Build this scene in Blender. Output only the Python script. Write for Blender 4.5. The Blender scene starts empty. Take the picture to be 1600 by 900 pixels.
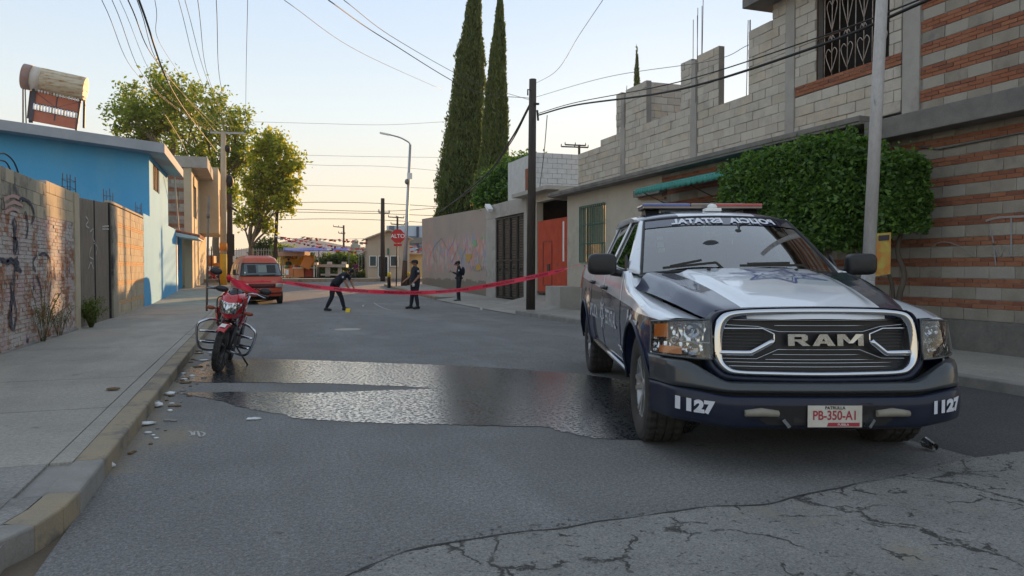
import bpy, bmesh, math, random
from math import sin, cos, pi, radians, sqrt, atan2
from mathutils import Vector, Matrix, noise
random.seed(7)
R = random.Random(11)
SC = bpy.context.scene
COL = SC.collection

# ------------------------------------------------------------ camera, sky, sun, exposure
CAM_H = 1.28; YAW = radians(19.3); FPX = 1156.0; PITCH = math.atan((450-419)/FPX)
cam_d = bpy.data.cameras.new("camera"); cam = bpy.data.objects.new("camera", cam_d); COL.objects.link(cam)
cam_d.sensor_width = 36; cam_d.lens = FPX/1600*36; cam_d.clip_end = 9000; cam_d.clip_start = .05
cam.location = (0, 0, CAM_H); cam.rotation_euler = (pi/2-PITCH, 0, -YAW)
SC.camera = cam
SUN_AZ = radians(32.0)      # measured from the street direction (+Y) towards the right (+X)
SUN_EL = radians(8.2)
w = bpy.data.worlds.new("World"); SC.world = w; w.use_nodes = True
nt = w.node_tree; bg = nt.nodes['Background']
sky = nt.nodes.new('ShaderNodeTexSky'); sky.sky_type = 'NISHITA'; sky.sun_disc = False
sky.sun_elevation = SUN_EL; sky.sun_rotation = SUN_AZ
sky.air_density = 1.0; sky.dust_density = 0.6; sky.ozone_density = 1.6; sky.altitude = 2100
gm = nt.nodes.new('ShaderNodeGamma'); gm.inputs[1].default_value = .22; nt.links.new(sky.outputs[0], gm.inputs[0])
tc = nt.nodes.new('ShaderNodeTexCoord'); sx_ = nt.nodes.new('ShaderNodeSeparateXYZ'); nt.links.new(tc.outputs['Generated'], sx_.inputs[0])
rp = nt.nodes.new('ShaderNodeValToRGB'); nt.links.new(sx_.outputs[2], rp.inputs[0]); el_ = rp.color_ramp.elements
el_[0].position = 0; el_[0].color = (1.0, .80, .58, 1); el_[1].position = 1; el_[1].color = (.87, .89, .93, 1)
for pp_, cc_ in ((.07, (1.0, .84, .64, 1)), (.20, (.93, .94, .90, 1)), (.34, (.78, .87, .98, 1))): e_ = el_.new(pp_); e_.color = cc_
tn = nt.nodes.new('ShaderNodeMixRGB'); tn.blend_type = 'MULTIPLY'; tn.inputs[0].default_value = 1; nt.links.new(rp.outputs[0], tn.inputs[2])
nt.links.new(gm.outputs[0], tn.inputs[1])
sc_ = nt.nodes.new('ShaderNodeVectorMath'); sc_.operation = 'SCALE'; sc_.inputs['Scale'].default_value = 3.2; nt.links.new(tn.outputs[0], sc_.inputs[0])
nt.links.new(sc_.outputs[0], bg.inputs[0]); bg.inputs[1].default_value = 0.15
sd = bpy.data.lights.new("sun", 'SUN'); sun = bpy.data.objects.new("sun", sd); COL.objects.link(sun)
sd.energy = 5.0; sd.angle = radians(.6); sd.color = (1.0, .56, .23)
sdir = Vector((sin(SUN_AZ)*cos(SUN_EL), cos(SUN_AZ)*cos(SUN_EL), sin(SUN_EL)))
sun.rotation_euler = sdir.to_track_quat('Z', 'Y').to_euler(); sun.location = (0, 0, 30)
SC.view_settings.view_transform = 'Standard'; SC.view_settings.look = 'None'
SC.view_settings.gamma = 1; SC.view_settings.exposure = 0.68
SC.render.engine = 'CYCLES'
SC.cycles.max_bounces = 6; SC.cycles.transparent_max_bounces = 12; SC.cycles.use_denoising = True

# ------------------------------------------------------------ terrain and pixel helpers
TK = [(-60, 0), (8, 0), (15, -.04), (22, -.09), (29, -.07), (36, .06), (44, .25), (52, .42), (60, .5), (90, .5), (5000, .5)]
def gz(v):
    for (a, za), (b, zb) in zip(TK, TK[1:]):
        if v <= b:
            t = max(0, (v-a)/(b-a)); return za+(zb-za)*t
    return .5
def ray(px, py):
    x = (px-800)/FPX; y = (450-py)/FPX
    fw = cos(PITCH)+y*sin(PITCH); up = y*cos(PITCH)-sin(PITCH)
    return Vector((x*cos(YAW)+fw*sin(YAW), -x*sin(YAW)+fw*cos(YAW), up))
CP = Vector((0, 0, CAM_H))
def onU(px, py, u): r = ray(px, py); return CP+r*(u/r.x)
def onV(px, py, v): r = ray(px, py); return CP+r*(v/r.y)
def onD(px, py, d): return CP+ray(px, py)*d
def onG(px, py, dz=0):
    r = ray(px, py); z = dz
    for i in range(30):
        t = (z-CAM_H)/r.z; p = CP+r*t; z = .5*z+.5*(gz(p.y)+dz)
    return p

# ------------------------------------------------------------ mesh builder
class MB:
    def __init__(s): s.v = []; s.f = []; s.m = []; s.sm = []
    def add(s, vs, fs, mi=0, smooth=False):
        o = len(s.v); s.v += [tuple(p) for p in vs]
        for f in fs: s.f.append([i+o for i in f]); s.m.append(mi); s.sm.append(smooth)
    def box(s, x0, x1, y0, y1, z0, z1, mi=0):
        s.add([(x0,y0,z0),(x1,y0,z0),(x1,y1,z0),(x0,y1,z0),(x0,y0,z1),(x1,y0,z1),(x1,y1,z1),(x0,y1,z1)],
              [(0,3,2,1),(4,5,6,7),(0,1,5,4),(1,2,6,5),(2,3,7,6),(3,0,4,7)], mi)
    def obox(s, c, sx, sy, sz, rot=None, mi=0):
        rot = rot or Matrix.Identity(3); c = Vector(c); vs = []
        for k in ((-1,-1,-1),(1,-1,-1),(1,1,-1),(-1,1,-1),(-1,-1,1),(1,-1,1),(1,1,1),(-1,1,1)):
            vs.append(c+rot@Vector((k[0]*sx/2, k[1]*sy/2, k[2]*sz/2)))
        s.add(vs, [(0,3,2,1),(4,5,6,7),(0,1,5,4),(1,2,6,5),(2,3,7,6),(3,0,4,7)], mi)
    def bar(s, a, b, wx, wz, mi=0, up=(0,0,1)):
        a = Vector(a); b = Vector(b); d = b-a; L = d.length
        if L < 1e-6: return
        y = d/L; upv = Vector(up)
        if abs(y.dot(upv)) > .99: upv = Vector((1,0,0))
        x = y.cross(upv).normalized(); z = x.cross(y)
        rot = Matrix((x, y, z)).transposed(); s.obox((a+b)/2, wx, L, wz, rot, mi)
    def tube(s, pts, r, n=8, mi=0, caps=True, closed=False, smooth=True, flat=1.0):
        pts = [Vector(p) for p in pts]; N = len(pts)
        if N < 2: return
        rr = r if isinstance(r, (list, tuple)) else [r]*N
        o = len(s.v); prev = None
        for i, p in enumerate(pts):
            if closed: t = pts[(i+1) % N]-pts[i-1]
            else: t = pts[min(i+1, N-1)]-pts[max(i-1, 0)]
            if t.length < 1e-9: t = Vector((0,0,1))
            t.normalize()
            if prev is None:
                a = Vector((0,0,1)) if abs(t.z) < .9 else Vector((1,0,0))
                x = a.cross(t).normalized()
            else:
                x = (prev-t*prev.dot(t))
                x = x.normalized() if x.length > 1e-6 else prev
            prev = x; y = t.cross(x)
            for k in range(n):
                a = 2*pi*k/n; s.v.append(tuple(p+x*rr[i]*cos(a)+y*rr[i]*sin(a)*flat))
        M_ = N if closed else N-1
        for i in range(M_):
            j = (i+1) % N
            for k in range(n):
                k2 = (k+1) % n
                s.f.append([o+i*n+k, o+i*n+k2, o+j*n+k2, o+j*n+k]); s.m.append(mi); s.sm.append(smooth)
        if caps and not closed:
            s.f.append([o+k for k in range(n)][::-1]); s.m.append(mi); s.sm.append(False)
            s.f.append([o+(N-1)*n+k for k in range(n)]); s.m.append(mi); s.sm.append(False)
    def lathe(s, prof, c=(0,0,0), axis='z', n=16, mi=0, smooth=True, caps=True):
        # prof: list of (radius, height along axis)
        c = Vector(c); o = len(s.v); N = len(prof)
        for r, h in prof:
            for k in range(n):
                a = 2*pi*k/n; x, y = r*cos(a), r*sin(a)
                p = {'z': (x, y, h), 'x': (h, x, y), 'y': (y, h, x)}[axis]
                s.v.append(tuple(c+Vector(p)))
        for i in range(N-1):
            for k in range(n):
                k2 = (k+1) % n
                s.f.append([o+i*n+k, o+i*n+k2, o+(i+1)*n+k2, o+(i+1)*n+k]); s.m.append(mi); s.sm.append(smooth)
        if caps:
            if prof[0][0] > 1e-4: s.f.append([o+k for k in range(n)][::-1]); s.m.append(mi); s.sm.append(False)
            if prof[-1][0] > 1e-4: s.f.append([o+(N-1)*n+k for k in range(n)]); s.m.append(mi); s.sm.append(False)
    def grid(s, fn, nu, nv, mi=0, smooth=True, flip=False, mfn=None):
        o = len(s.v)
        for j in range(nv+1):
            for i in range(nu+1): s.v.append(tuple(fn(i/nu, j/nv)))
        for j in range(nv):
            for i in range(nu):
                a = o+j*(nu+1)+i; q = [a, a+1, a+nu+2, a+nu+1]
                if flip: q.reverse()
                s.f.append(q); s.m.append(mfn(i/nu, j/nv) if mfn else mi); s.sm.append(smooth)
    def prism(s, poly, h0, h1, axis='z', mi=0, c=(0,0,0), smooth=False):
        # polygon in the two other axes, extruded along axis;  z:(x,y)  x:(y,z)  y:(x,z)
        c = Vector(c); n = len(poly); o = len(s.v)
        def P(a, b, h): return {'z': (a, b, h), 'x': (h, a, b), 'y': (a, h, b)}[axis]
        for h in (h0, h1):
            for a, b in poly: s.v.append(tuple(c+Vector(P(a, b, h))))
        s.f.append([o+k for k in range(n)][::-1]); s.m.append(mi); s.sm.append(False)
        s.f.append([o+n+k for k in range(n)]); s.m.append(mi); s.sm.append(False)
        for k in range(n):
            k2 = (k+1) % n; s.f.append([o+k, o+k2, o+n+k2, o+n+k]); s.m.append(mi); s.sm.append(smooth)
    def ball(s, c, rx, ry=None, rz=None, n=10, m=6, mi=0):
        ry = ry or rx; rz = rz or rx; c = Vector(c)
        def fn(a, b):
            th = a*2*pi; ph = (b-.5)*pi
            return c+Vector((rx*cos(ph)*cos(th), ry*cos(ph)*sin(th), rz*sin(ph)))
        s.grid(fn, n, m, mi)
    def build(s, name, mats, parent=None, world=False, bevel=0, recalc=True, solid=0, sub=0, base=None, **tags):
        if not isinstance(mats, (list, tuple)): mats = [mats]
        off = Vector((0,0,0)); loc = None
        if world and parent is not None:
            off = Vector(parent.location)
            if parent.parent: off = off+Vector(parent.parent.location)
        elif parent is None and s.v:
            if base is None:
                xs = [p[0] for p in s.v]; ys = [p[1] for p in s.v]; zs = [p[2] for p in s.v]
                base = Vector(((min(xs)+max(xs))/2, (min(ys)+max(ys))/2, min(zs)))
            off = Vector(base); loc = off
        me = bpy.data.meshes.new(name)
        me.from_pydata([(p[0]-off.x, p[1]-off.y, p[2]-off.z) for p in s.v], [], s.f)
        for m_ in mats: me.materials.append(m_)
        me.polygons.foreach_set('material_index', s.m); me.polygons.foreach_set('use_smooth', s.sm)
        if recalc:
            b = bmesh.new(); b.from_mesh(me); bmesh.ops.remove_doubles(b, verts=b.verts, dist=1e-5)
            bmesh.ops.recalc_face_normals(b, faces=b.faces); b.to_mesh(me); b.free()
        me.update()
        ob = bpy.data.objects.new(name, me); COL.objects.link(ob)
        if parent is not None: ob.parent = parent
        elif loc is not None: ob.location = loc
        if solid:
            md = ob.modifiers.new('s', 'SOLIDIFY'); md.thickness = solid; md.offset = 0
        if sub:
            md = ob.modifiers.new('u', 'SUBSURF'); md.levels = sub; md.render_levels = sub
        if bevel:
            md = ob.modifiers.new('b', 'BEVEL'); md.width = bevel; md.segments = 2; md.limit_method = 'ANGLE'; md.angle_limit = radians(40)
            md.harden_normals = False
        tag(ob, **tags); return ob

def tag(o, label=None, cat=None, group=None, kind=None):
    if label: o['label'] = label
    if cat: o['category'] = cat
    if group: o['group'] = group
    if kind: o['kind'] = kind
    return o
def thing(name, label, cat, loc=(0,0,0), rz=0, group=None, kind=None):
    o = bpy.data.objects.new(name, None); COL.objects.link(o); o.empty_display_size = .2
    o.location = loc; o.rotation_euler = (0, 0, rz); return tag(o, label, cat, group, kind)
def dup(o, loc=None, rz=None, label=None, parent=None):
    c = o.copy(); COL.objects.link(c)
    if parent is not None: c.parent = parent
    if loc is not None: c.location = loc
    if rz is not None: c.rotation_euler = (0, 0, rz)
    if label: c['label'] = label
    for ch in list(o.children): dup(ch, parent=c)
    return c
def smoothline(pts, n=6, closed=False):
    # Catmull-Rom
    P = [Vector(p) for p in pts]; N = len(P); out = []
    rng = range(N if closed else N-1)
    for i in rng:
        p0 = P[i-1] if (closed or i > 0) else P[0]*2-P[1]
        p1 = P[i]; p2 = P[(i+1) % N]
        p3 = P[(i+2) % N] if (closed or i+2 < N) else P[-1]*2-P[-2]
        for k in range(n):
            t = k/n
            out.append(.5*((2*p1)+(p2-p0)*t+(2*p0-5*p1+4*p2-p3)*t*t+(3*p1-p0-3*p2+p3)*t**3))
    if not closed: out.append(P[-1].copy())
    return out

# ------------------------------------------------------------ materials
def rgb(c): return (c[0], c[1], c[2], 1)
class NT:
    def __init__(s, name):
        s.m = bpy.data.materials.new(name); s.m.use_nodes = True; s.t = s.m.node_tree; s.n = s.t.nodes
        s.p = s.n['Principled BSDF']; s.l = s.t.links.new
    def node(s, ty, **kw):
        n = s.n.new(ty)
        for k, v_ in kw.items(): setattr(n, k, v_)
        return n
    def pos(s, obj=False, scale=(1,1,1)):
        if obj: o = s.node('ShaderNodeTexCoord').outputs['Object']
        else: o = s.node('ShaderNodeNewGeometry').outputs['Position']
        mp = s.node('ShaderNodeMapping'); mp.inputs['Scale'].default_value = scale; s.l(o, mp.inputs[0]); return mp.outputs[0]
    def noise(s, vec, scale, detail=4, rough=.6, dist=0):
        n = s.node('ShaderNodeTexNoise'); s.l(vec, n.inputs['Vector'])
        n.inputs['Scale'].default_value = scale; n.inputs['Detail'].default_value = detail
        n.inputs['Roughness'].default_value = rough; n.inputs['Distortion'].default_value = dist; return n.outputs['Fac']
    def ramp(s, fac, a, b, ca=(0,0,0), cb=(1,1,1)):
        r = s.node('ShaderNodeValToRGB'); s.l(fac, r.inputs[0]); e = r.color_ramp.elements
        e[0].position = a; e[1].position = b; e[0].color = rgb(ca); e[1].color = rgb(cb); return r.outputs[0]
    def mix(s, fac, a, b, mode='MIX'):
        m = s.node('ShaderNodeMixRGB', blend_type=mode)
        for i, v_ in enumerate((fac, a, b)):
            if isinstance(v_, (int, float)): m.inputs[i].default_value = v_ if i == 0 else (v_, v_, v_, 1)
            elif isinstance(v_, (tuple, list)): m.inputs[i].default_value = rgb(v_)
            else: s.l(v_, m.inputs[i])
        return m.outputs[0]
    def math(s, op, a, b=0, c=0):
        m = s.node('ShaderNodeMath', operation=op)
        for i, v_ in enumerate((a, b, c)):
            if isinstance(v_, (int, float)): m.inputs[i].default_value = v_
            else: s.l(v_, m.inputs[i])
        return m.outputs[0]
    def bump(s, h, st=.3, dist=.01):
        b = s.node('ShaderNodeBump'); b.inputs['Strength'].default_value = st; b.inputs['Distance'].default_value = dist
        s.l(h, b.inputs['Height']); s.l(b.outputs[0], s.p.inputs['Normal'])
    def sep(s, vec):
        n = s.node('ShaderNodeSeparateXYZ'); s.l(vec, n.inputs[0]); return n.outputs
# reflectance scale per material: base colours lifted to brighten the shaded street
ALB = dict(asphalt=2.3, dark_asphalt=1.7, concrete=1.5, pavement_concrete=1.75, exposed_aggregate=1.6, ochre_kerb_paint=1.25, kerb_concrete=1.6, mortar=1.5, grey_block=1.65, pale_block=1.55,
           tan_block=1.6, weathered_grey_metal=1.9, stained_block=1.4, pale_concrete_pole=1.6, cement_block=1.5, cement_block_light=1.5, weathered_plaster=1.45, slab_concrete=1.5, sky_blue_paint=1.15, cabin_grey=1, red_brick=.95, orange_brick=.9, dark_brick=1.1, sign_red=1, black_iron=1, yellow_pole_paint=1, sand_block=1.25)
def M(name, c1, c2=None, scale=3, rough=.85, metal=0, bump=.0, bscale=60, c3=None, s3=1.2, t3=(.55, .65), obj=False, spec=.4, coat=0, aniso=(1,1,1)):
    """colour c1 varied towards c2 by noise, blotches of c3, fine bump"""
    k_ = ALB.get(name, 1.25)
    c1, c2, c3 = [None if c is None else tuple(min(.82, x*k_) for x in c) for c in (c1, c2, c3)]
    n = NT(name); p = n.p; vec = n.pos(obj, aniso)
    p.inputs['Roughness'].default_value = rough; p.inputs['Metallic'].default_value = metal
    p.inputs['Specular IOR Level'].default_value = spec
    if coat: p.inputs['Coat Weight'].default_value = coat; p.inputs['Coat Roughness'].default_value = .08
    if c2 is None: c2 = tuple(x*.8 for x in c1)
    col = n.ramp(n.noise(vec, scale, 6, .65), .3, .7, c1, c2)
    if c3: col = n.mix(n.ramp(n.noise(vec, s3, 5, .7), t3[0], t3[1]), col, c3)
    fine = n.noise(vec, bscale, 3, .7)
    col = n.mix(.25, col, n.ramp(fine, .3, .7, (.55,.55,.55), (1.3,1.3,1.3)), 'MULTIPLY') if bump else col
    n.l(col, p.inputs['Base Color'])
    if bump: n.bump(fine, bump, .01)
    return n.m
def plain(name, c, rough=.5, metal=0, **kw):
    n = NT(name); n.p.inputs['Base Color'].default_value = rgb(c); n.p.inputs['Roughness'].default_value = rough
    n.p.inputs['Metallic'].default_value = metal
    for k, v_ in kw.items(): n.p.inputs[k.replace('_', ' ')].default_value = v_
    return n.m
def glassm(name, tint=(.8,.9,.9), rough=.02, trans=.85, base=.12):
    n = NT(name); n.n.remove(n.p); out = n.n['Material Output']
    g = n.node('ShaderNodeBsdfGlossy'); g.inputs['Roughness'].default_value = rough
    t = n.node('ShaderNodeBsdfTransparent'); t.inputs[0].default_value = rgb(tuple(x*trans for x in tint))
    f = n.node('ShaderNodeFresnel'); f.inputs[0].default_value = 1.55
    m = n.node('ShaderNodeMixShader')
    n.l(n.math('MULTIPLY_ADD', f.outputs[0], 1.5, base), m.inputs[0]); n.l(t.outputs[0], m.inputs[1]); n.l(g.outputs[0], m.inputs[2]); n.l(m.outputs[0], out.inputs[0])
    return n.m

# ------------------------------------------------------------ masonry
UNIT = {}
def unit_mesh(kind, k, matr):
    key = (kind, k, matr.name)
    if key in UNIT: return UNIT[key]
    rr = random.Random(sum(map(ord, kind))+k*13)
    b = bmesh.new(); bmesh.ops.create_cube(b, size=1)
    bmesh.ops.bevel(b, geom=[e for e in b.edges], offset=.045, segments=1, affect='EDGES')
    for v_ in b.verts: v_.co += Vector((rr.uniform(-1,1), rr.uniform(-1,1), rr.uniform(-1,1)))*.018
    me = bpy.data.meshes.new(kind+'_mesh'); b.to_mesh(me); b.free(); me.materials.append(matr); UNIT[key] = me; return me
class Masonry:
    """collects pieces of one thing; the nearest ones become objects, the rest one part"""
    def __init__(s, parent, core_mat, cap=290): s.p = parent; s.core_mat = core_mat; s.items = {}; s.core = MB(); s.cap = cap
    def wall(s, axis, at, face, rects, courses, openings=(), depth=.05, thick=.15, gap=.012, jit=.004, step0=0, core_in=.012, zshift=0, miss=0):
        # axis 'v': wall in plane x=at running along y ; 'u': plane y=at running along x ; face=+-1 is the outward side
        z = courses['z0']; i = step0; ztop = max(r[3] for r in rects)
        pat = courses['pat']
        while z < ztop-.03:
            kind, h, L, mats = pat[i % len(pat)]; zm = z+h/2
            iv = sorted([(r[0], r[1], min(r[3], z+h)) for r in rects if r[2]-.02 <= zm < r[3]+.03])
            merged = []
            for a, b, t_ in iv:
                if merged and a <= merged[-1][1]+.01: merged[-1][1] = max(b, merged[-1][1])
                else: merged.append([a, b])
            out = []
            for a, b in merged:
                segs = [(a, b)]
                for o in openings:
                    if o[2] < zm < o[3]:
                        ns = []
                        for c, d in segs:
                            if o[1] <= c or o[0] >= d: ns.append((c, d)); continue
                            if o[0] > c: ns.append((c, o[0]))
                            if o[1] < d: ns.append((o[1], d))
                        segs = ns
                out += segs
            for a, b in out:
                lo, hi = at+face*(-core_in), at+face*(-thick); x0, x1 = min(lo, hi), max(lo, hi)
                if axis == 'v': s.core.box(x0, x1, a, b, z, z+h)
                else: s.core.box(a, b, x0, x1, z, z+h)
                off = (L*.5 if i % 2 else 0)
                k = math.floor((a-off)/L); c = off+k*L
                while c < b:
                    p0, p1 = max(c, a), min(c+L, b); c += L
                    if p1-p0 < L*.18: continue
                    if miss and R.random() < miss: continue
                    mid = (p0+p1)/2; ln = p1-p0-gap; hh = h-gap
                    jj = at+face*(-depth/2+R.uniform(-jit, jit))
                    co = (jj, mid, zm) if axis == 'v' else (mid, jj, zm)
                    sz = (depth, ln, hh) if axis == 'v' else (ln, depth, hh)
                    m_ = R.choice(mats)
                    s.items.setdefault(kind, []).append((co, sz, m_, R.randrange(3)))
            z += h; i += 1
    def flush(s):
        off = Vector(s.p.location)
        for kind, L in s.items.items():
            L.sort(key=lambda t: (Vector(t[0])-CP).length)
            for co, sz, m_, k in L[:s.cap]:
                ob = bpy.data.objects.new(kind, unit_mesh(kind, k, m_)); COL.objects.link(ob); ob.parent = s.p
                ob.location = Vector(co)-off; ob.scale = sz
                ob.rotation_euler = (R.uniform(-.006,.006), R.uniform(-.01,.01), R.uniform(-.006,.006))
            rest = L[s.cap:]
            if rest:
                mats = sorted({t[2].name for t in rest}); mb = MB()
                for co, sz, m_, k in rest:
                    mb.box(co[0]-sz[0]/2, co[0]+sz[0]/2, co[1]-sz[1]/2, co[1]+sz[1]/2, co[2]-sz[2]/2, co[2]+sz[2]/2, mats.index(m_.name))
                mb.build(kind+'work', [bpy.data.materials[x] for x in mats], s.p, world=True, recalc=False, kind='stuff')
        if s.core.v: s.core.build('mortar_core', s.core_mat, s.p, world=True, recalc=False)
# ------------------------------------------------------------ shared materials
def asphmat(name, c1, c2, gutter=False, q_=1.0):
    n = NT(name); p = n.p; vec = n.pos(); p.inputs['Roughness'].default_value = .85; p.inputs['Specular IOR Level'].default_value = .35
    col = n.ramp(n.noise(vec, .9, 6, .7), .3, .7, c1, c2)
    col = n.mix(n.ramp(n.noise(n.pos(False, (1, .25, 1)), .8, 4, .6), .50, .75), col, tuple(x*1.22 for x in c1))
    st = n.noise(vec, 2.1, 6, .75); col = n.mix(n.ramp(st, .62, .70), col, tuple(x*.62 for x in c2))
    g1 = n.noise(vec, 85, 3, .8); g2 = n.noise(vec, 38, 2, .6)
    col = n.mix(1, col, n.ramp(g1, .30, .72, (1-.55*q_,)*3, (1+.6*q_,)*3), 'MULTIPLY'); col = n.mix(1, col, n.ramp(g2, .3, .7, (1-.25*q_,)*3, (1+.25*q_,)*3), 'MULTIPLY')
    if gutter:
        sx = n.sep(vec); wv = n.math('ADD', n.math('MULTIPLY_ADD', n.noise(n.pos(False, (1,.5,1)), 2.4, 6, .7), .6, .70), sx[0])
        dirt = n.ramp(wv, .16, .36, (1,1,1), (0,0,0)); sd_ = n.math('POWER', n.math('ADD', n.math('POWER', n.math('ADD', sx[0], .58), 2), n.math('MULTIPLY', n.math('POWER', n.math('SUBTRACT', sx[1], 6.15), 2), .25)), .5)
        sp = n.ramp(n.math('ADD', sd_, n.math('MULTIPLY', n.noise(vec, 9, 5, .7), .16)), .16, .34, (1,1,1), (0,0,0)); dirt = n.mix(1, dirt, sp, 'LIGHTEN'); dirt = n.mix(1, dirt, n.math('GREATER_THAN', n.math('ADD', sx[1], n.noise(vec, 5, 4)), 5.6), 'MULTIPLY')
        dirt = n.mix(1, dirt, n.ramp(n.noise(vec, 30, 5, .7), .3, .6), 'MULTIPLY'); col = n.mix(dirt, col, (.27,.225,.16))
    n.l(col, p.inputs['Base Color']); n.bump(n.math('ADD', g1, n.math('MULTIPLY', g2, .8)), .8, .010); return n.m
m_asph = asphmat('asphalt', (.200,.197,.190), (.150,.148,.144), True)
m_asph_old = M('asphalt_unused', (.064,.063,.062), (.047,.0465,.046), 1.2, .8, bump=.8, bscale=95, c3=(.078,.076,.073), s3=.5, t3=(.5,.72), spec=.5)
m_asph2 = asphmat('dark_asphalt', (.085,.084,.082), (.060,.060,.060))
m_conc = M('concrete', (.30,.285,.255), (.22,.205,.185), 1.4, .9, bump=.25, bscale=90, c3=(.16,.15,.135), s3=.9, t3=(.56,.72))
m_walk = asphmat('pavement_concrete', (.37,.345,.30), (.28,.265,.235), False, .45)
m_walk2 = M('exposed_aggregate', (.22,.21,.195), (.10,.098,.09), 45, .9, bump=.6, bscale=80, c3=(.09,.085,.08), s3=1.5, t3=(.5,.7))
m_kerb = M('ochre_kerb_paint', (.26,.205,.13), (.21,.18,.135), 3, .85, bump=.4, bscale=70, c3=(.14,.125,.105), s3=2.2, t3=(.5,.6))
m_kerbg = M('kerb_concrete', (.19,.18,.165), (.12,.115,.105), 3, .9, bump=.4, bscale=70)
m_earth = M('earth', (.13,.10,.07), (.09,.07,.05), 2, 1, bump=.5, bscale=30)
m_mortar = M('mortar', (.21,.20,.18), (.16,.15,.135), 3, .95, bump=.3, bscale=80)
m_blkA = M('grey_block', (.38,.34,.285), (.27,.25,.22), 3.5, .95, bump=.6, bscale=90, c3=(.20,.18,.155), s3=1.0, t3=(.6,.75))
m_blkB = M('pale_block', (.41,.37,.31), (.33,.31,.27), 3.5, .95, bump=.6, bscale=90)
m_blkC = M('tan_block', (.39,.34,.27), (.28,.25,.20), 3.5, .95, bump=.6, bscale=90)
m_blkD = M('stained_block', (.35,.31,.26), (.37,.34,.29), 5, .95, bump=.7, bscale=60)
BLK = [m_blkA, m_blkA, m_blkA, m_blkB, m_blkB, m_blkC, m_blkC, m_blkD]
m_rblkA = M('cement_block', (.25,.22,.18), (.18,.16,.13), 3.5, .95, bump=.7, bscale=60, c3=(.14,.13,.12), s3=2, t3=(.55,.7))
m_rblkB = M('cement_block_light', (.28,.25,.205), (.23,.215,.19), 4, .95, bump=.7, bscale=60)
RBLK = [m_rblkA, m_rblkA, m_rblkB]
m_brkA = M('red_brick', (.37,.15,.085), (.32,.11,.05), 5, .9, bump=.5, bscale=90, c3=(.25,.12,.08), s3=3, t3=(.55,.7))
m_brkB = M('orange_brick', (.42,.19,.11), (.38,.14,.065), 5, .9, bump=.5, bscale=90)
m_brkC = M('dark_brick', (.28,.10,.055), (.19,.08,.05), 5, .9, bump=.5, bscale=90)
BRK = [m_brkA, m_brkA, m_brkB, m_brkC]
m_plast = M('weathered_plaster', (.36,.325,.265), (.30,.27,.22), 1.2, .9, bump=.15, bscale=40, c3=(.24,.215,.18), s3=1.1, t3=(.55,.75))
m_slab = M('slab_concrete', (.17,.16,.145), (.10,.095,.09), 2.5, .95, bump=.5, bscale=50)
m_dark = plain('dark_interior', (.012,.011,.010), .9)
m_rust = M('rusty_iron', (.10,.055,.035), (.05,.03,.022), 8, .8, bump=.3, bscale=90)
m_blackiron = M('black_iron', (.03,.028,.027), (.02,.019,.018), 6, .6)
m_wht = M('white_paint', (.72,.72,.70), (.6,.6,.58), 5, .6)
m_wire = plain('cable_black', (.015,.015,.016), .6)
m_wireg = plain('cable_grey', (.16,.16,.16), .6)

# ------------------------------------------------------------ ground, roads, pavements
def vsteps(a, b, st=2.0):
    ks = sorted({a, b} | {k[0] for k in TK if a < k[0] < b}); out = [ks[0]]
    for p, q in zip(ks, ks[1:]):
        n = max(1, int((q-p)/st)); out += [p+(q-p)*(i+1)/n for i in range(n)]
    return out
def sheet(name, rects, dz, matr, parent=None, st=3.0, **tags):
    mb = MB()
    for (u0, u1, v0, v1) in rects:
        vs = vsteps(v0, v1, st)
        for a, b in zip(vs, vs[1:]):
            mb.add([(u0,a,gz(a)+dz),(u1,a,gz(a)+dz),(u1,b,gz(b)+dz),(u0,b,gz(b)+dz)], [(0,1,2,3)])
    return mb.build(name, matr, parent, base=Vector((0,0,0)) if parent is None else None, **tags)
E0 = -.004
sheet('ground', [(-2400, 2400, -200, 400), (-2400, 2400, 400, 2100)], E0-.01, m_earth, kind='structure', st=900)
road = sheet('road', [(-.87, 7.25, -14, 43.4), (-40, -.87, -14, 3.2), (7.25, 40, -14, 2.4), (-90, 110, 43.4, 50.2)], 0, m_asph, kind='structure')

def poly_sheet(name, pts, dz, matr, parent=None, jit=0, sub=1, world=True, **tags):
    b = bmesh.new(); P = []
    n = len(pts)
    for i in range(n):
        a, c = pts[i], pts[(i+1) % n]
        for k in range(sub):
            t = k/sub; x = a[0]+(c[0]-a[0])*t; y = a[1]+(c[1]-a[1])*t
            if k and jit: x += R.gauss(0, jit); y += R.gauss(0, jit)
            P.append((x, y))
    vs = [b.verts.new((x, y, gz(y)+dz)) for x, y in P]
    f = b.faces.new(vs); bmesh.ops.triangulate(b, faces=[f]); bmesh.ops.recalc_face_normals(b, faces=b.faces)
    if sum(f_.normal.z for f_ in b.faces) < 0: bmesh.ops.reverse_faces(b, faces=b.faces)
    me = bpy.data.meshes.new(name); b.to_mesh(me); b.free(); me.materials.append(matr)
    ob = bpy.data.objects.new(name, me); COL.objects.link(ob)
    if parent is not None: ob.parent = parent
    return tag(ob, **tags)
def GP(L): return [tuple(onG(x, y)[:2]) for x, y in L]

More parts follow.
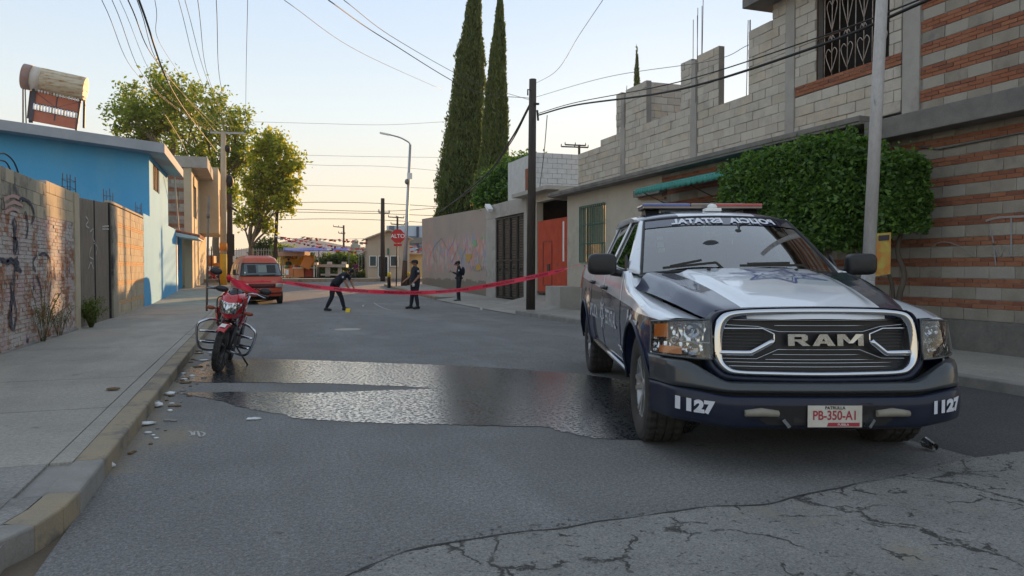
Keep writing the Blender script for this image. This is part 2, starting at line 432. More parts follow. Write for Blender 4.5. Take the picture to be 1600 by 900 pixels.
# old cracked concrete pavement in the near junction
def crackmat():
    n = NT('old_cracked_pavement'); p = n.p; vec = n.pos(); p.inputs['Roughness'].default_value = .88
    base = n.ramp(n.noise(vec, 2.2, 6, .7), .3, .7, (.235,.23,.215), (.165,.163,.155))
    g1 = n.noise(vec, 90, 3, .8); g2 = n.noise(vec, 30, 3, .7)
    base = n.mix(1, base, n.ramp(g1, .3, .7, (.5,.5,.5), (1.5,1.5,1.48)), 'MULTIPLY')
    base = n.mix(n.ramp(g2, .60, .68), base, (.07,.068,.065))
    base = n.mix(n.ramp(n.noise(vec, 1.3, 6, .7), .58, .68), base, (.23,.20,.15))
    nz = n.node('ShaderNodeTexNoise'); nz.inputs['Scale'].default_value = 3.0; nz.inputs['Detail'].default_value = 8; nz.inputs['Roughness'].default_value = .7
    n.l(vec, nz.inputs['Vector']); sc = n.node('ShaderNodeVectorMath', operation='SCALE'); sc.inputs['Scale'].default_value = .30
    wob = n.node('ShaderNodeVectorMath', operation='ADD'); n.l(nz.outputs['Color'], sc.inputs[0]); n.l(vec, wob.inputs[0]); n.l(sc.outputs[0], wob.inputs[1])
    tot = None
    for scl, wd, lo, hi in ((.75, .0055, .44, .52), (1.9, .005, .50, .56), (4.5, .004, .58, .62)):
        vo = n.node('ShaderNodeTexVoronoi', feature='DISTANCE_TO_EDGE'); vo.inputs['Scale'].default_value = scl; n.l(wob.outputs[0], vo.inputs['Vector'])
        cr = n.mix(1, n.ramp(vo.outputs['Distance'], wd*.3*scl, wd*scl*1.6, (1,1,1), (0,0,0)), n.ramp(n.noise(vec, 1.1*scl+.4, 4, .6), lo, hi), 'MULTIPLY')
        tot = cr if tot is None else n.mix(1, tot, cr, 'LIGHTEN')
    n.l(n.mix(tot, base, (.065,.06,.055)), p.inputs['Base Color'])
    h = n.math('ADD', n.math('ADD', n.math('MULTIPLY', g1, .3), n.math('MULTIPLY', g2, .4)), n.math('MULTIPLY', tot, -1.6)); n.bump(h, .9, .012); return n.m
m_old = crackmat()
oldP = GP([(520,912),(640,862),(740,842),(830,830),(900,822),(1000,806),(1100,794),(1210,786),(1300,766),(1420,742),(1520,716),(1660,700)])
oldP = oldP+[(30, 1.4), (30, -6), (-6, -6)]
old = poly_sheet('old_concrete_pavement', oldP, .004, m_old, jit=.012, sub=5, kind='structure')
# rim of broken edge, a low ragged lip of fresh asphalt over the old pavement
mb = MB()
edge = oldP[:12]
mb2 = MB()
for (a, c) in zip(edge, edge[1:]):
    for k in range(22):
        t = (k+R.random())/22; x = a[0]+(c[0]-a[0])*t+R.gauss(0, .05); y = a[1]+(c[1]-a[1])*t+R.gauss(0, .055)
        s_ = R.uniform(.002, .007)**1.0; mb.ball((x, y, gz(y)+.004+s_*.2), s_*R.uniform(.7,1.8), s_*R.uniform(.7,1.4), s_*.5, 5, 3)
q = MB(); EP = smoothline([(x, y, 0) for x, y in edge[:10]], 14); wl = [max(.001, .006+.011*noise.noise(Vector((p.x*3, p.y*3, 0)))+.005*noise.noise(p*11)) for p in EP]
EP = [p+Vector((noise.noise(p*4)*.03, noise.noise(p*4+Vector((5,5,5)))*.03, 0)) for p in EP]
for i in range(len(EP)-1):
    a, b = EP[i], EP[i+1]; n_ = Vector((-(b-a).y, (b-a).x, 0)).normalized(); z_ = Vector((0,0,.0065))
    q.add([a-n_*wl[i]+z_, b-n_*wl[i+1]+z_, b+n_*wl[i+1]+z_, a+n_*wl[i]+z_], [(0,1,2,3)])
q.build('pavement_edge_crack', plain('crack_dark', (.035,.033,.03), .95), old, recalc=False)
mb.build('broken_asphalt_crumbs', M('asphalt_crumb', (.13,.125,.115), (.08,.08,.075), 60, .95), None, recalc=False, kind='stuff')
new_strip = poly_sheet('fresh_asphalt_strip', [(4.6,3.3),(7.27,2.2),(7.27,9.0),(4.9,9.0)], .0015, m_asph2, jit=.02, sub=6, kind='structure')

# wet patch
def wetmat():
    n = NT('wet_asphalt'); p = n.p; vec = n.pos()
    n.l(n.ramp(n.noise(vec, 1.1, 4, .6), .35, .65, (.022,.024,.027), (.035,.036,.038)), p.inputs['Base Color'])
    n.l(n.ramp(n.noise(vec, 1.7, 4, .6), .3, .7, (.10,.10,.10), (.25,.25,.25)), p.inputs['Roughness'])
    p.inputs['Specular IOR Level'].default_value = 1.0; p.inputs['IOR'].default_value = 1.7
    p.inputs['Coat Weight'].default_value = .9; p.inputs['Coat Roughness'].default_value = .08
    h = n.noise(vec, 40, 4, .7); n.bump(h, .42, .004); p.inputs['Coat IOR'].default_value = 1.9
    gr = n.ramp(n.noise(vec, 30, 5, .75), .47, .53); pool = n.ramp(n.noise(n.pos(False, (.45, 1, 1)), 2.2, 4, .6), .42, .62, (1,1,1), (.25,.25,.25)); gm_ = gr
    pass
    for nm, lo, hi in (('Coat Weight', 1.0, .06), ('Specular IOR Level', .8, .3), ('Roughness', .10, .45)): n.l(n.math('MULTIPLY_ADD', gm_, hi-lo, lo), p.inputs[nm])
    b = [x for x in n.n if x.type == 'BUMP'][0]; n.l(b.outputs[0], p.inputs['Coat Normal']); return n.m
m_wet = wetmat()
wet = GP([(270,596),(284,580),(330,563),(400,561),(480,563),(560,566),(640,569),(740,573),(820,578),(900,584),(960,592),(1010,600),(1060,612),(1100,640),(1080,676),
          (1005,688),(930,686),(880,676),(860,668),(780,666),(700,664),(620,663),(560,660),(500,657),(470,655),(430,646),(390,640),(350,628),(310,620),(270,614),
          (330,613),(420,613),(480,615),(560,612),(640,609),(690,607),(620,604),(520,600),(400,598),(330,598)])
poly_sheet('wet_patch', wet, .005, m_wet, jit=.012, sub=9, kind='structure')
m_conc_dust = M('dust', (.15,.145,.14), (.10,.10,.10), 2, .95, bump=.2)
# dusty sand in the gutter
m_sand = M('gutter_sand', (.22,.18,.125), (.12,.10,.075), 7, 1, bump=.4, bscale=150)

# pavements: every slab and kerb stone a piece
def slabbox(mb, u0, u1, v0, v1, h0, h1, mi=0):
    a, b = gz(v0), gz(v1)
    mb.add([(u0,v0,a+h0),(u1,v0,a+h0),(u1,v1,b+h0),(u0,v1,b+h0),(u0,v0,a+h1),(u1,v0,a+h1),(u1,v1,b+h1),(u0,v1,b+h1)],
           [(0,3,2,1),(4,5,6,7),(0,1,5,4),(1,2,6,5),(2,3,7,6),(3,0,4,7)], mi)
def pavement(name, base_rect, slabs, kerbs, dz=.115):
    b = base_rect; mb = MB()
    for a, c in zip(vsteps(b[2], b[3]), vsteps(b[2], b[3])[1:]): slabbox(mb, b[0], b[1], a, c, -.2, dz-.02)
    p = mb.build(name, m_kerbg, None, kind='structure', base=Vector((0,0,0)))
    for (u0, u1, v0, v1, m_) in slabs:
        q = MB(); slabbox(q, u0+.005, u1-.005, v0+.009, v1-.009, dz-.06, dz+R.uniform(-.003, .003)); q.build('paving_slab', m_, p, bevel=.004)
    for (u0, u1, v0, v1, m_) in kerbs:
        q = MB(); slabbox(q, u0, u1, v0+.004, v1-.004, -.18, dz+.006+R.uniform(-.003, .003)); q.build('kerb_stone', m_, p, bevel=.018)
    return p
js = [3.35, 4.35, 5.05, 6.95, 8.85, 10.5, 12.4, 14.2, 16.1, 18, 20, 22, 24, 26.5, 29, 32, 35, 38, 41, 43.6]
lw = pavement('left_pavement', (-3.36, -1.02, 3.4, 43.5),
    [(-3.36, -1.16, a, b, m_walk2 if b < 5.2 else m_walk) for a, b in zip(js, js[1:])]+[(-1.16, -1.03, a, b, m_walk) for a, b in zip(js[2:], js[3:])],
    [(-1.03, -.86, a, b, m_kerbg if b < 6.2 else m_kerb) for a, b in zip(js[1:], js[2:])])
# rounded near corner with a worn yellow kerb
mb = MB()
arc = [(-3.36-.6+2.9*sin(t)-.34, 4.36-.9+.0-2.9*(1-cos(t))*0+.0, 0) for t in (0,)]
cor = [(-.86,4.36),(-.88,4.1),(-.94,3.85),(-1.08,3.58),(-1.3,3.38),(-1.7,3.22),(-2.4,3.12),(-4,3.05),(-6,3.05)]
for (x0, y0), (x1, y1) in zip(cor, cor[1:]):
    d = Vector((x1-x0, y1-y0)); nrm = Vector((d.y, -d.x)).normalized()*-.16
    q = MB(); zt = .118
    pts = [(x0,y0),(x1,y1),(x1-nrm.x,y1-nrm.y),(x0-nrm.x,y0-nrm.y)]
    q.prism([(p[0], p[1]) for p in pts], -.15, zt); q.build('kerb_stone', m_kerbg if y0 < 4.0 and x0 > -1.6 else m_kerb, lw, bevel=.012)
q = MB(); q.prism([(-1.03,4.35),(-1.05,4.1),(-1.1,3.9),(-1.22,3.68),(-1.42,3.5),(-1.8,3.36),(-2.4,3.28),(-6,3.2),(-6,3.9),(-3.36,3.9),(-3.36,4.35)], -.15, .112); q.build('paving_slab', m_walk2, lw)
sheet('left_yard_ground', [(-40, -3.36, 3.2, 43.4)], .02, m_earth, kind='structure')
jr = [2.6, 4.2, 6.0, 7.8, 9.6, 11.4, 13.2, 15, 16.8, 18.6, 20.4]
rw = pavement('right_pavement', (7.3, 9.6, 2.6, 20.4), [(7.4, 9.6, a, b, m_walk) for a, b in zip(jr, jr[1:])], [(7.24, 7.4, a, b, m_kerbg) for a, b in zip(jr, jr[1:])])
# drive ramps in front of both gates
mb = MB()
vs_ = [20.4, 21.4, 23, 25, 27, 29.4, 30.4]
for a, b in zip(vs_, vs_[1:]):
    up = lambda v_: .40 if 21.3 <= v_ <= 25.2 else .10
    A, B = gz(a), gz(b)
    mb.add([(7.25,a,A+.015),(7.25,b,B+.015),(8.3,b,B+.11),(8.3,a,A+.11),(9.6,b,B+up(b)+.02),(9.6,a,A+up(a)+.02)], [(0,3,2,1),(3,5,4,2)])
mb.build('drive_ramp', m_walk, None, kind='structure')
jr2 = [30.4, 32.4, 34.4, 36.4, 38.4, 40.4, 43.3]
rw2 = pavement('corner_pavement', (7.3, 9.6, 30.4, 43.3), [(7.4, 9.6, a, b, m_walk) for a, b in zip(jr2, jr2[1:])], [(7.22, 7.4, a, b, m_kerb) for a, b in zip(jr2, jr2[1:])])
fw = MB(); fw.box(-90, 110, 50.2, 53.2, .1, .58)
fp = fw.build('far_pavement', m_conc, None, kind='structure')
for i in range(40):
    q = MB(); x = -18+i*1.5; q.box(x+.01, x+1.49, 50.02, 50.22, .2, .585); q.build('kerb_stone', m_kerb if i % 3 else m_kerbg, fp, world=True)
sheet('lot_ground', [(-90, 110, 53.2, 110)], .03, M('dry_grass_ground', (.13,.14,.06), (.10,.09,.05), 1.5, 1, bump=.4), kind='structure')
# manhole and its patch
c = onG(543, 515)
mp = thing('manhole_cover', 'round pale manhole cover in the asphalt beyond the wet patch', 'manhole cover', (c.x, c.y, gz(c.y)))
q = MB(); q.lathe([(0,.004),(.34,.004),(.345,0)], n=28); q.build('cover_ring', m_kerbg, mp)
q = MB(); q.lathe([(0,.009),(.27,.009),(.28,.003)], n=28); q.build('lid', m_conc, mp)
# chalk scribbles
m_chalk = M('chalk_marks', (.45,.44,.42), (.2,.2,.2), 60, .95)
def ribbon(mb, pts, wdt, dz, mi=0):
    P = [Vector(p) for p in pts]
    for a, b in zip(P, P[1:]):
        d = (b-a); 
        if d.length < 1e-5: continue
        n_ = Vector((-d.y, d.x, 0)).normalized()*wdt/2
        mb.add([a-n_+Vector((0,0,dz)), b-n_+Vector((0,0,dz)), b+n_+Vector((0,0,dz)), a+n_+Vector((0,0,dz))], [(0,1,2,3)], mi)
def chalk(name, lines, wdt, label):
    mb = MB()
    for L in lines:
        P = [onG(x, y) for x, y in L]; ribbon(mb, smoothline(P, 5), wdt, .004)
    tag(mb.build(name, m_chalk, None), label, 'chalk mark')
chalk('chalk_scribble', [[(294,674),(299,676),(300,681),(295,681)],[(303,681),(304,675),(309,675),(311,681)],[(311,681),(315,683),(320,678),(313,675)]], .016, 'white scribble sprayed on the asphalt in the near left')
chalk('chalk_arc', [[(584,473),(590,477),(598,481)],[(598,481),(612,485),(640,486)]], .04, 'curved chalk line on the road between the two officers')
# ------------------------------------------------------------ right side buildings (facade plane u = 9.5)
RU = 9.5
LOWPAT = dict(z0=.55, pat=[('block', .17, .37, RBLK), ('brick', .061, .235, BRK), ('brick', .061, .235, BRK)])
UPPAT = dict(z0=3.60, pat=[('block', .17, .37, RBLK), ('brick', .058, .235, BRK), ('brick', .058, .235, BRK), ('brick', .058, .235, BRK)])
bh = thing('brick_house', 'two storey house at the right edge of banded red brick and grey block', 'house', (RU, 6, 0))
ms = Masonry(bh, m_mortar, 295)
ms.wall('v', RU, -1, [(3.2, 13.4, .55, 3.25)], LOWPAT, gap=.011)
ms.wall('v', RU, -1, [(3.2, 8.55, 3.6, 7.0)], UPPAT, gap=.011, step0=0)
ms.flush()
q = MB(); q.box(RU-.03, RU+.2, 3.2, 13.4, -.1, .55); q.build('plinth', M('rough_plinth', (.17,.16,.14), (.10,.095,.085), 3, .95, bump=.9, bscale=25), bh, world=True)
q = MB(); q.box(RU-.34, RU+.2, 3.0, 9.28, 3.27, 3.58); q.build('ledge', m_slab, bh, world=True, bevel=.01)
q = MB(); q.box(RU-.025, RU+.2, 8.55, 8.86, 3.59, 7.0); q.build('corner_column', m_conc, bh, world=True, bevel=.006)
q = MB(); q.box(RU-.35, RU+6, 3.0, 12.25, 7.0, 7.18); q.build('roof', m_slab, bh, world=True)
q = MB(); q.tube([(RU-.03,3.2,3.13),(RU-.03,8.2,3.02),(RU-.03,8.5,3.1)], .012, 6); q.build('conduit', m_wireg, bh, world=True)
q = MB(); q.box(RU+.2, RU+6, 3.2, 3.4, 0, 7); q.box(RU+5.8, RU+6, 3.4, 12, 0, 7); q.build('rear_wall', m_conc, bh, world=True)
# faint chalky scrawls on the lower wall
mb = MB()
def onwall(mb, pts, u, w_, dz=.0):
    P = [onU(x, y, u-.012) for x, y in pts]; P = smoothline(P, 4)
    for a, b in zip(P, P[1:]):
        d = b-a
        if d.length < 1e-4: continue
        n_ = Vector((0, -d.z, d.y)).normalized()*w_/2
        mb.add([a-n_, b-n_, b+n_, a+n_], [(0,1,2,3)])
mb = MB(); onwall(mb, [(1546,355),(1551,372),(1556,415)], RU, .02); onwall(mb, [(1540,345),(1560,340),(1600,338)], RU, .03)
onwall(mb, [(1580,340),(1580,400)], RU, .025); onwall(mb, [(1552,380),(1562,400),(1570,385),(1578,402)], RU, .015)
onwall(mb, [(1446,395),(1470,378),(1500,385),(1520,400)], RU, .015)
mb.build('scrawl', M('faded_spray', (.27,.25,.25), (.25,.23,.22), 20, .9), bh, world=True, recalc=False, kind='stuff')

blk = thing('block_house', 'unfinished grey block house with stepped parapet towers above the concrete ledge', 'house', (RU, 15, 0))
ms = Masonry(blk, m_mortar, 298)
BP = dict(z0=3.70, pat=[('block', .182, .385, BLK)])
rects = [(8.9, 11.93, 3.7, 6.35), (11.93, 12.66, 3.7, 5.95), (12.66, 13.68, 3.7, 4.80), (13.68, 15.17, 3.7, 6.0), (15.17, 16.78, 3.7, 4.95),
         (16.78, 18.43, 3.7, 6.08), (18.43, 19.41, 3.7, 4.97), (19.41, 20.95, 3.7, 4.79)]
WIN = (9.14, 10.74, 4.60, 6.10)
cols = [(11.29, 11.53), (14.49, 14.73), (17.9, 18.14)]
ops = [WIN]+[(a, b, 3.6, 7) for a, b in cols]+[(8.9, 11.29, 4.43, 4.61)]
ms.wall('v', RU, -1, rects, BP, openings=ops, gap=.013, jit=.009)
ms.wall('v', RU, -1, [(8.9, 11.29, 4.43, 4.60)], dict(z0=4.44, pat=[('brick', .062, .24, BRK)]), gap=.01)
ms.wall('u', 16.9, -1, [(RU+.16, 11.6, 4.2, 5.95)], dict(z0=4.25, pat=[('block', .182, .385, BLK)]), gap=.011)
ms.wall('v', RU, -1, [(13.4, 16.0, .1, 3.6)], dict(z0=.12, pat=[('block', .182, .385, RBLK), ('brick', .062, .24, BRK), ('brick', .062, .24, BRK)]), openings=[(15.0,16.3,1.4,2.78),(13.45,14.5,1.4,2.7)], gap=.011)
ms.flush()
for a, b in cols:
    q = MB(); q.box(RU-.022, RU+.16, a, b, 3.70, 6.34 if a < 12 else (5.06 if a > 17 else 5.02))
    if a > 12: q.box(RU-.02, RU+.15, a+.05, b-.04, 5.0, 6.0)
    q.build('tie_column', m_conc, blk, world=True)
q = MB(); q.box(RU-.42, RU+.3, 9.3, 22.45, 3.61, 3.70); q.box(RU-.40, RU+.3, 9.3, 22.4, 3.565, 3.612); q.box(RU+.3, RU+7, 9.3, 22.3, 3.5, 3.72); q.build('ledge', m_slab, blk, world=True, bevel=.008)
q = MB(); q.box(RU-.42, RU+6, 8.7, 12.3, 6.35, 6.52); q.build('roof', m_slab, blk, world=True)
q = MB(); q.box(RU+.001, RU+.18, 16.0, 19.05, .1, 3.57); q.box(RU+.001, RU+.18, 19.05, 20.8, .1, 1.46); q.box(RU+.001, RU+.18, 19.05, 20.8, 3.12, 3.57)
q.box(RU+.001, RU+.18, 20.8, 21.65, .1, 3.57); q.build('plaster_wall', m_plast, blk, world=True)
q = MB(); q.box(RU+5.8, RU+6, 12, 22.3, 0, 3.5); q.box(RU+.3, RU+5.8, 22.1, 22.3, 0, 3.5); q.build('rear_wall', m_conc, blk, world=True)
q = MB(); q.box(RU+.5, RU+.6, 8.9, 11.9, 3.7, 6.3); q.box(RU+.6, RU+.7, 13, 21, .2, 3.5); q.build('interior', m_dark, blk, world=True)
# window with the wrought hearts
m_grille = M('old_white_iron', (.5,.47,.44), (.25,.15,.10), 14, .6)
wd = thing('window', None, None, (0,0,0)); wd.parent = blk; wd.location = (0, 0, 0)
def sub(name, mb, m_, par, world=True, **k):
    """part or sub-part given in world coordinates"""
    off = Vector((0,0,0)); p = par
    while p is not None: off += Vector(p.location); p = p.parent
    mb.v = [(a[0]-off.x, a[1]-off.y, a[2]-off.z) for a in mb.v]
    return mb.build(name, m_, par, **k)
q = MB(); a, b, c0, c1 = WIN; x = RU+.02
for (p, r_) in (((x,a,c0),(x,a,c1)),((x,b,c0),(x,b,c1)),((x,a,c0+.02),(x,b,c0+.02)),((x,a,c1-.02),(x,b,c1-.02)),((x,a,5.33),(x,b,5.33))): q.bar(p, r_, .025, .02)
sub('frame', q, m_rust, wd)
n_ = 9
for i in range(1, n_):
    y = a+(b-a)*i/n_; q = MB(); q.tube([(x,y,c0),(x,y,c1)], .0075, 6); sub('grille_bar', q, m_grille, wd)
for i in range(n_//2+1):
    for (zc, fl) in ((4.68, 1), (5.94, -1), (5.36, -1) if False else (5.36, 1)):
        y = a+(b-a)*(i*2+ (1 if zc < 5 else .95))/n_
        if y > b-.1: continue
        h = .42; pts = [(0,0),(.10,.22),(.13,.34),(.07,.41),(.01,.35)]
        if zc == 5.36: continue
        if zc > 5.5: h = .5; pts = [(0,-.55),(.09,-.25),(.12,-.10),(.06,-.02),(.01,-.10)]
        for s_ in (-1, 1):
            q = MB(); q.tube(smoothline([(x-.012, y+s_*p0, zc+(p1 if fl == 1 else p1)) for p0, p1 in pts], 5), .007, 5); sub('grille_scroll', q, m_grille, wd)
    q = MB(); y = a+(b-a)*(i*2+1)/n_
    if y < b-.1: q.tube(smoothline([(x-.012,y-.07,5.25),(x-.012,y-.03,5.31),(x-.012,y,5.25),(x-.012,y+.03,5.31),(x-.012,y+.07,5.25)], 4), .007, 5); sub('grille_scroll', q, m_grille, wd)
# starter rods
m_rod = plain('rebar', (.10,.07,.055), .8)
for (y0, z0, zt, n, sp) in ((14.6, 5.98, 7.3, 5, .09), (12.75, 4.8, 6.6, 3, .06), (18.0, 6.05, 6.2, 2, .05), (15.9, 4.9, 5.3, 2, .1)):
    for k in range(n):
        q = MB(); yy = y0+(k-n/2)*sp; q.tube([(RU+.05+.05*(k%2), yy, z0-.1),(RU+.05+.05*(k%2), yy+R.uniform(-.04,.04), zt-R.uniform(0,.4))], .008, 5); q.build('starter_rod', m_rod, blk, world=True)
# barred windows on the ground floor
m_green = M('teal_iron', (.06,.17,.13), (.03,.10,.08), 9, .55, bump=.1)
m_curt = M('curtain', (.42,.37,.26), (.25,.22,.15), 6, .9, aniso=(1,9,.4))
def barred(parent, v0, v1, z0, z1, n, matb, depth=.04, curtain=m_curt):
    e = bpy.data.objects.new('window', None); COL.objects.link(e); e.parent = parent
    x = RU-depth
    q = MB()
    for z in (z0, z0+(z1-z0)*.33, z0+(z1-z0)*.67, z1): q.bar((x,v0,z),(x,v1,z), .025, .02)
    for y in (v0, v1): q.bar((x,y,z0),(x,y,z1), .03, .025)
    sub('frame', q, matb, e)
    for i in range(1, n):
        y = v0+(v1-v0)*i/n; q = MB(); q.bar((x-.012,y,z0),(x-.012,y,z1), .018, .018); sub('grille_bar', q, matb, e)
    q = MB(); q.add([(RU+.10,v0,z0),(RU+.10,v1,z0),(RU+.10,v1,z1),(RU+.10,v0,z1)], [(0,1,2,3)]); sub('pane', q, glassm('window_glass_'+str(round(v0)), (.7,.75,.7), .03), e)
    q = MB(); q.grid(lambda s_, t: Vector((RU+.2+.02*sin(s_*60), v0+(v1-v0)*s_, z0+(z1-z0)*t)), 60, 1); sub('curtain', q, curtain, e)
    return e
barred(blk, 19.07, 20.75, 1.46, 3.15, 12, m_green)
barred(blk, 15.02, 16.28, 1.4, 2.78, 7, m_green)
barred(blk, 13.47, 14.48, 1.4, 2.70, 6, m_grille, curtain=m_wht)
# sill stub above the plaster wall
q = MB(); q.box(RU-.22, RU, 15.75, 17.05, 3.10, 3.27); q.build('concrete_stub', m_slab, blk, world=True, bevel=.01)
q = MB(); q.obox((RU-.06, 16.4, 3.03), .03, 1.3, .05, Matrix.Rotation(radians(4), 3, 'X')); q.build('board', M('weathered_board', (.28,.15,.09), (.15,.08,.05), 9, .9), blk, world=True)
q = MB(); q.obox((RU-.05, 13.2, 3.33), .04, .03, .2); q.obox((RU-.12, 13.2, 3.45), .16, .03, .03); q.build('wall_lamp', m_wht, blk, world=True)
# teal awning
aw = thing('awning', 'small teal corrugated awning over the barred windows', 'awning', (RU, 13.2, 3.2))
q = MB(); v0, v1 = 11.6, 15.6
q.grid(lambda s_, t: Vector((RU-.02-.95*t, v0+(v1-v0)*s_, 3.36-.24*t+.014*cos(s_*2*pi*38))), 38*6, 4); q.build('sheet', M('teal_sheet', (.05,.25,.21), (.03,.17,.15), 2.5, .55, bump=.05), aw, world=True, solid=.008)
q = MB(); q.grid(lambda s_, t: Vector((RU-.97+.012*cos(s_*2*pi*38), v0+(v1-v0)*s_, 3.125-t*(.10+.03*abs(sin(s_*pi*20))))), 38*6, 2); q.build('valance', bpy.data.materials['teal_sheet'], aw, world=True, solid=.006)
for y in (v0+.1, v1-.1, 13.6):
    q = MB(); q.tube([(RU-.9,y,3.10),(RU,y,2.75)], .012, 5); q.build('strut', m_rust, aw, world=True)
q = MB(); q.tube([(RU-.93,v0,3.10),(RU-.93,v1,3.10)], .012, 5); q.build('front_rail', m_rust, aw, world=True)

# red gate house
gh = thing('gate_porch', 'grey plastered gateway with a flat slab roof over the red metal gate', 'gateway', (RU, 23.4, 0))
q = MB(); q.box(RU, RU+.25, 21.65, 21.78, .1, 3.6); q.box(RU, RU+.25, 24.5, 25.45, .1, 3.6); q.box(RU+.001, RU+.25, 21.65, 25.45, 3.6, 3.86); q.build('wall', m_plast, gh, world=True)
q = MB(); q.box(RU-.45, RU+3, 22.5, 25.9, 3.86, 4.0); q.build('roof', m_conc, gh, world=True, bevel=.01)
q = MB(); q.box(RU+2.9, RU+3, 21.6, 25.4, .3, 3.8); q.box(RU+.25, RU+3, 21.5, 21.6, .3, 3.8); q.box(RU+.25, RU+3, 25.4, 25.5, .3, 3.8); q.build('passage', M('dark_passage', (.10,.085,.07), (.06,.05,.045), 2, .9), gh, world=True)
rg = thing('metal_gate', 'red corrugated metal gate with a wicket door', 'gate', (RU+.05, 23.1, .45))
q = MB(); g0, g1, za, zb = 21.8, 24.48, .46, 2.93
q.grid(lambda s_, t: Vector((RU+.06+.018*(1 if (s_*34) % 1 < .5 else -1), g0+(g1-g0)*s_, za+(zb-za)*t)), 34*8, 1, smooth=False); q.build('sheet', M('red_gate_paint', (.50,.085,.04), (.40,.06,.03), 4, .6, bump=.08, c3=(.30,.07,.04), s3=2.5, t3=(.58,.7)), rg, world=True)
q = MB(); x = RU+.035
for (y0,z0,y1,z1) in ((23.15,.7,23.15,2.2),(23.95,.7,23.95,2.2),(23.15,2.2,23.95,2.2),(23.15,.7,23.95,.7)): q.bar((x,y0,z0),(x,y1,z1), .02, .03)
q.build('wicket_frame', M('dark_red_paint', (.28,.05,.03), (.2,.04,.03), 5, .6), rg, world=True)
q = MB(); q.box(RU, RU+.03, 23.3, 23.5, 1.15, 1.42); q.build('lock_box', m_rust, rg, world=True)
q = MB(); q.box(RU+.02, RU+.04, 22.1, 22.2, 1.5, 2.8); q.build('bare_strip', m_wht, rg, world=True)
q = MB(); q.box(RU+.03, RU+.10, g0, g1, .40, .47); q.build('bottom_rail', m_rust, rg, world=True)
# block step left of the truck
tag((lambda q: (q.box(8.72, 9.49, 20.55, 21.72, 0, .72), q.build('concrete_step', m_conc, None, bevel=.02))[1])(MB()), 'rough concrete step block beside the red gate', 'step')
# dark folding gate
dg = thing('shutter_gate', 'dark brown folding gate of slatted metal leaves in a concrete frame', 'gate', (RU, 27.3, 0))
q = MB(); q.box(RU-.03, RU+.3, 25.45, 25.75, 0, 3.6); q.box(RU-.03, RU+.3, 29.15, 30.45, 0, 3.55); q.box(RU-.04, RU+.3, 25.46, 30.44, 3.34, 3.92); q.build('concrete_frame', m_conc, dg, world=True, bevel=.02)
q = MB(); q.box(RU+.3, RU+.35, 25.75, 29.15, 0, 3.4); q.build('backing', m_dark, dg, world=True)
m_slat = M('brown_slats', (.095,.075,.055), (.055,.045,.035), 6, .6, bump=.1, aniso=(1,.3,3))
for i in range(4):
    a = 25.78+i*.84; b = a+.80
    lf = bpy.data.objects.new('leaf', None); COL.objects.link(lf); lf.parent = dg
    q = MB(); z = .18; 
    while z < 3.2: q.box(RU+.06, RU+.075, a+.05, b-.05, z, z+.07); q.add([(RU+.06,a+.05,z+.07),(RU+.06,b-.05,z+.07),(RU+.03,b-.05,z+.098),(RU+.03,a+.05,z+.098)], [(0,1,2,3)]); z += .1
    sub('slats', q, m_slat, lf, recalc=False)
    q = MB()
    for y in (a+.03, b-.03): q.box(RU, RU+.08, y-.04, y+.04, .08, 3.3)
    for z in (.1, 1.55, 3.24): q.box(RU+.002, RU+.078, a, b, z, z+.06)
    sub('frame', q, m_blackiron, lf)
for yy, zz in ((26.2,1.4),(27.0,1.45),(27.9,1.4),(28.7,1.4)):
    q = MB(); q.lathe([(.0,-.03),(.07,-.02),(.07,0),(0,.01)], (RU+.01, yy, zz-.15), 'x', 10); q.build('rosette', m_blackiron, dg, world=True)
fl = thing('floodlight', 'white floodlight mounted on the corner of the concrete gate frame', 'lamp', (RU-.1, 29.6, 3.7))
q = MB(); q.obox((RU-.25, 29.3, 3.78), .22, .5, .12, Matrix.Rotation(.5, 3, 'X')); q.build('head', m_wht, fl, world=True)
q = MB(); q.tube([(RU,29.5,3.72),(RU-.2,29.4,3.76)], .02, 6); q.build('bracket', m_blackiron, fl, world=True)

# graffiti wall with corner
def graffmat():
    n = NT('graffiti_plaster'); p = n.p; vec = n.pos(); p.inputs['Roughness'].default_value = .9
    base = n.ramp(n.noise(vec, .7, 6, .65), .3, .7, (.40,.32,.27), (.31,.28,.25))
    sx = n.sep(vec)
    tall = n.pos(False, (1, 1.3, .45))
    def mask(scale, lo, hi, sc_=(1,1,1), d=0): return n.ramp(n.noise(n.pos(False, sc_), scale, 4, .6, d), lo, hi)
    band = n.ramp(n.math('ABSOLUTE', n.math('SUBTRACT', sx[2], 2.0)), .5, 1.35, (1,1,1), (0,0,0))
    pal = [((.60,.26,.20), 1.1, .50,.58), ((.20,.33,.50), 1.5, .56,.62), ((.34,.24,.46), 2.2, .58,.64), ((.50,.38,.34), .9, .52,.6), ((.42,.46,.46), 1.9, .58,.66)]
    col = base
    for i, (c, sc_, lo, hi) in enumerate(pal):
        m_ = n.mix(1, mask(sc_, lo, hi, (1+i*.1, 1.2+i*.3, .6+i*.17), 1.2), band, 'MULTIPLY'); m_ = n.mix(1, m_, .9, 'MULTIPLY'); col = n.mix(m_, col, c)
    drip = n.mix(1, mask(6, .58, .66, (1, 1.4, .22)), n.ramp(sx[2], 1.2, 2.4), 'MULTIPLY'); drip = n.mix(1, drip, .6, 'MULTIPLY')
    col = n.mix(drip, col, (.20,.19,.19))
    low = n.ramp(n.math('ADD', sx[2], n.math('MULTIPLY', n.noise(vec, 2, 4), .5)), .95, 1.05, (1,1,1), (0,0,0))
    col = n.mix(low, col, (.20,.175,.14)); n.l(col, p.inputs['Base Color']); n.bump(n.noise(vec, 18, 4), .4, .02); return n.m
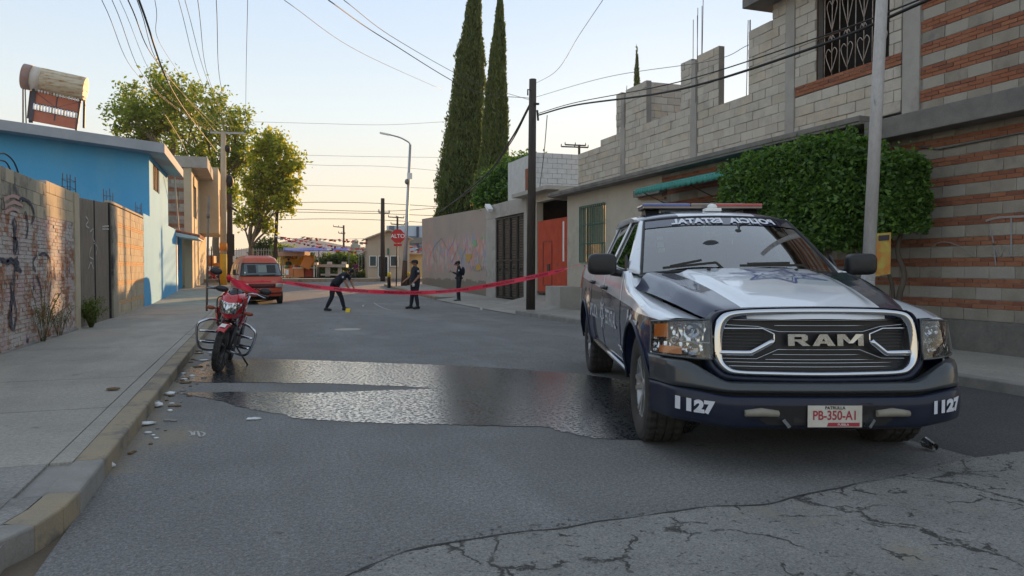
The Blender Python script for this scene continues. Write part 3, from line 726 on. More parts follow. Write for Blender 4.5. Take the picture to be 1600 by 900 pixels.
gw = thing('graffiti_wall', 'long pale plastered wall covered in faded pink and blue graffiti', 'wall', (RU, 37, 0))
q = MB(); m_g = graffmat()
for a, b in zip([30.45,33,36,39.5], [33,36,39.5,43.3]):
    q.add([(RU,a,gz(a)-.2),(RU+.2,a,gz(a)-.2),(RU+.2,b,gz(b)-.2),(RU,b,gz(b)-.2),(RU,a,3.86+.025*(a-30)),(RU+.2,a,3.86+.025*(a-30)),(RU+.2,b,3.86+.025*(b-30)),(RU,b,3.86+.025*(b-30))],[(0,3,2,1),(4,5,6,7),(0,1,5,4),(1,2,6,5),(2,3,7,6),(3,0,4,7)])
q.box(RU+.2, RU+14, 43.1, 43.3, .1, 4.15)
q.build('wall', m_g, gw, world=True)
mb = MB()
for (x0,y0,x1,y1) in ((672,400,690,372),(690,372,700,392),(700,392,712,366),(682,410,676,390),(705,410,716,384),(720,412,728,388)):
    onwall(mb, [(x0,y0),((x0+x1)/2+R.uniform(-3,3),(y0+y1)/2),(x1,y1)], RU, .03)
for x in range(734, 762, 4): onwall(mb, [(x,424+R.uniform(-2,2)),(x+1,416),(x+3,424)], RU, .03)
mb.build('dark_tag_lines', plain('dark_spray', (.17,.20,.24), .9), gw, world=True, recalc=False)
mb = MB()
def blob(cx, cy, pts, u=RU): mb.add([onU(cx+a, cy+b, u-.013) for a, b in pts], [list(range(len(pts)))])
blob(732,403,[(-5,-6),(5,-6),(4,1),(0,8),(-4,1)]); blob(747,418,[(-4,-3),(3,-6),(5,2),(0,6),(-3,3)])
mb.build('yellow_patches', plain('yellow_spray', (.50,.30,.08), .9), gw, world=True, recalc=False)
mb = MB(); blob(760,368,[(-2,-5),(4,-8),(3,4),(-3,6)]); blob(742,380,[(-3,-5),(2,-6),(3,5),(-2,6)]); blob(752,372,[(-3,0),(2,-4),(2,3)])
mb.build('green_patches', plain('green_spray', (.24,.40,.20), .9), gw, world=True, recalc=False)
# white block room on the roof behind
wr = thing('rooftop_room', 'small whitewashed block room on the roof behind the black pole', 'building', (11, 26, 4))
ms = Masonry(wr, m_mortar)
m_wb = M('whitewashed_block', (.50,.50,.49), (.40,.40,.39), 4, .9, bump=.5, bscale=60)
ms.wall('u', 26, -1, [(10.0, 12.6, 3.7, 5.62)], dict(z0=3.72, pat=[('block', .19, .39, [m_wb])]), gap=.014)
ms.flush()
q = MB(); q.box(9.98, 10.2, 26.16, 29, 3.7, 5.6); q.build('side_wall', m_wb, wr, world=True)
q = MB(); q.box(9.7, 9.99, 26.0, 26.2, 3.9, 5.0); q.build('brick_pier', m_brkC, wr, world=True)
# ------------------------------------------------------------ left side (facade plane u = -3.3)
LU = -3.32
def paintbrick(name, base, paintc, lo, hi, extra=None):
    n = NT(name); p = n.p; vec = n.pos(); p.inputs['Roughness'].default_value = .92
    col = n.ramp(n.noise(vec, 5, 5, .6), .3, .7, base, tuple(x*.7 for x in base))
    pc = n.ramp(n.noise(vec, 1.3, 4, .6), .50, .66, paintc, (.47,.34,.32))
    dk = n.ramp(n.noise(n.pos(False, (1, 1, .35)), 1.9, 4, .65, 1.0), .60, .64)
    pc = n.mix(dk, pc, (.10,.10,.13))
    m_ = n.ramp(n.noise(vec, 2.6, 7, .78), lo, hi); col = n.mix(m_, col, pc)
    if extra: col = n.mix(n.ramp(n.sep(vec)[2], extra[0], extra[1], (1,1,1), (0,0,0)), col, (.12,.09,.07))
    n.l(col, p.inputs['Base Color']); n.bump(n.noise(vec, 60, 4), .5, .01); return n.m
m_lbA = paintbrick('flaking_painted_brick', (.42,.19,.10), (.50,.46,.42), .40, .50)
m_lbB = paintbrick('flaking_painted_brick_dark', (.35,.15,.08), (.45,.41,.38), .44, .54)
m_lmort = paintbrick('flaking_mortar', (.36,.30,.23), (.47,.43,.40), .38, .5)
m_top = M('stained_top_block', (.33,.29,.22), (.25,.22,.17), 1.8, .95, bump=.6, bscale=60, c3=(.08,.075,.07), s3=1.1, t3=(.52,.66))
m_lw = M('sand_mortar', (.40,.33,.23), (.32,.26,.18), 2, .95, bump=.5, bscale=50)
m_lwb = M('sand_block', (.44,.37,.26), (.36,.30,.21), 2.5, .95, bump=.6, bscale=60, c3=(.30,.25,.18), s3=1.5, t3=(.55,.7))
m_paleb = M('washed_brick', (.52,.28,.13), (.46,.34,.20), 6, .95, bump=.5, bscale=60)
w1 = thing('painted_brick_wall', 'peeling white and pink graffiti painted brick wall nearest on the left', 'wall', (LU, 12, 0))
ms = Masonry(w1, m_lmort, 290)
BR = dict(z0=.06, pat=[('brick', .062, .245, [m_lbA, m_lbA, m_lbB])])
def top1(v): return 2.06+.03*(v-12)
for a, b, in ((6.5, 9.5), (9.5, 12.2), (12.2, 14.6), (14.6, 16.62)):
    ms.wall('v', LU, 1, [(a, b, .0, top1((a+b)/2))], BR, gap=.010, jit=.006, miss=.03)
for a, b, in ((6.5, 9.5), (9.5, 12.2), (12.2, 14.6), (14.6, 16.62)):
    z0 = .06+.062*math.ceil((top1((a+b)/2)-.06-.03)/.062); ms.wall('v', LU, 1, [(a, b, z0, z0+.62)], dict(z0=z0, pat=[('block', .205, .40, [m_top, m_top, m_lwb] if a < 14 else [m_lwb])]), gap=.008, jit=.004)
ms.flush()
q = MB(); q.box(LU-.2, LU+.03, 16.62, 17.02, -.1, 2.78); q.build('end_pillar', m_lwb, w1, world=True, bevel=.012)
q = MB(); q.box(LU-.1, LU+.06, 6.5, 16.6, -.1, .10); q.build('footing', m_kerbg, w1, world=True)
# graffiti figures painted in dark line
mb = MB(); m_tag = plain('black_spray_left', (.05,.05,.07), .9)
def lwall(pts, w_, mb=mb, u=LU+.014):
    P = smoothline([onU(x, y, u) for x, y in pts], 5)
    for a, b in zip(P, P[1:]):
        d = b-a
        if d.length < 1e-4: continue
        n_ = Vector((0, -d.z, d.y)).normalized()*w_*R.uniform(.7, 1.2)/2
        mb.add([a-n_, b-n_, b+n_, a+n_], [(0,1,2,3)])
for pts in ([(30,312),(36,310),(48,318),(54,335),(50,350)], [(22,340),(26,352),(22,368),(28,380),(24,398)], [(0,404),(10,408),(18,404),(24,412),(34,424),(26,420)], [(62,398),(70,396),(78,405),(80,425),(78,470)],
            [(58,430),(63,445),(66,466)], [(16,440),(20,470),(15,500),(20,515)], [(24,430),(22,460),(26,490),(22,518)], [(40,330),(44,350),(42,372)], [(28,400),(24,420),(20,445)], [(58,398),(52,410),(56,425)]):
    lwall(pts, .05)
for pts in ([(20,345),(24,365),(22,395)], [(19,455),(18,480),(19,510)], [(30,412),(24,408),(14,410),(4,406)]): lwall(pts, .07)
mb.build('graffiti_outline', m_tag, w1, world=True, recalc=False)
mb2 = MB()
for pts in ([(6,312),(20,306),(34,312)], [(8,322),(22,316),(36,322)], [(8,332),(20,326),(30,330)]): lwall(pts, .05, mb2, LU+.012)
mb2.build('graffiti_pink', M('pink_spray', (.42,.24,.20), (.36,.26,.24), 8, .9), w1, world=True, recalc=False)
# gate
g1 = thing('plank_gate', 'dark grey corrugated metal gate with white scrawls between wall pillars', 'gate', (LU, 18.8, 0))
m_gate = M('weathered_grey_metal', (.16,.13,.10), (.105,.088,.07), 5, .7, bump=.15, aniso=(1, 5, .5))
q = MB(); q.grid(lambda s_, t: Vector((LU-.05+.016*(1 if (s_*30) % 1 < .5 else -1), 17.08+3.5*s_, 0+(2.72+.16*s_)*t)), 30*8, 1, smooth=False); q.build('sheet', m_gate, g1, world=True)
q = MB(); q.box(LU-.1, LU-.02, 17.04, 17.12, -.1, 2.8); q.box(LU-.1, LU-.02, 18.8, 18.86, -.1, 2.8); q.box(LU-.12, LU+.0, 20.56, 20.66, -.1, 2.9); q.build('frame', m_blackiron, g1, world=True)
mb = MB()
for pts in ([(134,338),(138,345),(134,352),(139,356)],[(141,362),(146,358),(145,372),(150,380)],[(147,380),(152,386),(150,398)],[(160,354),(173,353)],[(160,358),(172,358)],[(138,420),(142,410),(146,420)],[(143,385),(140,400),(146,405)]): lwall(pts, .035, mb, LU-.025)
mb.build('scrawl', M('white_scrawl', (.45,.43,.40), (.3,.28,.25), 9, .9), g1, world=True, recalc=False, kind='stuff')
# second wall
w2 = thing('sandy_block_wall', 'sunlit sandy block wall panel with thin brick bands beside the blue house', 'wall', (LU, 24, 0))
q = MB(); q.box(LU-.18, LU+.04, 20.7, 21.4, -.15, 2.84); q.build('pillar', m_top, w2, world=True, bevel=.01)
ms = Masonry(w2, m_lw, 290)
ms.wall('v', LU, 1, [(21.4, 26.5, -.05, 2.88)], dict(z0=-.08, pat=[('block', .2, .42, [m_lwb, m_lwb, m_lw]), ('block', .2, .42, [m_lwb, m_lwb, m_lw]), ('brick', .055, .25, [m_paleb]), ('brick', .055, .25, [m_paleb])]), openings=[(23.8, 23.86, -1, 4)], gap=.006, jit=.002)
ms.flush()
q = MB(); q.box(LU-.15, LU+.0, 20.7, 26.5, 2.90, 2.96); q.build('coping', m_lw, w2, world=True)
# rebar stubs on the pillars
def rebar_cage(vv, zz, h, lab, s_=.2):
    t = thing('rebar_cage', lab, 'rebar', (LU-.1, vv, zz))
    for a in (-s_/2, s_/2):
        for b in (-.07, .07):
            q = MB(); q.tube([(LU-.1+b, vv+a*1.6, zz-.05), (LU-.1+b+R.uniform(-.02,.02), vv+a*1.6+R.uniform(-.03,.03), zz+h*R.uniform(.8,1.1))], .009, 5); q.build('rod', m_rod, t, world=True)
    for z in (h*.25, h*.6):
        q = MB(); q.tube([(LU-.17,vv-s_*.8,zz+z),(LU-.03,vv-s_*.8,zz+z),(LU-.03,vv+s_*.8,zz+z),(LU-.17,vv+s_*.8,zz+z)], .006, 4, closed=True); q.build('tie', m_rod, t, world=True)
rebar_cage(16.75, 2.76, .42, 'rusty rebar cage sticking up from the end pillar of the painted wall', .32)
rebar_cage(21.0, 2.84, .42, 'thin rebar stubs on the pillar right of the grey gate')
rebar_cage(26.2, 2.95, .4, 'rebar stubs on the wall top against the blue house')
t = MB(); t.tube(smoothline([(LU-.05,12.0,2.62),(LU-.05,12.15,2.82),(LU-.05,12.5,2.93),(LU-.05,12.9,2.9),(LU-.05,13.15,2.78),(LU-.02,13.2,2.55),(LU-.0,13.2,2.3)], 6), .012, 6)
t.tube(smoothline([(LU-.12,12.1,2.62),(LU-.1,12.4,2.8),(LU-.1,12.8,2.84),(LU-.1,13.1,2.7)], 6), .012, 6)
tag(t.build('hose_loop', m_wire, None), 'black hose looped over the top of the graffiti brick wall', 'hose')

# blue house
m_blue = M('sky_blue_paint', (.105,.40,.65), (.085,.345,.58), .5, .78, bump=.08, bscale=60, c3=(.14,.40,.58), s3=.9, t3=(.5,.75), aniso=(1,1,.45))
bl = thing('blue_house', 'sky blue two storey house with a grey overhanging roof slab', 'house', (-6, 28, 0))
def rz_(u): return 5.18+.105*(-3.3-u)
q = MB()
q.prism([(LU, -.2), (LU, rz_(LU)), (-14, rz_(-14)), (-14, -.2)], 28.1, 28.3, 'y')
q.build('side_wall', m_blue, bl, world=True)
q = MB(); wv0, wv1, wz0, wz1 = 29.1, 31.0, 4.08, 5.02
for (a, b, c, d) in ((28.3, wv0, -.2, 5.18), (wv1, 34.0, -.2, 5.18), (wv0, wv1, -.2, wz0), (wv0, wv1, wz1, 5.18), (26.52, 28.1, -.2, 3.05), (34.0, 37.6, -.1, 3.05)): q.box(LU-.2, LU, a, b, c, d)
q.build('street_wall', m_blue, bl, world=True)
q = MB(); q.box(-9, LU-.2, 33.8, 34.0, 0, 5.18); q.box(-9, LU-.2, 26.5, 26.7, 0, 3.0); q.build('rear_wall', m_blue, bl, world=True)
q = MB(); zt = lambda u: rz_(u)
q.prism([(-2.75, rz_(-2.75)+.0), (-2.75, rz_(-2.75)+.33), (-14, rz_(-14)+.33), (-14, rz_(-14))], 27.3, 34.4, 'y'); q.build('roof', M('grey_fascia', (.33,.35,.38), (.27,.29,.31), 2, .8, bump=.1), bl, world=True, bevel=.015)
q = MB(); q.box(LU-.09, LU-.08, wv0, wv1, wz0, wz1); wn = q.build('window', plain('dark_glass', (.03,.035,.04), .08), bl, world=True)
q = MB(); q.box(LU-.06, LU-.03, wv0, wv1, wz0, wz0+.04); q.box(LU-.06, LU-.03, wv0, wv1, wz1-.04, wz1)
for y in (wv0+.02, (wv0+wv1)/2, wv1-.02): q.box(LU-.06, LU-.03, y-.02, y+.02, wz0, wz1)
q.build('window_frame', m_rust, bl, world=True)
for y in (29.25, 29.75, 30.2, 30.7):
    q = MB(); q.box(LU-.03, LU-.01, y, y+.09, wz0+.03, wz1-.03); q.build('window_bar', M('window_bar_paint', (.35,.22,.14), (.25,.16,.10), 4, .8), bl, world=True)
q = MB(); q.box(LU-.01, LU+.03, 37.2, 37.6, 0, 3.05); q.build('door_post', m_wht, bl, world=True)
q = MB(); q.tube([(LU+.35,33.0,5.0),(LU+.15,36.9,3.05)], .03, 6); q.build('drain_pipe', M('pale_pipe', (.5,.42,.36), (.4,.32,.26), 4, .7), bl, world=True)
q = MB(); q.tube([(LU+.1,37.4,5.0),(LU+.1,37.4,1.2)], .02, 6); q.build('conduit', m_wire, bl, world=True)
# recessed doorway and tiled canopy
q = MB(); q.box(LU-.8, LU-.75, 37.6, 40.2, -.1, 2.9); q.box(LU-.75, LU, 40.1, 40.2, -.1, 2.9); q.build('doorway_wall', m_blue, bl, world=True)
cp = thing('tiled_canopy', 'small red clay tile canopy over the blue doorway', 'canopy', (LU, 38.8, 2.9))
q = MB(); q.prism([(-3.9, 2.82), (-2.35, 2.62), (-2.35, 2.72), (-3.9, 3.05)], 37.1, 40.6, 'y'); q.build('slab', M('pale_canopy', (.45,.52,.54), (.4,.46,.48), 3, .8), cp, world=True)
m_tile = M('clay_tile', (.36,.13,.07), (.24,.09,.06), 6, .85, bump=.3)
for i in range(11):
    for j in range(4):
        q = MB(); y = 37.2+i*.32; x0 = -2.3-j*.42; zz = 2.74+j*.10
        q.tube([(x0, y, zz+.02), (x0-.46, y, zz+.12)], [.13, .11], 8, flat=.6); q.build('roof_tile', m_tile, cp, world=True)

# solar heater on the roof
sh = thing('solar_water_heater', 'rusty solar water heater with a row of tubes on the blue roof', 'water heater', (-7, 29.5, 5.9))
SV = 29.0
def sp(px, py, dv=0): return onV(px, py, SV+dv)
m_tank = M('rusty_tank', (.50,.46,.36), (.42,.34,.22), 3, .6, bump=.1, c3=(.30,.13,.05), s3=3, t3=(.52,.66), aniso=(1,1,4))
a, b = sp(50, 122), sp(134, 140); d = (b-a).normalized()
q = MB(); rr = []
N_ = 60; pts = [a+(b-a)*t/N_ for t in range(N_+1)]
q.tube(pts, .40, 28); tk = q.build('tank', m_tank, sh, world=True)
for k in range(7):
    an = radians(-80+k*30); off = Vector((0, -cos(an), sin(an)))*.40
    q = MB(); q.bar(pts[12]+off, pts[-1]+off, .05, .03, up=off); sub('tank_rib', q, m_tank, tk)
q = MB(); q.tube([a-d*.25, a-d*.001], .42, 28); q.build('end_cap', M('grey_cap', (.22,.21,.22), (.3,.14,.08), 5, .6), sh, world=True)
q = MB(); q.tube([pts[1], pts[11]], .405, 28); q.build('front_shell', M('pale_shell', (.5,.5,.48), (.45,.36,.28), 3, .6), sh, world=True)
TL, TR, BR_, BL_ = sp(55,130,.1), sp(127,148,.1), sp(120,196,-.9), sp(49,182,-.9)
m_red = M('oxide_panel', (.36,.12,.065), (.30,.09,.05), 3, .7)
for (t0, t1) in ((.25, .60), (.80, 1.12)):
    q = MB(); q.add([TL.lerp(BL_, t0), TR.lerp(BR_, t0), TR.lerp(BR_, t1), TL.lerp(BL_, t1)], [(0,1,2,3)]); q.build('reflector', m_red, sh, world=True, solid=.02)
for i in range(15):
    t = (i+.6)/15.3
    A = TL.lerp(TR, t); B = BL_.lerp(BR_, t); q = MB(); q.tube([A+Vector((0,-.05,0)), A.lerp(B, .24)+Vector((0,-.05,0))], .028, 8); q.build('glass_tube', m_wht if i % 5 else m_tank, sh, world=True)
    q = MB(); q.tube([A.lerp(B, .62)+Vector((0,-.05,0)), A.lerp(B, .79)+Vector((0,-.05,0))], .028, 8); q.build('glass_tube', m_wht if (i+2) % 4 else m_tank, sh, world=True)
m_fr = plain('frame_dark', (.07,.06,.065), .5, .3)
q = MB()
q.bar(TL, BL_+(BL_-TL)*.15, .12, .10); q.bar(TR, BR_+(BR_-TR)*.15, .06, .06); q.bar(sp(132,150,.6), sp(131,200,.6), .07, .07); q.bar(sp(50,130,.6), sp(44,185,.6), .07, .07)
M_ = (TL+TR)/2; N2 = (BL_+BR_)/2; q.bar(M_, N2, .04, .03)
q.bar(TL.lerp(BL_,.25), TL.lerp(BL_,.6).lerp(TR.lerp(BR_,.6), .5), .03, .03); q.bar(TR.lerp(BR_,.25), TL.lerp(BL_,.6).lerp(TR.lerp(BR_,.6), .5), .03, .03)
for t in (.24, .6, .8): q.bar(TL.lerp(BL_, t), TR.lerp(BR_, t), .04, .04)
q.build('stand', m_fr, sh, world=True)
q = MB(); q.tube([sp(47,107), sp(38,107), sp(36,125), sp(36,195)], .025, 6); q.tube([sp(47,125), sp(38,126)], .025, 6); q.tube([sp(39,128), sp(41,195)], .02, 6); q.build('pipe', m_wireg, sh, world=True)

# house three and four
h3 = thing('banded_house', 'grey house with brick banded side wall and projecting roof slab past the blue house', 'house', (-3, 41, 0))
U3 = -2.85
ms = Masonry(h3, m_mortar, 290)
ms.wall('u', 40.3, -1, [(-7.0, U3-.35, 2.9, 6.3)], dict(z0=2.9, pat=[('block', .2, .4, RBLK), ('block', .2, .4, RBLK), ('brick', .065, .25, BRK), ('brick', .065, .25, BRK), ('brick', .065, .25, BRK)]), gap=.012)
ms.flush()
m_cream = M('cream_plaster', (.46,.39,.27), (.40,.33,.23), 1.2, .85, bump=.1)
q = MB(); q.box(U3-.36, U3, 40.28, 40.6, 0, 6.3); q.box(U3-.2, U3, 40.6, 46, 0, 3.9); q.box(U3-.2, U3, 40.6, 41.2, 3.9, 6.3); q.box(U3-.2, U3, 43.6, 46, 3.9, 6.3); q.box(U3-.2, U3, 41.2, 43.6, 5.6, 6.3); q.build('front_wall', m_cream, h3, world=True)
q = MB(); q.box(U3-.12, U3-.1, 41.2, 43.6, 3.9, 5.6); q.build('window', plain('dull_glass', (.10,.11,.12), .15), h3, world=True)
q = MB(); q.box(-7, U3+.75, 40.2, 46, 6.3, 6.85); q.build('roof', m_conc, h3, world=True)
h4 = thing('cream_house', 'cream plastered house with a cantilevered upper floor beyond the banded house', 'house', (-3, 50, 0))
q = MB(); q.box(-8, U3-.05, 46.01, 53, 0, 3.3); q.build('ground_floor', m_cream, h4, world=True)
q = MB(); q.box(-8, U3+1.0, 46.2, 52, 3.3, 7.1); q.build('upper_floor', m_cream, h4, world=True, bevel=.02)
q = MB(); q.box(U3+1.0, U3+1.03, 48, 50, 4.4, 6); q.build('window', plain('dull_glass2', (.12,.12,.12), .2), h4, world=True)
# paling plants at the wall foot
# ------------------------------------------------------------ foliage
import numpy as np
def leafmat(name, c1, c2, trans=.35):
    n = NT(name); p = n.p
    oi = n.node('ShaderNodeNewGeometry').outputs['Random Per Island']
    col = n.ramp(oi, .1, .9, c1, c2); n.l(col, p.inputs['Base Color']); p.inputs['Roughness'].default_value = .55
    tr = n.node('ShaderNodeBsdfTranslucent'); n.l(n.mix(1, col, (1.6,1.7,.9), 'MULTIPLY'), tr.inputs[0])
    mx = n.node('ShaderNodeMixShader'); mx.inputs[0].default_value = trans
    n.l(p.outputs[0], mx.inputs[1]); n.l(tr.outputs[0], mx.inputs[2]); n.l(mx.outputs[0], n.n['Material Output'].inputs[0]); return n.m
def leaves(name, P, size, matr, parent, seed=1, asp=.55, up=.0, dirs=None, **tags):
    """P: Nx3 centres (world). one small folded leaf per point"""
    rg = np.random.default_rng(seed); P = np.asarray(P, dtype=np.float64); N = len(P)
    a = rg.normal(size=(N,3)); a[:,2] = a[:,2]*.7+up
    if dirs is not None: a = a*.6+dirs
    a /= np.linalg.norm(a, axis=1)[:,None]
    b = rg.normal(size=(N,3)); b -= (b*a).sum(1)[:,None]*a; b /= np.linalg.norm(b, axis=1)[:,None]
    s = size*rg.uniform(.6, 1.3, N)[:,None]
    V = np.stack([P-a*s, P+b*s*asp, P+a*s, P-b*s*asp], 1).reshape(-1,3)
    par = parent; off = np.zeros(3)
    while par is not None: off += np.array(par.location); par = par.parent
    V = V-off
    me = bpy.data.meshes.new(name); me.vertices.add(4*N); me.vertices.foreach_set('co', V.ravel())
    me.loops.add(4*N); me.loops.foreach_set('vertex_index', np.arange(4*N, dtype=np.int32))
    me.polygons.add(N); me.polygons.foreach_set('loop_start', np.arange(0, 4*N, 4, dtype=np.int32)); me.polygons.foreach_set('loop_total', np.full(N, 4, dtype=np.int32))
    me.materials.append(matr); me.update(calc_edges=True)
    ob = bpy.data.objects.new(name, me); COL.objects.link(ob); ob.parent = parent
    return tag(ob, **tags)
def blobpts(blobs, n, seed=1, shell=.55, clump=0, csz=.15):
    """points inside ellipsoids (c, (rx,ry,rz)), gathered round clump centres near the surface"""
    rg = np.random.default_rng(seed); W = np.array([b[1][0]*b[1][1]*b[1][2] for b in blobs])**.67; W /= W.sum()
    def samp(k):
        ii = rg.choice(len(blobs), k, p=W); d = rg.normal(size=(k,3)); d /= np.linalg.norm(d, axis=1)[:,None]
        r = rg.uniform(shell, 1.0, k)**.6
        C = np.array([b[0] for b in blobs])[ii]; S = np.array([b[1] for b in blobs])[ii]; return C+d*S*r[:,None]
    if not clump: return samp(n)
    cc = samp(clump); ii = rg.integers(0, clump, n); d = rg.normal(size=(n,3)); cs = rg.uniform(.5, 1.3, clump)[ii]
    return cc[ii]+d*csz*cs[:,None]
def limb(mb, a, b, r0, r1, bend=.1, n=5):
    a = Vector(a); b = Vector(b); L = (b-a).length
    P = [a.lerp(b, i/n)+Vector((R.uniform(-1,1), R.uniform(-1,1), 0))*bend*L*.3*(0 < i < n) for i in range(n+1)]
    mb.tube(smoothline(P, 3), [r0+(r1-r0)*i/(n*3) for i in range(n*3+1)], 8, smooth=True); return P
m_bark = M('bark', (.12,.095,.07), (.06,.05,.04), 5, .95, bump=.8, bscale=18, aniso=(1,1,.3))
m_barkp = M('pale_bark', (.17,.13,.09), (.10,.08,.06), 4, .95, bump=.6, bscale=14, aniso=(1,1,.3))
m_fic = leafmat('ficus_leaf', (.032,.09,.016), (.14,.25,.045), .35)
m_cyp = leafmat('cypress_leaf', (.07,.105,.035), (.15,.18,.05), .3)
m_tr1 = leafmat('tree_leaf_olive', (.12,.18,.03), (.26,.29,.06), .55)
m_tr2 = leafmat('tree_leaf_gold', (.16,.20,.025), (.35,.34,.05), .55)
m_bush = leafmat('bush_leaf', (.03,.06,.015), (.07,.11,.03), .3)

# two clipped ficus trees on the right pavement
def ficus(x, y, trunk, boxes, n, label, seed):
    t = thing('ficus_tree', label, 'tree', (x, y, .1), group='clipped ficus trees on the right pavement')
    q = MB()
    for (a, b, c_) in trunk: limb(q, a, b, c_, c_*.6, .12)
    q.build('trunk', m_bark, t, world=True)
    pts = []; rg = np.random.default_rng(seed)
    core = MB()
    for (c, h, w_) in boxes:
        k = int(n*w_); d = rg.uniform(-1, 1, (k*3, 3))
        e = (np.abs(d)**6).sum(1)**(1/6); d = d/e[:,None]*rg.uniform(.80, 1.03, len(e))[:,None]
        nz = np.array([1+.16*noise.noise(Vector(p)*2.6+Vector((seed,0,0)))+.09*noise.noise(Vector(p)*7) for p in d[:k]])
        d = d[:k]*nz[:,None]
        pts.append(np.array(c)+d*np.array(h))
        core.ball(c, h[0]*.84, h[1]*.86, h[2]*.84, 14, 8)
    core.build('inner_foliage', M('ficus_shade', (.03,.055,.015), None, 5, 1), t, world=True)  # solid core; the crown's inner shade is put into its dark colour
    leaves('crown', np.concatenate(pts), .042, m_fic, t, seed)
    # stray shoots on top
    for i in range(16):
        c, h, w_ = boxes[i % len(boxes)]
        p = Vector(c)+Vector((R.uniform(-.7,.7)*h[0], R.uniform(-.9,.9)*h[1], h[2]*.95)); 
        rg2 = np.random.default_rng(i); leaves('shoot', np.array(p)+rg2.normal(size=(45,3))*np.array([.07,.07,.09]), .035, m_fic, t, i)
    return t
ficus(8.35, 9.0, [((8.35,8.95,.1),(8.25,9.1,1.9),.07), ((8.40,8.8,.1),(8.5,8.5,1.9),.06), ((8.3,9.0,.6),(8.3,9.9,1.9),.05)],
      [((8.45,9.25,2.42),(.58,.80,.82),.40), ((8.4,10.6,2.50),(.55,.86,.68),.35), ((8.4,9.9,2.56),(.52,1.2,.70),.25)], 34000,
      'wide clipped ficus tree left of the pale concrete pole', 3)
ficus(8.9, 8.25, [((8.95,8.3,.1),(8.9,8.25,1.9),.05), ((8.9,8.35,.1),(8.8,8.45,1.7),.035)],
      [((8.75,8.38,2.34),(.40,.42,.54),1)], 13000, 'smaller clipped ficus tree right of the pale concrete pole', 5)

# cypresses: profile of radius by height
def cypress(name, base, top, rmax, n, label, seed, sz=.10, pr=([0,.08,.2,.3,.49,.68,.87,1],[.5,.8,.97,1,.72,.55,.27,.02])):
    b = Vector(base); tp = Vector(top); H = (tp-b).length
    t = thing('cypress_tree', label, 'tree', base)
    q = MB(); q.tube([b, b.lerp(tp, .5), b.lerp(tp, .97)], [.22, .12, .02], 8); q.build('trunk', m_bark, t, world=True)
    rg = np.random.default_rng(seed); h = rg.uniform(.03, 1, n*2)
    prof = lambda s_: rmax*np.interp(s_, *pr)
    keep = rg.uniform(0, 1, len(h)) < prof(h)/rmax; h = h[keep][:n]
    an = rg.uniform(0, 2*pi, len(h)); r = prof(h)
    nz = np.array([1+.22*noise.noise(Vector((cos(a)*1.6, sin(a)*1.6, hh*H*.55+seed)))+.22*noise.noise(Vector((cos(a)*4, sin(a)*4, hh*H*1.6+seed))) for a, hh in zip(an, h)])
    rr_ = r*nz*(rg.uniform(.80, 1.03, len(h))+np.clip(rg.normal(0, .06, len(h)), 0, .2)); ax = np.array(b)[None]+np.outer(h, np.array(tp-b))
    P = ax+np.stack([np.cos(an)*rr_, np.sin(an)*rr_, rg.normal(size=len(h))*.05], 1)
    D_ = np.stack([np.cos(an)*.5, np.sin(an)*.5, np.ones(len(h))*1.6], 1)
    leaves('crown', P, sz, m_cyp, t, seed, asp=.35, dirs=D_)
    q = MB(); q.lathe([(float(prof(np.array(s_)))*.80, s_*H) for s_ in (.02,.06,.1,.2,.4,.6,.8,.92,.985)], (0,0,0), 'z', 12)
    d = (tp-b)/H; q.v = [tuple(b+Vector((v_[0], v_[1], 0))+d*v_[2]) for v_ in q.v]; q.build('inner_foliage', M('cypress_shade', (.035,.05,.02), None, 5, 1), t, world=True)  # dark core colour stands for shade inside the cypress crown
    return t
D1 = 40
def cyb(px, d): p = onD(px, 419, d); return (p.x, p.y, gz(p.y))
def topat(px, py, d): p = onD(px, py, d); return tuple(p)
cypress('c', cyb(709, 43.4), topat(746, -65, 43.4), 1.42, 42000, 'tall dark cypress leaning right above the graffiti wall, the wider left one', 2)
cypress('c', cyb(763, 39.2), topat(783, -30, 39.2), .90, 34000, 'slimmer dark cypress standing right of the wide one above the gate', 4)
cypress('c', (cyb(995, 70)[0], cyb(995, 70)[1], 8), topat(995, 70, 70), .55, 5000, 'distant cypress tip showing above the first parapet tower', 6, .16)
# bushy tree behind the gates
tb = thing('leafy_tree', 'round green leafy tree behind the gates beside the black pole', 'tree', (12.5, 30.5, 0))
q = MB(); limb(q, (12.5,30.5,0), (12.3,30.3,4.2), .16, .10); limb(q, (12.4,30.4,2.5), (11.5,31,4.4), .08, .05); limb(q, (12.4,30.4,3), (13.5,30,4.8), .08, .05); q.build('trunk', m_bark, tb, world=True)
def ob_(px, py, d, r): p = onD(px, py, d); return ((p.x, p.y, p.z), r)
bb = [ob_(783,292,33,(1.0,1.0,.8)), ob_(812,272,33,(1.1,1.0,.8)), ob_(835,262,33,(.7,.8,.6)), ob_(800,305,33,(1.6,1.2,.7)), ob_(762,310,33,(.6,.7,.5)), ob_(850,280,33,(.7,.8,.6))]
leaves('crown', blobpts(bb, 16000, 5, .5, 500, .14), .085, m_fic, tb, 8)
q = MB(); [q.ball(c, r[0]*.75, r[1]*.75, r[2]*.75, 10, 6) for c, r in bb]; q.build('inner_foliage', bpy.data.materials['ficus_shade'], tb, world=True)  # same dark core colour as painted shade between the leaves

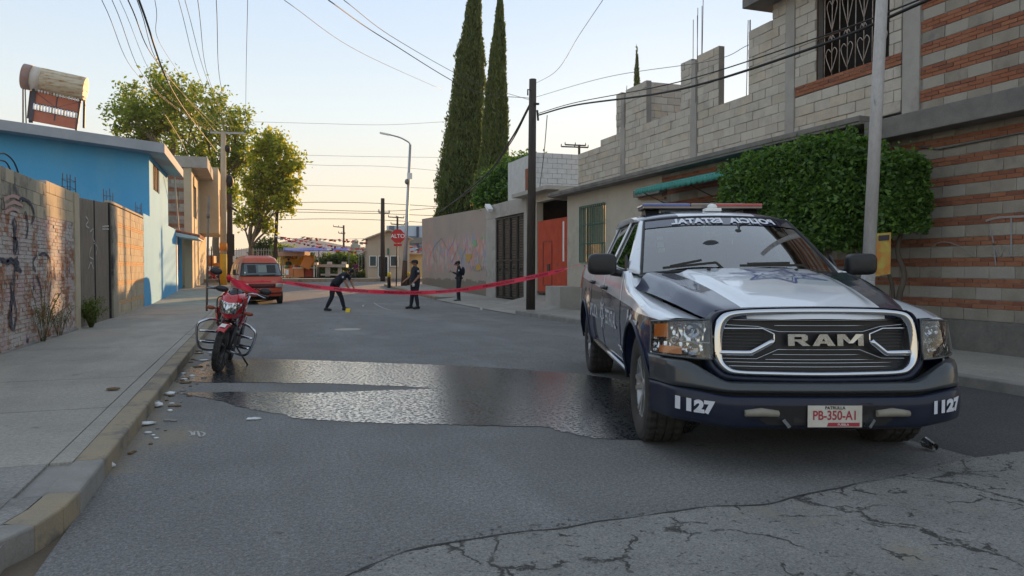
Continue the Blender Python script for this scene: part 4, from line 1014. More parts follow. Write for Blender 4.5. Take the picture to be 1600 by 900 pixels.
# airy trees on the left
def airy(name, loc, blobs, n, ncl, csz, size, matr, label, seed, trunkr=.22, forks=None):
    t = thing('tree', label, 'tree', loc)
    q = MB(); top = forks or 2.5; c0 = Vector(loc)+Vector((0,0,top)); limb(q, loc, c0, trunkr, trunkr*.75, .05)
    for c, r in blobs: 
        P = limb(q, c0-Vector((0,0,R.uniform(0, top*.4))), Vector(c)+Vector((0,0,r[2]*.3)), trunkr*.5, .03, .18)
        for k in range(4):
            e = Vector(c)+Vector((R.uniform(-.8,.8)*r[0], R.uniform(-.8,.8)*r[1], R.uniform(-.5,.8)*r[2])); limb(q, P[3], e, .05, .012, .2)
    q.build('trunk', m_barkp, t, world=True)
    leaves('crown', blobpts(blobs, n, seed, .25, ncl, csz), size, matr, t, seed); return t
def gb(px, d): p = onD(px, 419, d); return (p.x, p.y, gz(p.y))
D_ = 60
airy('t', gb(338, D_), [ob_(x, y, D_+z, (r*1.0, r*1.1, r*.85)) for x, y, z, r in
     ((265,130,0,1.7),(285,160,1,2.0),(240,185,1,2.1),(215,160,2,1.8),(195,180,0,1.4),(210,205,1,1.8),(320,165,0,2.0),(345,190,-1,2.0),(372,185,0,1.2),(380,215,0,1.3),(300,215,0,2.3),(345,245,0,2.2),(255,215,2,2.0),(310,265,0,2.0),(375,260,1,1.4),(340,300,0,1.4),(365,300,0,1.1),(385,240,0,1.1))],
     17000, 620, .34, .17, m_tr1, 'large airy olive green tree rising behind the houses on the left', 12, .3, 6.5)
airy('t', gb(392, 57), [ob_(x, y, 57+z, (r, r, r*.85)) for x, y, z, r in
     ((425,225,0,1.1),(440,240,0,1.2),(455,255,0,.9),(410,255,0,1.2),(430,275,0,1.4),(455,290,0,.9),(402,290,0,1.1),(425,310,0,1.3),(395,325,0,1.0),(445,320,0,.9),(380,345,0,.7),(410,350,0,.9),(418,210,0,.6))],
     9000, 330, .27, .16, m_tr2, 'yellow green tree standing alone beyond the orange van', 17, .2, 3.0)

# ------------------------------------------------------------ poles
m_cpole = M('pale_concrete_pole', (.34,.33,.32), (.26,.25,.24), 4, .85, bump=.3, bscale=40, c3=(.08,.08,.08), s3=3, t3=(.60,.66), aniso=(1,1,.35))
m_wpole = M('dark_wood_pole', (.035,.028,.024), (.055,.045,.038), 5, .9, bump=.7, bscale=20, aniso=(1,1,.15))
m_tan = M('tan_pole', (.42,.33,.22), (.35,.27,.18), 2, .85, bump=.1)
m_galv = M('galvanised', (.36,.37,.38), (.27,.28,.29), 5, .5, metal=.6)
pr = thing('utility_pole', 'pale scarred concrete utility pole between the two ficus trees', 'utility pole', (7.62, 7.55, .1))
q = MB(); pt = onD(1378, 0, 8.9); pb = onD(1356, 440, 9.1); dd = (pb-pt)
q.tube([pb+dd*.26, pt-dd*.6], [.078, .062], 20); q.build('pole', m_cpole, pr, world=True)
q = MB(); q.tube([pb+dd*-.06, pb+dd*.02, pb+dd*.05], [.081,.082,.084], 20); q.build('whitewash_band', M('flaky_whitewash', (.42,.41,.40), (.16,.155,.15), 9, .9, aniso=(1,1,2)), pr, world=True)
bp = thing('wooden_pole', 'tall black wooden utility pole at the kerb by the red gate', 'utility pole', (7.75, 20.2, 0))
q = MB(); A = onD(829, 484, 21.4); B = onD(832.5, 124, 21.4); q.tube([A, B], [.135, .105], 12); q.build('pole', m_wpole, bp, world=True)
q = MB(); q.box(B.x-.02, B.x+.14, B.y-.16, B.y-.08, B.z-.75, B.z-.70); q.tube([B+Vector((-.1,-.1,-.35)), B+Vector((-.2,-.12,-.33)), B+Vector((-.2,-.12,-.5))], .02, 6); q.tube([B+Vector((.1,-.1,-.9)), B+Vector((.12,-.12,-1.2))], .03, 6); q.build('insulator_hardware', m_blackiron, bp, world=True)
def crosspole(name, px, ybase, ytop, d, r, m_, label, arms=((-20, 22, 6),), mband=None, lean=0):
    A = onD(px, ybase, d); A.z = min(A.z, gz(A.y)+.12); B = onD(px+lean, ytop, d); t = thing(name, label, 'utility pole', tuple(A))
    q = MB(); q.tube([A, B], [r, r*.75], 10); q.build('pole', m_, t, world=True)
    for (x0, x1, dy) in arms:
        q = MB(); a = onD(px+lean+x0, ytop+dy, d); b = onD(px+lean+x1, ytop+dy+1.5, d); q.bar(a, b, .10, .10); q.build('crossarm', m_blackiron if d > 50 else m_cpole, t, world=True)
        for k in (0, .5, 1):
            q = MB(); p = a.lerp(b, k); q.tube([p, p+Vector((0,0,.22))], [.05,.03], 6); q.build('insulator', m_wireg, t, world=True)
    if mband:
        q = MB(); q.tube([A, A.lerp(B, mband)], [r*1.06, r*1.04], 10); q.build('painted_base', M('yellow_pole_paint', (.62,.36,.03), (.55,.30,.03), 4, .7), t, world=True)
    return t, B
t0, PT = crosspole('utility_pole', 349, 446, 206, 41, .19, m_tan, 'tan concrete pole with a crossarm and a yellow painted foot beside the van', ((-20, 33, 1),), .205)
q = MB(); q.tube([onD(349,392,41), onD(349,380,41)], .205, 10); q.build('orange_band', plain('orange_band', (.65,.22,.03), .8), t0, world=True)
q = MB(); p = onD(349, 232, 41); q.ball(p+Vector((.2,0,0)), .18, .18, .22); q.ball(p+Vector((.3,0,-1.8)), .22, .2, .35); q.build('splice_box', m_blackiron, t0, world=True)
t1, PB = crosspole('wooden_pole', 359, 440, 304, 44, .20, m_wpole, 'short dark broken wooden pole behind the tan pole', ())
q = MB(); q.tube([onD(358,322,43.7), onD(370,330,43.7)], .07, 6); q.box(PB.x-.2, PB.x+.24, PB.y-.3, PB.y-.25, 2.0, 3.3); q.build('stub_arm', m_blackiron, t1, world=True)
crosspole('utility_pole', 428, 420, 310, 58, .16, m_wpole, 'thin leaning pole behind the roof of the van', (), lean=6)
pA, _ = crosspole('utility_pole', 598, 440, 310, 50, .17, m_wpole, 'dark pole standing in front of the guard kiosk', ((-6, 10, 22),))
crosspole('utility_pole', 537, 400, 352, 90, .14, m_wpole, 'small far pole with a transformer above the blue tarpaulin', ((-16, 0, 2), (-8, 2, 12)))
crosspole('utility_pole', 621, 420, 338, 75, .13, m_wpole, 'far pole with two crossarms behind the stop sign', ((-14, 10, 1), (-10, 11, 12)))
crosspole('utility_pole', 905, 280, 226, 60, .13, m_wpole, 'tilted far pole top with crossarm over the left end of the parapet', ((-28, 14, 3), (-22, 10, 0)))
# street lamp
sl = thing('street_lamp', 'tall galvanised street lamp with curved arm at the far corner', 'street lamp', tuple(onG(632, 448, .1)))
dL = 41.5; a = onD(631, 447, dL); b = onD(641, 226, dL); q = MB(); q.tube([a, a.lerp(b, .33), b], [.15, .10, .07], 10); q.build('pole', m_galv, sl, world=True)
q = MB(); q.tube(smoothline([b, onD(638, 222, dL), onD(625, 215, dL-.1), onD(607, 210, dL-.2)], 5), .045, 6); q.build('arm', m_galv, sl, world=True)
q = MB(); c = onD(601, 209, dL-.2); q.obox(c, .55, .2, .10, Matrix.Rotation(radians(-20), 3, 'Z')@Matrix.Rotation(radians(12), 3, 'Y')); q.build('lamp_head', m_wht, sl, world=True, bevel=.03)
q = MB(); c = onD(640, 275, dL-.15); q.box(c.x-.14, c.x+.14, c.y-.03, c.y, c.z-.17, c.z+.17); q.build('notice', m_wht, sl, world=True)
q = MB(); c = onD(637, 284, dL-.1); q.ball(c+Vector((-.05,0,0)), .12, .12, .16, 8, 5); q.build('photocell_box', m_wireg, sl, world=True)
q = MB(); q.tube([a-Vector((0,0,.2)), a.lerp(b,.18)], [.19,.13], 10); q.build('rusty_foot', m_rust, sl, world=True)
# text helper
def textmesh(s_, size, depth=0, bold=.0, sx=1, space=1.0, align='CENTER', shear=0):
    cu = bpy.data.curves.new('txt', 'FONT'); cu.body = s_; cu.size = size; cu.extrude = depth; cu.offset = bold; cu.align_x = align; cu.align_y = 'CENTER'; cu.space_character = space; cu.shear = shear
    o = bpy.data.objects.new('txt', cu); COL.objects.link(o); dg = bpy.context.evaluated_depsgraph_get(); me = bpy.data.meshes.new_from_object(o.evaluated_get(dg))
    V = [(v_.co.x*sx, v_.co.y, v_.co.z) for v_ in me.vertices]; F = [tuple(p.vertices) for p in me.polygons]
    bpy.data.objects.remove(o); bpy.data.curves.remove(cu); bpy.data.meshes.remove(me); return V, F
def camrot(): return Matrix.Rotation(-YAW, 3, 'Z')
def textpart(name, s_, size, loc, m_, parent, rot=None, fn=None, world=True, **kw):
    V, F = textmesh(s_, size, **kw); q = MB()
    if fn: P = [fn(Vector(v_)) for v_ in V]
    else: P = [Vector(loc)+rot@Vector((v_[0], -v_[2], v_[1])) for v_ in V]
    q.add(P, F); return q.build(name, m_, parent, world=world, recalc=False)
st = thing('stop_sign', 'red octagonal stop sign on a thin post at the far corner', 'sign', tuple(onG(620, 449, .1)))
dS = 40.8; q = MB(); q.tube([onD(619, 449, dS), onD(621, 372, dS)], .035, 8); q.build('post', m_blackiron, st, world=True)
c = onD(621.5, 369, dS-.06); Rm = camrot(); q = MB(); P8 = [(cos(radians(22.5+45*k))*.40, sin(radians(22.5+45*k))*.40) for k in range(8)]
q.add([c+Rm@Vector((x, 0, z)) for x, z in P8]+[c+Rm@Vector((x, .02, z)) for x, z in P8], [tuple(range(8)), tuple(range(15, 7, -1))]+[(k, k+8, (k+1) % 8+8, (k+1) % 8) for k in range(8)])
q.build('plate', M('sign_red', (.60,.02,.02), (.52,.02,.02), 3, .4), st, world=True)
textpart('lettering', 'ALTO', .30, c+Rm@Vector((0,-.008,0)), m_wht, st, Rm, bold=.006)
q = MB(); q.add([c+Rm@Vector((x, 0, z)) for x, z in ((-.22,-.42),(.22,-.42),(.22,-.55),(-.22,-.55))], [(0,1,2,3)]); q.build('lower_plate', m_brkA if False else bpy.data.materials['sign_red'], st, world=True, solid=.01)
def bollard(px, py, label):
    g = onG(px, py, .1); t = thing('bollard', label, 'bollard', tuple(g), group='bollards at the far corner')
    q = MB(); q.lathe([(.10,-.1),(.10,.5),(.095,.52)], g, n=12); q.build('post', m_blackiron, t, world=True)
    q = MB(); q.lathe([(.105,.50),(.105,.70),(.07,.76),(0,.78)], g, n=12); q.build('band', M('bollard_yellow', (.60,.42,.03), None, 4, .6), t, world=True)
bollard(608, 447, 'black bollard with a yellow top left of the stop sign post'); bollard(638, 446, 'dark bollard with a dull top right of the street lamp')
# bare sign post on left pavement
sp_ = thing('sign_post', 'bare grey signless post standing on the left pavement', 'post', tuple(onG(323, 486, .12)))
q = MB(); g = onG(323, 486, .12); d = 1/ (1) ; dd = (g-CP).dot(Vector((sin(YAW), cos(YAW), 0))); q.tube([g, onD(326, 306, dd)], .03, 8); q.tube([onD(325, 334, dd), onD(325, 340, dd)], .045, 8); q.build('post', M('old_post', (.17,.15,.13), (.12,.10,.09), 6, .7), sp_, world=True)

# ------------------------------------------------------------ wires
def wire(pts, r, label, m_=m_wire, n=10):
    mb = MB(); mb.tube(smoothline(pts, n), r, 5); return tag(mb.build('cable', m_, None), label, 'cable')
for i, (x0, x1, y1, r_, lab) in enumerate(((159,225,128,.010,'leftmost thin overhead line at the top left of the sky'),(175,240,138,.010,'second thin overhead line from the left edge of the sky'),(187,255,140,.007,'very faint third overhead line from the left'),
        (200,251,105,.018,'thick overhead line just left of the cable bundle'),(217,276,153,.032,'thickest black bundled cable running down the left sky'),(214,262,120,.012,'thin line hugging the left of the cable bundle'),
        (242,262,88,.009,'thin line just right of the cable bundle'),(279,315,128,.009,'overhead line left of the middle pair over the tree'),(289,325,128,.009,'overhead line right of the middle pair over the tree'),
        (309,328,128,.010,'overhead line right of the tree top'),(338,346,138,.011,'near vertical overhead line above the tan pole'),(387,384,170,.009,'overhead line dropping straight down right of the tan pole'))):
    ex = PT+Vector((-.9+i*.15, 0, .05 if i != 4 else -1.2))
    near = onD(x0-(x1-x0)/y1*260, -260, 9); mid = onD((x0+x1)/2, y1/2, 17)
    a0 = onD(x0, 0, 12.5)
    wire([near, a0, onD(x1, y1, 23), ex if i < 11 else onD(383,330,50)], r_*.62, lab)
# right pair of cables from black pole
P_ = lambda px, py, u=7.75: onU(px, py, u)
wire([B+Vector((.1,-.1,-1.05)), onD(900,164,19), onD(1060,140,14.0), onD(1280,71,10.6), onD(1450,0,8.7), onD(1600,-60,7.5)], .022, 'thick lower cable running from the black pole over the block house')
wire([B+Vector((.1,-.1,-1.0)), onD(900,160,19), onD(1060,128,14.0), onD(1280,58,10.6), onD(1430,2,8.7), onD(1600,-72,7.5)], .011, 'thin upper cable above the thick one over the block house')
wire([B+Vector((-.1,0,-.75)), onD(800,215,24), onD(760,272,30), onD(690,331,41)], .03, 'thick cable drooping from the black pole across the cypresses')
wire([B+Vector((-.1,0,-.8)), onD(796,226,24), onD(750,286,30), onD(680,335,41)], .018, 'thinner cable below the drooping one across the cypresses')
wire([B+Vector((-.1,0,-.55)), onD(740,142,19), onD(600,60,14), onD(513,0,11)], .009, 'upper thin wire from the black pole to the top of the sky')
wire([B+Vector((-.1,0,-.6)), onD(740,128,19), onD(620,62,14), onD(537,0,11)], .006, 'second thin wire beside the upper one to the top of the sky')
wire([onD(690,140,22), onD(560,80,15), onD(444,0,11)], .005, 'faint thin wire at the top centre of the sky')
wire([B+Vector((.1,0,-.1)), onD(870,110,16), onD(905,55,13), onD(942,0,11)], .005, 'thin wire rising right from the top of the black pole')
wire([B+Vector((.1,0,-.5)), onD(950,120,16), onD(1110,95,13.5), onD(1170,70,12.6)], .006, 'faint service wire sagging between the black pole and the towers', m_wireg)
wire([onD(843,295,26), onD(850,240,25), onD(855,180,24)], .015, 'thin bent aerial wire rising behind the black pole', m_wireg)
wire([onD(255,175,30), onD(285,225,36), onD(312,285,44)], .02, 'pale service wire dropping to the roof of the banded house', m_wireg)
for i, (ya, yb, yc, lab) in enumerate(((190,193,190,'faint highest far wire'),(240,243,246,'second far wire above the street lamp joint'),(252,258,268,'third far wire slanting behind the lamp'),(286,290,295,'far wire at mid height of the lamp pole'),(318,316,324,'far wire above the pole top by the kiosk'),
        (324,328,324,'sagging far wire at the kiosk pole top'),(330,332,338,'low far wire above the bunting'),(345,342,350,'lowest far wire above the bunting'))):
    wire([onD(385, ya, 62), onD(500, yb, 62), onD(600, yb+2, 62), onD(700, yc, 62)], .022 if i > 3 else .012, lab+' across the sunset sky')

# ------------------------------------------------------------ far side of the cross street
m_kiosk = M('kiosk_beige', (.40,.35,.27), (.36,.31,.24), 1.5, .85, bump=.1)
ks = thing('guard_kiosk', 'small beige gable roofed guard kiosk across the junction', 'kiosk', tuple(onD(610, 434, 53)))
K = lambda px, py, dd=0: onD(px, py, 53+dd)
def quad3(mb, pts, mi=0): mb.add(pts, [tuple(range(len(pts)))], mi)
q = MB(); fr = [K(575,434),K(640,434),K(640,372),K(608,360),K(575,372)]; kb = [p+Vector((.3,3.4,0)) for p in fr]
q.add(fr+kb, [(0,1,2,3,4),(9,8,7,6,5)]+[(k,k+5,(k+1)%5+5,(k+1)%5) for k in range(5)]); q.build('walls', m_kiosk, ks, world=True)
for (a, b) in ((0, 1),):
    q = MB(); e = .12
    for (p, r_) in ((K(571,374,-.4),K(608,360,-.4)),(K(608,360,-.4),K(646,375,-.4))):
        q.add([p, r_, r_+Vector((.3,4.2,0)), p+Vector((.3,4.2,0)), p+Vector((0,0,.1)), r_+Vector((0,0,.1)), r_+Vector((.3,4.2,.1)), p+Vector((.3,4.2,.1))], [(0,1,2,3),(7,6,5,4),(0,4,5,1),(2,6,7,3),(0,3,7,4),(1,5,6,2)])
    q.build('roof', m_kiosk, ks, world=True)
m_kgl = plain('kiosk_glass', (.05,.055,.055), .12)
for (x0,y0,x1,y1,nm,m_) in ((577.5,400,588,416,'window',m_kgl),(591,400,606,433,'door',m_kgl),(600,401,607,433,'doorway',m_dark),(610,400,622,416,'window',m_kgl),(605,388,608,398,'sign_panel',m_green)):
    q = MB(); quad3(q, [K(x0,y1,-.06),K(x1,y1,-.06),K(x1,y0,-.06),K(x0,y0,-.06)]); q.build(nm, m_, ks, world=True, solid=.03)
    q = MB()
    for (a, b) in (((x0,y0),(x1,y0)),((x1,y0),(x1,y1)),((x1,y1),(x0,y1)),((x0,y1),(x0,y0))): q.bar(K(*a, -.1), K(*b, -.1), .05, .05)
    if nm != 'sign_panel': q.build(nm+'_frame', m_wht, ks, world=True)
yb_ = thing('yellow_annex', 'sunlit yellow walled building right of the guard kiosk', 'building', tuple(onD(650,434,56)))
q = MB(); fr = [onD(622,434,54),onD(660,434,54),onD(660,396,54),onD(622,396,54)]; q.add(fr+[p+Vector((0,6,0)) for p in fr], [(0,1,2,3),(7,6,5,4),(0,4,5,1),(1,5,6,2),(2,6,7,3),(3,7,4,0)]); q.build('walls', M('ochre_wall', (.52,.40,.20), (.46,.34,.17), 1, .85), yb_, world=True)
q = MB(); fr = [onD(621,397.5,53.7),onD(662,397.5,53.7),onD(662,395,53.7),onD(621,395,53.7)]; q.add(fr+[p+Vector((0,6.5,0)) for p in fr], [(0,1,2,3),(7,6,5,4),(0,4,5,1),(1,5,6,2),(2,6,7,3),(3,7,4,0)]); q.build('parapet', m_kiosk, yb_, world=True)
# pale blue office block far behind
fb = thing('office_building', 'pale blue flat roofed office building far behind the kiosk', 'building', tuple(onD(640, 425, 110)))
def fbox(x0, x1, y0, y1, d, dp, nm, m_, par=fb):
    q = MB(); fr = [onD(x0,y1,d),onD(x1,y1,d),onD(x1,y0,d),onD(x0,y0,d)]; v_ = Vector((sin(YAW), cos(YAW), 0))*dp; q.add(fr+[p+v_ for p in fr], [(0,1,2,3),(7,6,5,4),(0,4,5,1),(1,5,6,2),(2,6,7,3),(3,7,4,0)]); return q.build(nm, m_, par, world=True)
m_fbl = M('far_pale_blue', (.40,.47,.56), (.36,.43,.52), .3, .8); m_fbd = plain('far_glass', (.12,.15,.20), .3); m_navyf = plain('far_navy', (.04,.06,.13), .6)
fbox(594.5,604,361,430,110,12,'stair_tower',m_fbl); fbox(604,664,352.5,430,111,14,'block',m_fbl); fbox(608,616,352.6,364,110.8,.3,'dark_bay',m_fbd); fbox(650.5,654,354,398,110.6,.5,'navy_strip',m_navyf)
fbox(617,650,369,383,110.7,.3,'window_band',m_fbd); fbox(636,664,371,380,110.5,.3,'grey_band',plain('far_grey',(.2,.19,.18),.8)); fbox(598,603,380,386,109.8,.3,'window',m_fbd); fbox(655,664,384,392,110.6,.3,'window',m_fbd)
wt = thing('concrete_tower', 'slim grey concrete tower rising behind the bushes', 'tower', tuple(onD(552,420,90)))
fbox(548,558,382,425,90,2,'shaft',m_conc,wt); fbox(550,556,375,382,90,1.5,'cap',m_conc,wt)
# hills in the haze
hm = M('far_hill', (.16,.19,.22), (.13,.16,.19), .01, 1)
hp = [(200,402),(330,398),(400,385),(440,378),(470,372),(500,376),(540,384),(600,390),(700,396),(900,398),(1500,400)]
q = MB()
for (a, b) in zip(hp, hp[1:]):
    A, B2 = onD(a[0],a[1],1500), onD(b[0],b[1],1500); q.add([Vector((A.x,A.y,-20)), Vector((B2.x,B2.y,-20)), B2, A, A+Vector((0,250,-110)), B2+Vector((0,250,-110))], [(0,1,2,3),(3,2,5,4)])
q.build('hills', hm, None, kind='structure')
# rail fence behind the stall
def bars(px0, px1, n, yt, yb, d, nm, lab, m_, r=.025):
    t = thing(nm, lab, 'fence', tuple(onD((px0+px1)/2, yb, d)))
    for k in range(n+1):
        x = px0+(px1-px0)*k/n; q = MB(); q.bar(onD(x, yb, d), onD(x, yt+R.uniform(-1,1)*0, d), r*2, r*2); q.build('upright', m_, t, world=True)
    for y in (yt+3, yb-5): q = MB(); q.bar(onD(px0, y, d), onD(px1, y, d), .04, .04); q.build('rail', m_, t, world=True)
bars(300, 470, 44, 388, 432, 60, 'steel_fence', 'tall fence of thin steel uprights behind the van and the stall', m_galv)
bars(470, 575, 22, 385, 430, 63, 'steel_fence', 'wire fence uprights in front of the green bushes', m_galv, .015)
# bushes
def bush(px, py, d, rx, rz, n, label, seed, m_=m_bush):
    c = onD(px, py, d); t = thing('bush', label, 'bush', (c.x, c.y, gz(c.y)))
    bb = [((c.x+R.uniform(-.5,.5)*rx, c.y+R.uniform(-.4,.4), c.z+R.uniform(-.4,.4)*rz), (rx*R.uniform(.45,.7), .9, rz*R.uniform(.5,.8))) for _ in range(6)]
    q = MB(); q.tube([(c.x,c.y,gz(c.y)),(c.x,c.y,c.z)], .06, 5); q.build('stem', m_bark, t, world=True)
    leaves('leaves', blobpts(bb, n, seed, .2, n//30, .16), .11, m_, t, seed)
for i, (px, py, rx, rz, lab) in enumerate(((508,410,1.9,1.1,'dark green bush behind the white bench'),(530,405,1.6,1.3,'yellowish bush at the middle of the green row'),(486,412,1.2,.9,'bush beside the food stall'),(545,412,1.3,1.0,'green bush right of the row'),(568,408,1.2,1.2,'bush left of the guard kiosk'),(440,392,1.4,.9,'bright bush above the left end of the stall'),(415,390,1.8,1.2,'round dark bush behind the van'))):
    bush(px, py, 62+i*.7, rx, rz, 2600, lab, 30+i, m_tr1 if i in (1, 5) else m_bush)
hd = MB(); 
for i in range(50): c = onD(470+i*2.3, 428+R.uniform(-3,2), 60); hd.ball((c.x, c.y, c.z), .5, .4, .35, 6, 4)
P__ = np.array([tuple(onD(R.uniform(468,575), R.uniform(424,434), R.uniform(57,60))) for _ in range(5000)]); leaves('low_plants', P__, .10, m_bush, None, 91, label='low green ground cover in front of the fence', kind='stuff')

# white park bench wall
wb = thing('concrete_bench', 'long white concrete bench and table behind the bending officer', 'bench', tuple(onD(520, 434, 57)))
W = lambda px, py: onD(px, py, 57)
def wbar(a, b, w_, h_, nm, m_=m_wht, par=wb, d=57):
    q = MB(); q.bar(onD(*a, d), onD(*b, d), w_, h_); q.build(nm, m_, par, world=True)
wbar((496,415),(543,415.5), 1.0, .22, 'table_top'); wbar((512,416),(512,432), .25, .35, 'post'); wbar((531,416),(531,432), .2, .3, 'post'); wbar((502,429),(545,429.5), .4, .14, 'seat')
for x in (515, 538): wbar((x,409),(x,413), .35, .35, 'post_cap')
# food stall with tarp
fs = thing('food_stall', 'orange market stall with counters and a yellow back panel behind the van', 'stall', tuple(onD(465, 434, 55)))
dF = 55
def fq(nm, x0, y0, x1, y1, m_, dd=0, dp=.05, par=fs): return fbox(x0, x1, y0, y1, dF+dd, dp, nm, m_, par)
m_or = M('orange_panel', (.55,.22,.08), (.45,.18,.08), 2, .7); m_yl = M('yellow_panel', (.50,.30,.03), (.38,.22,.03), 2, .8)
fq('counter', 446,419,458,433, m_or, 0, .9); fq('counter', 458.8,419,474.5,433, m_or, 0, .9); fq('counter_top', 457,418,488,419.4, m_wht, -.05, 1)
fq('barrel_stack', 476,420,488,432.5, M('red_stack', (.28,.05,.03), None, 3, .7), .1, .7)
fq('back_panel', 438,399,474,415, m_yl, 1.4, .05); fq('back_panel', 474,399,491,417, m_yl, 1.0, .05); fq('fascia', 434,393,476,400, M('dirty_pink_board', (.42,.27,.20), (.35,.22,.17), 2, .8), -.1, 1.5)
fq('leg', 490,415,491.4,433, m_wht, -.2, .06); fq('leg', 494,415,495.2,433, m_wht, .8, .06); fq('cool_box', 491,410,496,414, m_wht, 0, .3)
stuffc = [plain('goods_red',(.45,.06,.03),.6), plain('goods_orange',(.6,.2,.04),.6), plain('goods_pale',(.5,.4,.3),.6), plain('goods_green',(.1,.2,.05),.6), plain('goods_brown',(.15,.07,.04),.6)]
for i in range(26):
    x = R.uniform(446,488); c = onD(x, 417.6-R.random()*1.5, dF+R.uniform(.1,.8)); q = MB(); q.ball(c, R.uniform(.1,.22), .12, R.uniform(.08,.16), 8, 5); tag(q.build('produce', R.choice(stuffc), None, recalc=False), 'heap of produce on the orange stall counter', 'produce', 'goods on the stall counter')
for i in range(10):
    x = 440+i*3.3; c = onD(x, 401.5+R.random()*3, dF+.5); q = MB(); q.tube([c+Vector((0,0,.3)), c+Vector((0,0,-.05))], [.01,.09], 6); tag(q.build('hanging_bag', R.choice(stuffc), None), 'bag of goods hanging under the stall fascia', 'bag', 'bags hung on the stall')
q = MB(); q.obox(onD(480,410,dF-.3), .7, .3, .95, Matrix.Rotation(.4,3,'Y')); tag(q.build('orange_lid', stuffc[1], None, bevel=.06), 'big orange plastic tub leaning on the stall', 'tub')
tp_ = thing('tarpaulin', 'blue tarpaulin stretched over the stall and bench', 'tarpaulin', tuple(onD(495, 434, 55)))
q = MB()
def tarp(s_, t):
    x = 443+102*s_; sag = 3.0*sin(pi*s_)*.3; return onD(x, 386.5+5*t+sag+ (1-s_)*0+1.5*sin(s_*9)*.3, 56.5-2.5*t)
q.grid(tarp, 24, 6); q.build('sheet', M('blue_tarp', (.04,.06,.38), (.03,.05,.30), 1, .45, bump=.1, bscale=6), tp_, world=True, solid=.01)
for x, y in ((443,388),(545,391),(498,389)): q = MB(); q.tube([onD(x,y,55.5), onD(x,434,55.5)], .035, 6); q.build('tarp_pole', m_galv, tp_, world=True)
# second orange awning and goods at far left behind the pole
fl2 = thing('market_stall', 'little stall with orange cloths glimpsed left of the tan pole', 'stall', tuple(onD(330, 440, 52)))
for (x0,y0,x1,y1,m_,nm) in ((312,391,318,404,stuffc[0],'cloth'),(319,400,334,412,stuffc[1],'cloth'),(312,404,316,420,stuffc[0],'cloth'),(322,411,345,416,stuffc[1],'cloth'),(335,418,346,430,plain('blue_bundle',(.05,.15,.4),.7),'bundle'),(316,436,322,444,m_yl,'bundle')):
    fbox(x0,x1,y0,y1,52+R.uniform(-.5,.5),.5,nm,m_,fl2)
for x in (314,346,330): q = MB(); q.bar(onD(x,385,52), onD(x,441,52), .06,.06); q.build('pole', m_blackiron, fl2, world=True)
for x, y in ((333,432),(339,428),(344,436)):
    pass
# bunting
m_fr_, m_fw_ = plain('bunting_red', (.62,.04,.03), .7), plain('bunting_white', (.7,.68,.64), .7)
strings = [((428,368),(520,384),(602,392),56,30,'upper'),((430,371),(500,374),(600,372),60,16,'thin topmost'),((436,372),(540,392),(660,392),54,34,'sagging lower'),((560,378),(610,383),(680,390),54,16,'rightmost'),((470,370),(560,378),(650,384),58,26,'middle')]
for (a, m0, b, d, n, lab) in strings:
    t = thing('bunting_string', lab+' string of red and white paper bunting over the stalls', 'bunting', tuple(onD(*a, d)), group='bunting strings over the junction')
    P = smoothline([onD(*a, d), onD(*m0, d), onD(*b, d)], 40); q = MB(); q.tube(P[::4]+[P[-1]], .012, 4); q.build('cord', m_wireg, t, world=True)
    for k in range(n):
        i = int((k+.5)/n*(len(P)-1)); p = P[i]; s_ = R.uniform(.2,.38); tl = Vector((R.uniform(.5,1), R.uniform(-.3,.3), R.uniform(-.15,.15)))
        q = MB(); dn = Vector((R.uniform(-.1,.1), R.uniform(-.5,.5), -R.uniform(.08,.16))); q.add([p, p+tl*s_, p+tl*s_+dn, p+dn], [(0,1,2,3)]); q.build('flag', m_fr_ if (k % 4) else m_fw_, t, world=True, recalc=False)

# ------------------------------------------------------------ small things
# weeds
def weed(px, py, h, n, spread, label, m_, seed, base=None, sz=.03):
    g = base or onG(px, py, .12); t = thing('weed', label, 'plant', tuple(g)); rg = random.Random(seed); P = []; q = MB()
    for i in range(n):
        a = rg.uniform(0, 2*pi); e = g+Vector((cos(a)*spread*rg.random(), sin(a)*spread*rg.random(), h*rg.uniform(.5,1)))
        pts = smoothline([g+Vector((cos(a)*.03, sin(a)*.03, 0)), g.lerp(e, .5)+Vector((0,0,h*.1)), e], 4); q.tube(pts, .004, 4)
        for p in pts[3:]:
            for _ in range(5): P.append(tuple(p+Vector((rg.gauss(0,.03), rg.gauss(0,.03), rg.gauss(0,.03)))))
    q.build('stems', m_, t, world=True); leaves('leaves', np.array(P), sz, m_, t, seed, asp=.3, up=1)
m_weed = leafmat('weed_leaf', (.08,.13,.02), (.18,.20,.05), .4); m_dry = leafmat('dry_weed_leaf', (.12,.12,.05), (.22,.19,.09), .3)
weed(135, 509, .62, 60, .34, 'lush green weed clump at the foot of the grey gate', m_weed, 3, base=Vector((LU+.16, 17.25, .06)))
weed(50, 530, 1.0, 16, .45, 'tall thin dry weeds against the graffiti brick wall', m_dry, 4, base=Vector((LU+.12, 13.7, .1)), sz=.022)
weed(75, 530, .6, 12, .35, 'shorter dry weeds further along the graffiti brick wall', m_dry, 5, base=Vector((LU+.12, 14.8, .1)), sz=.022)
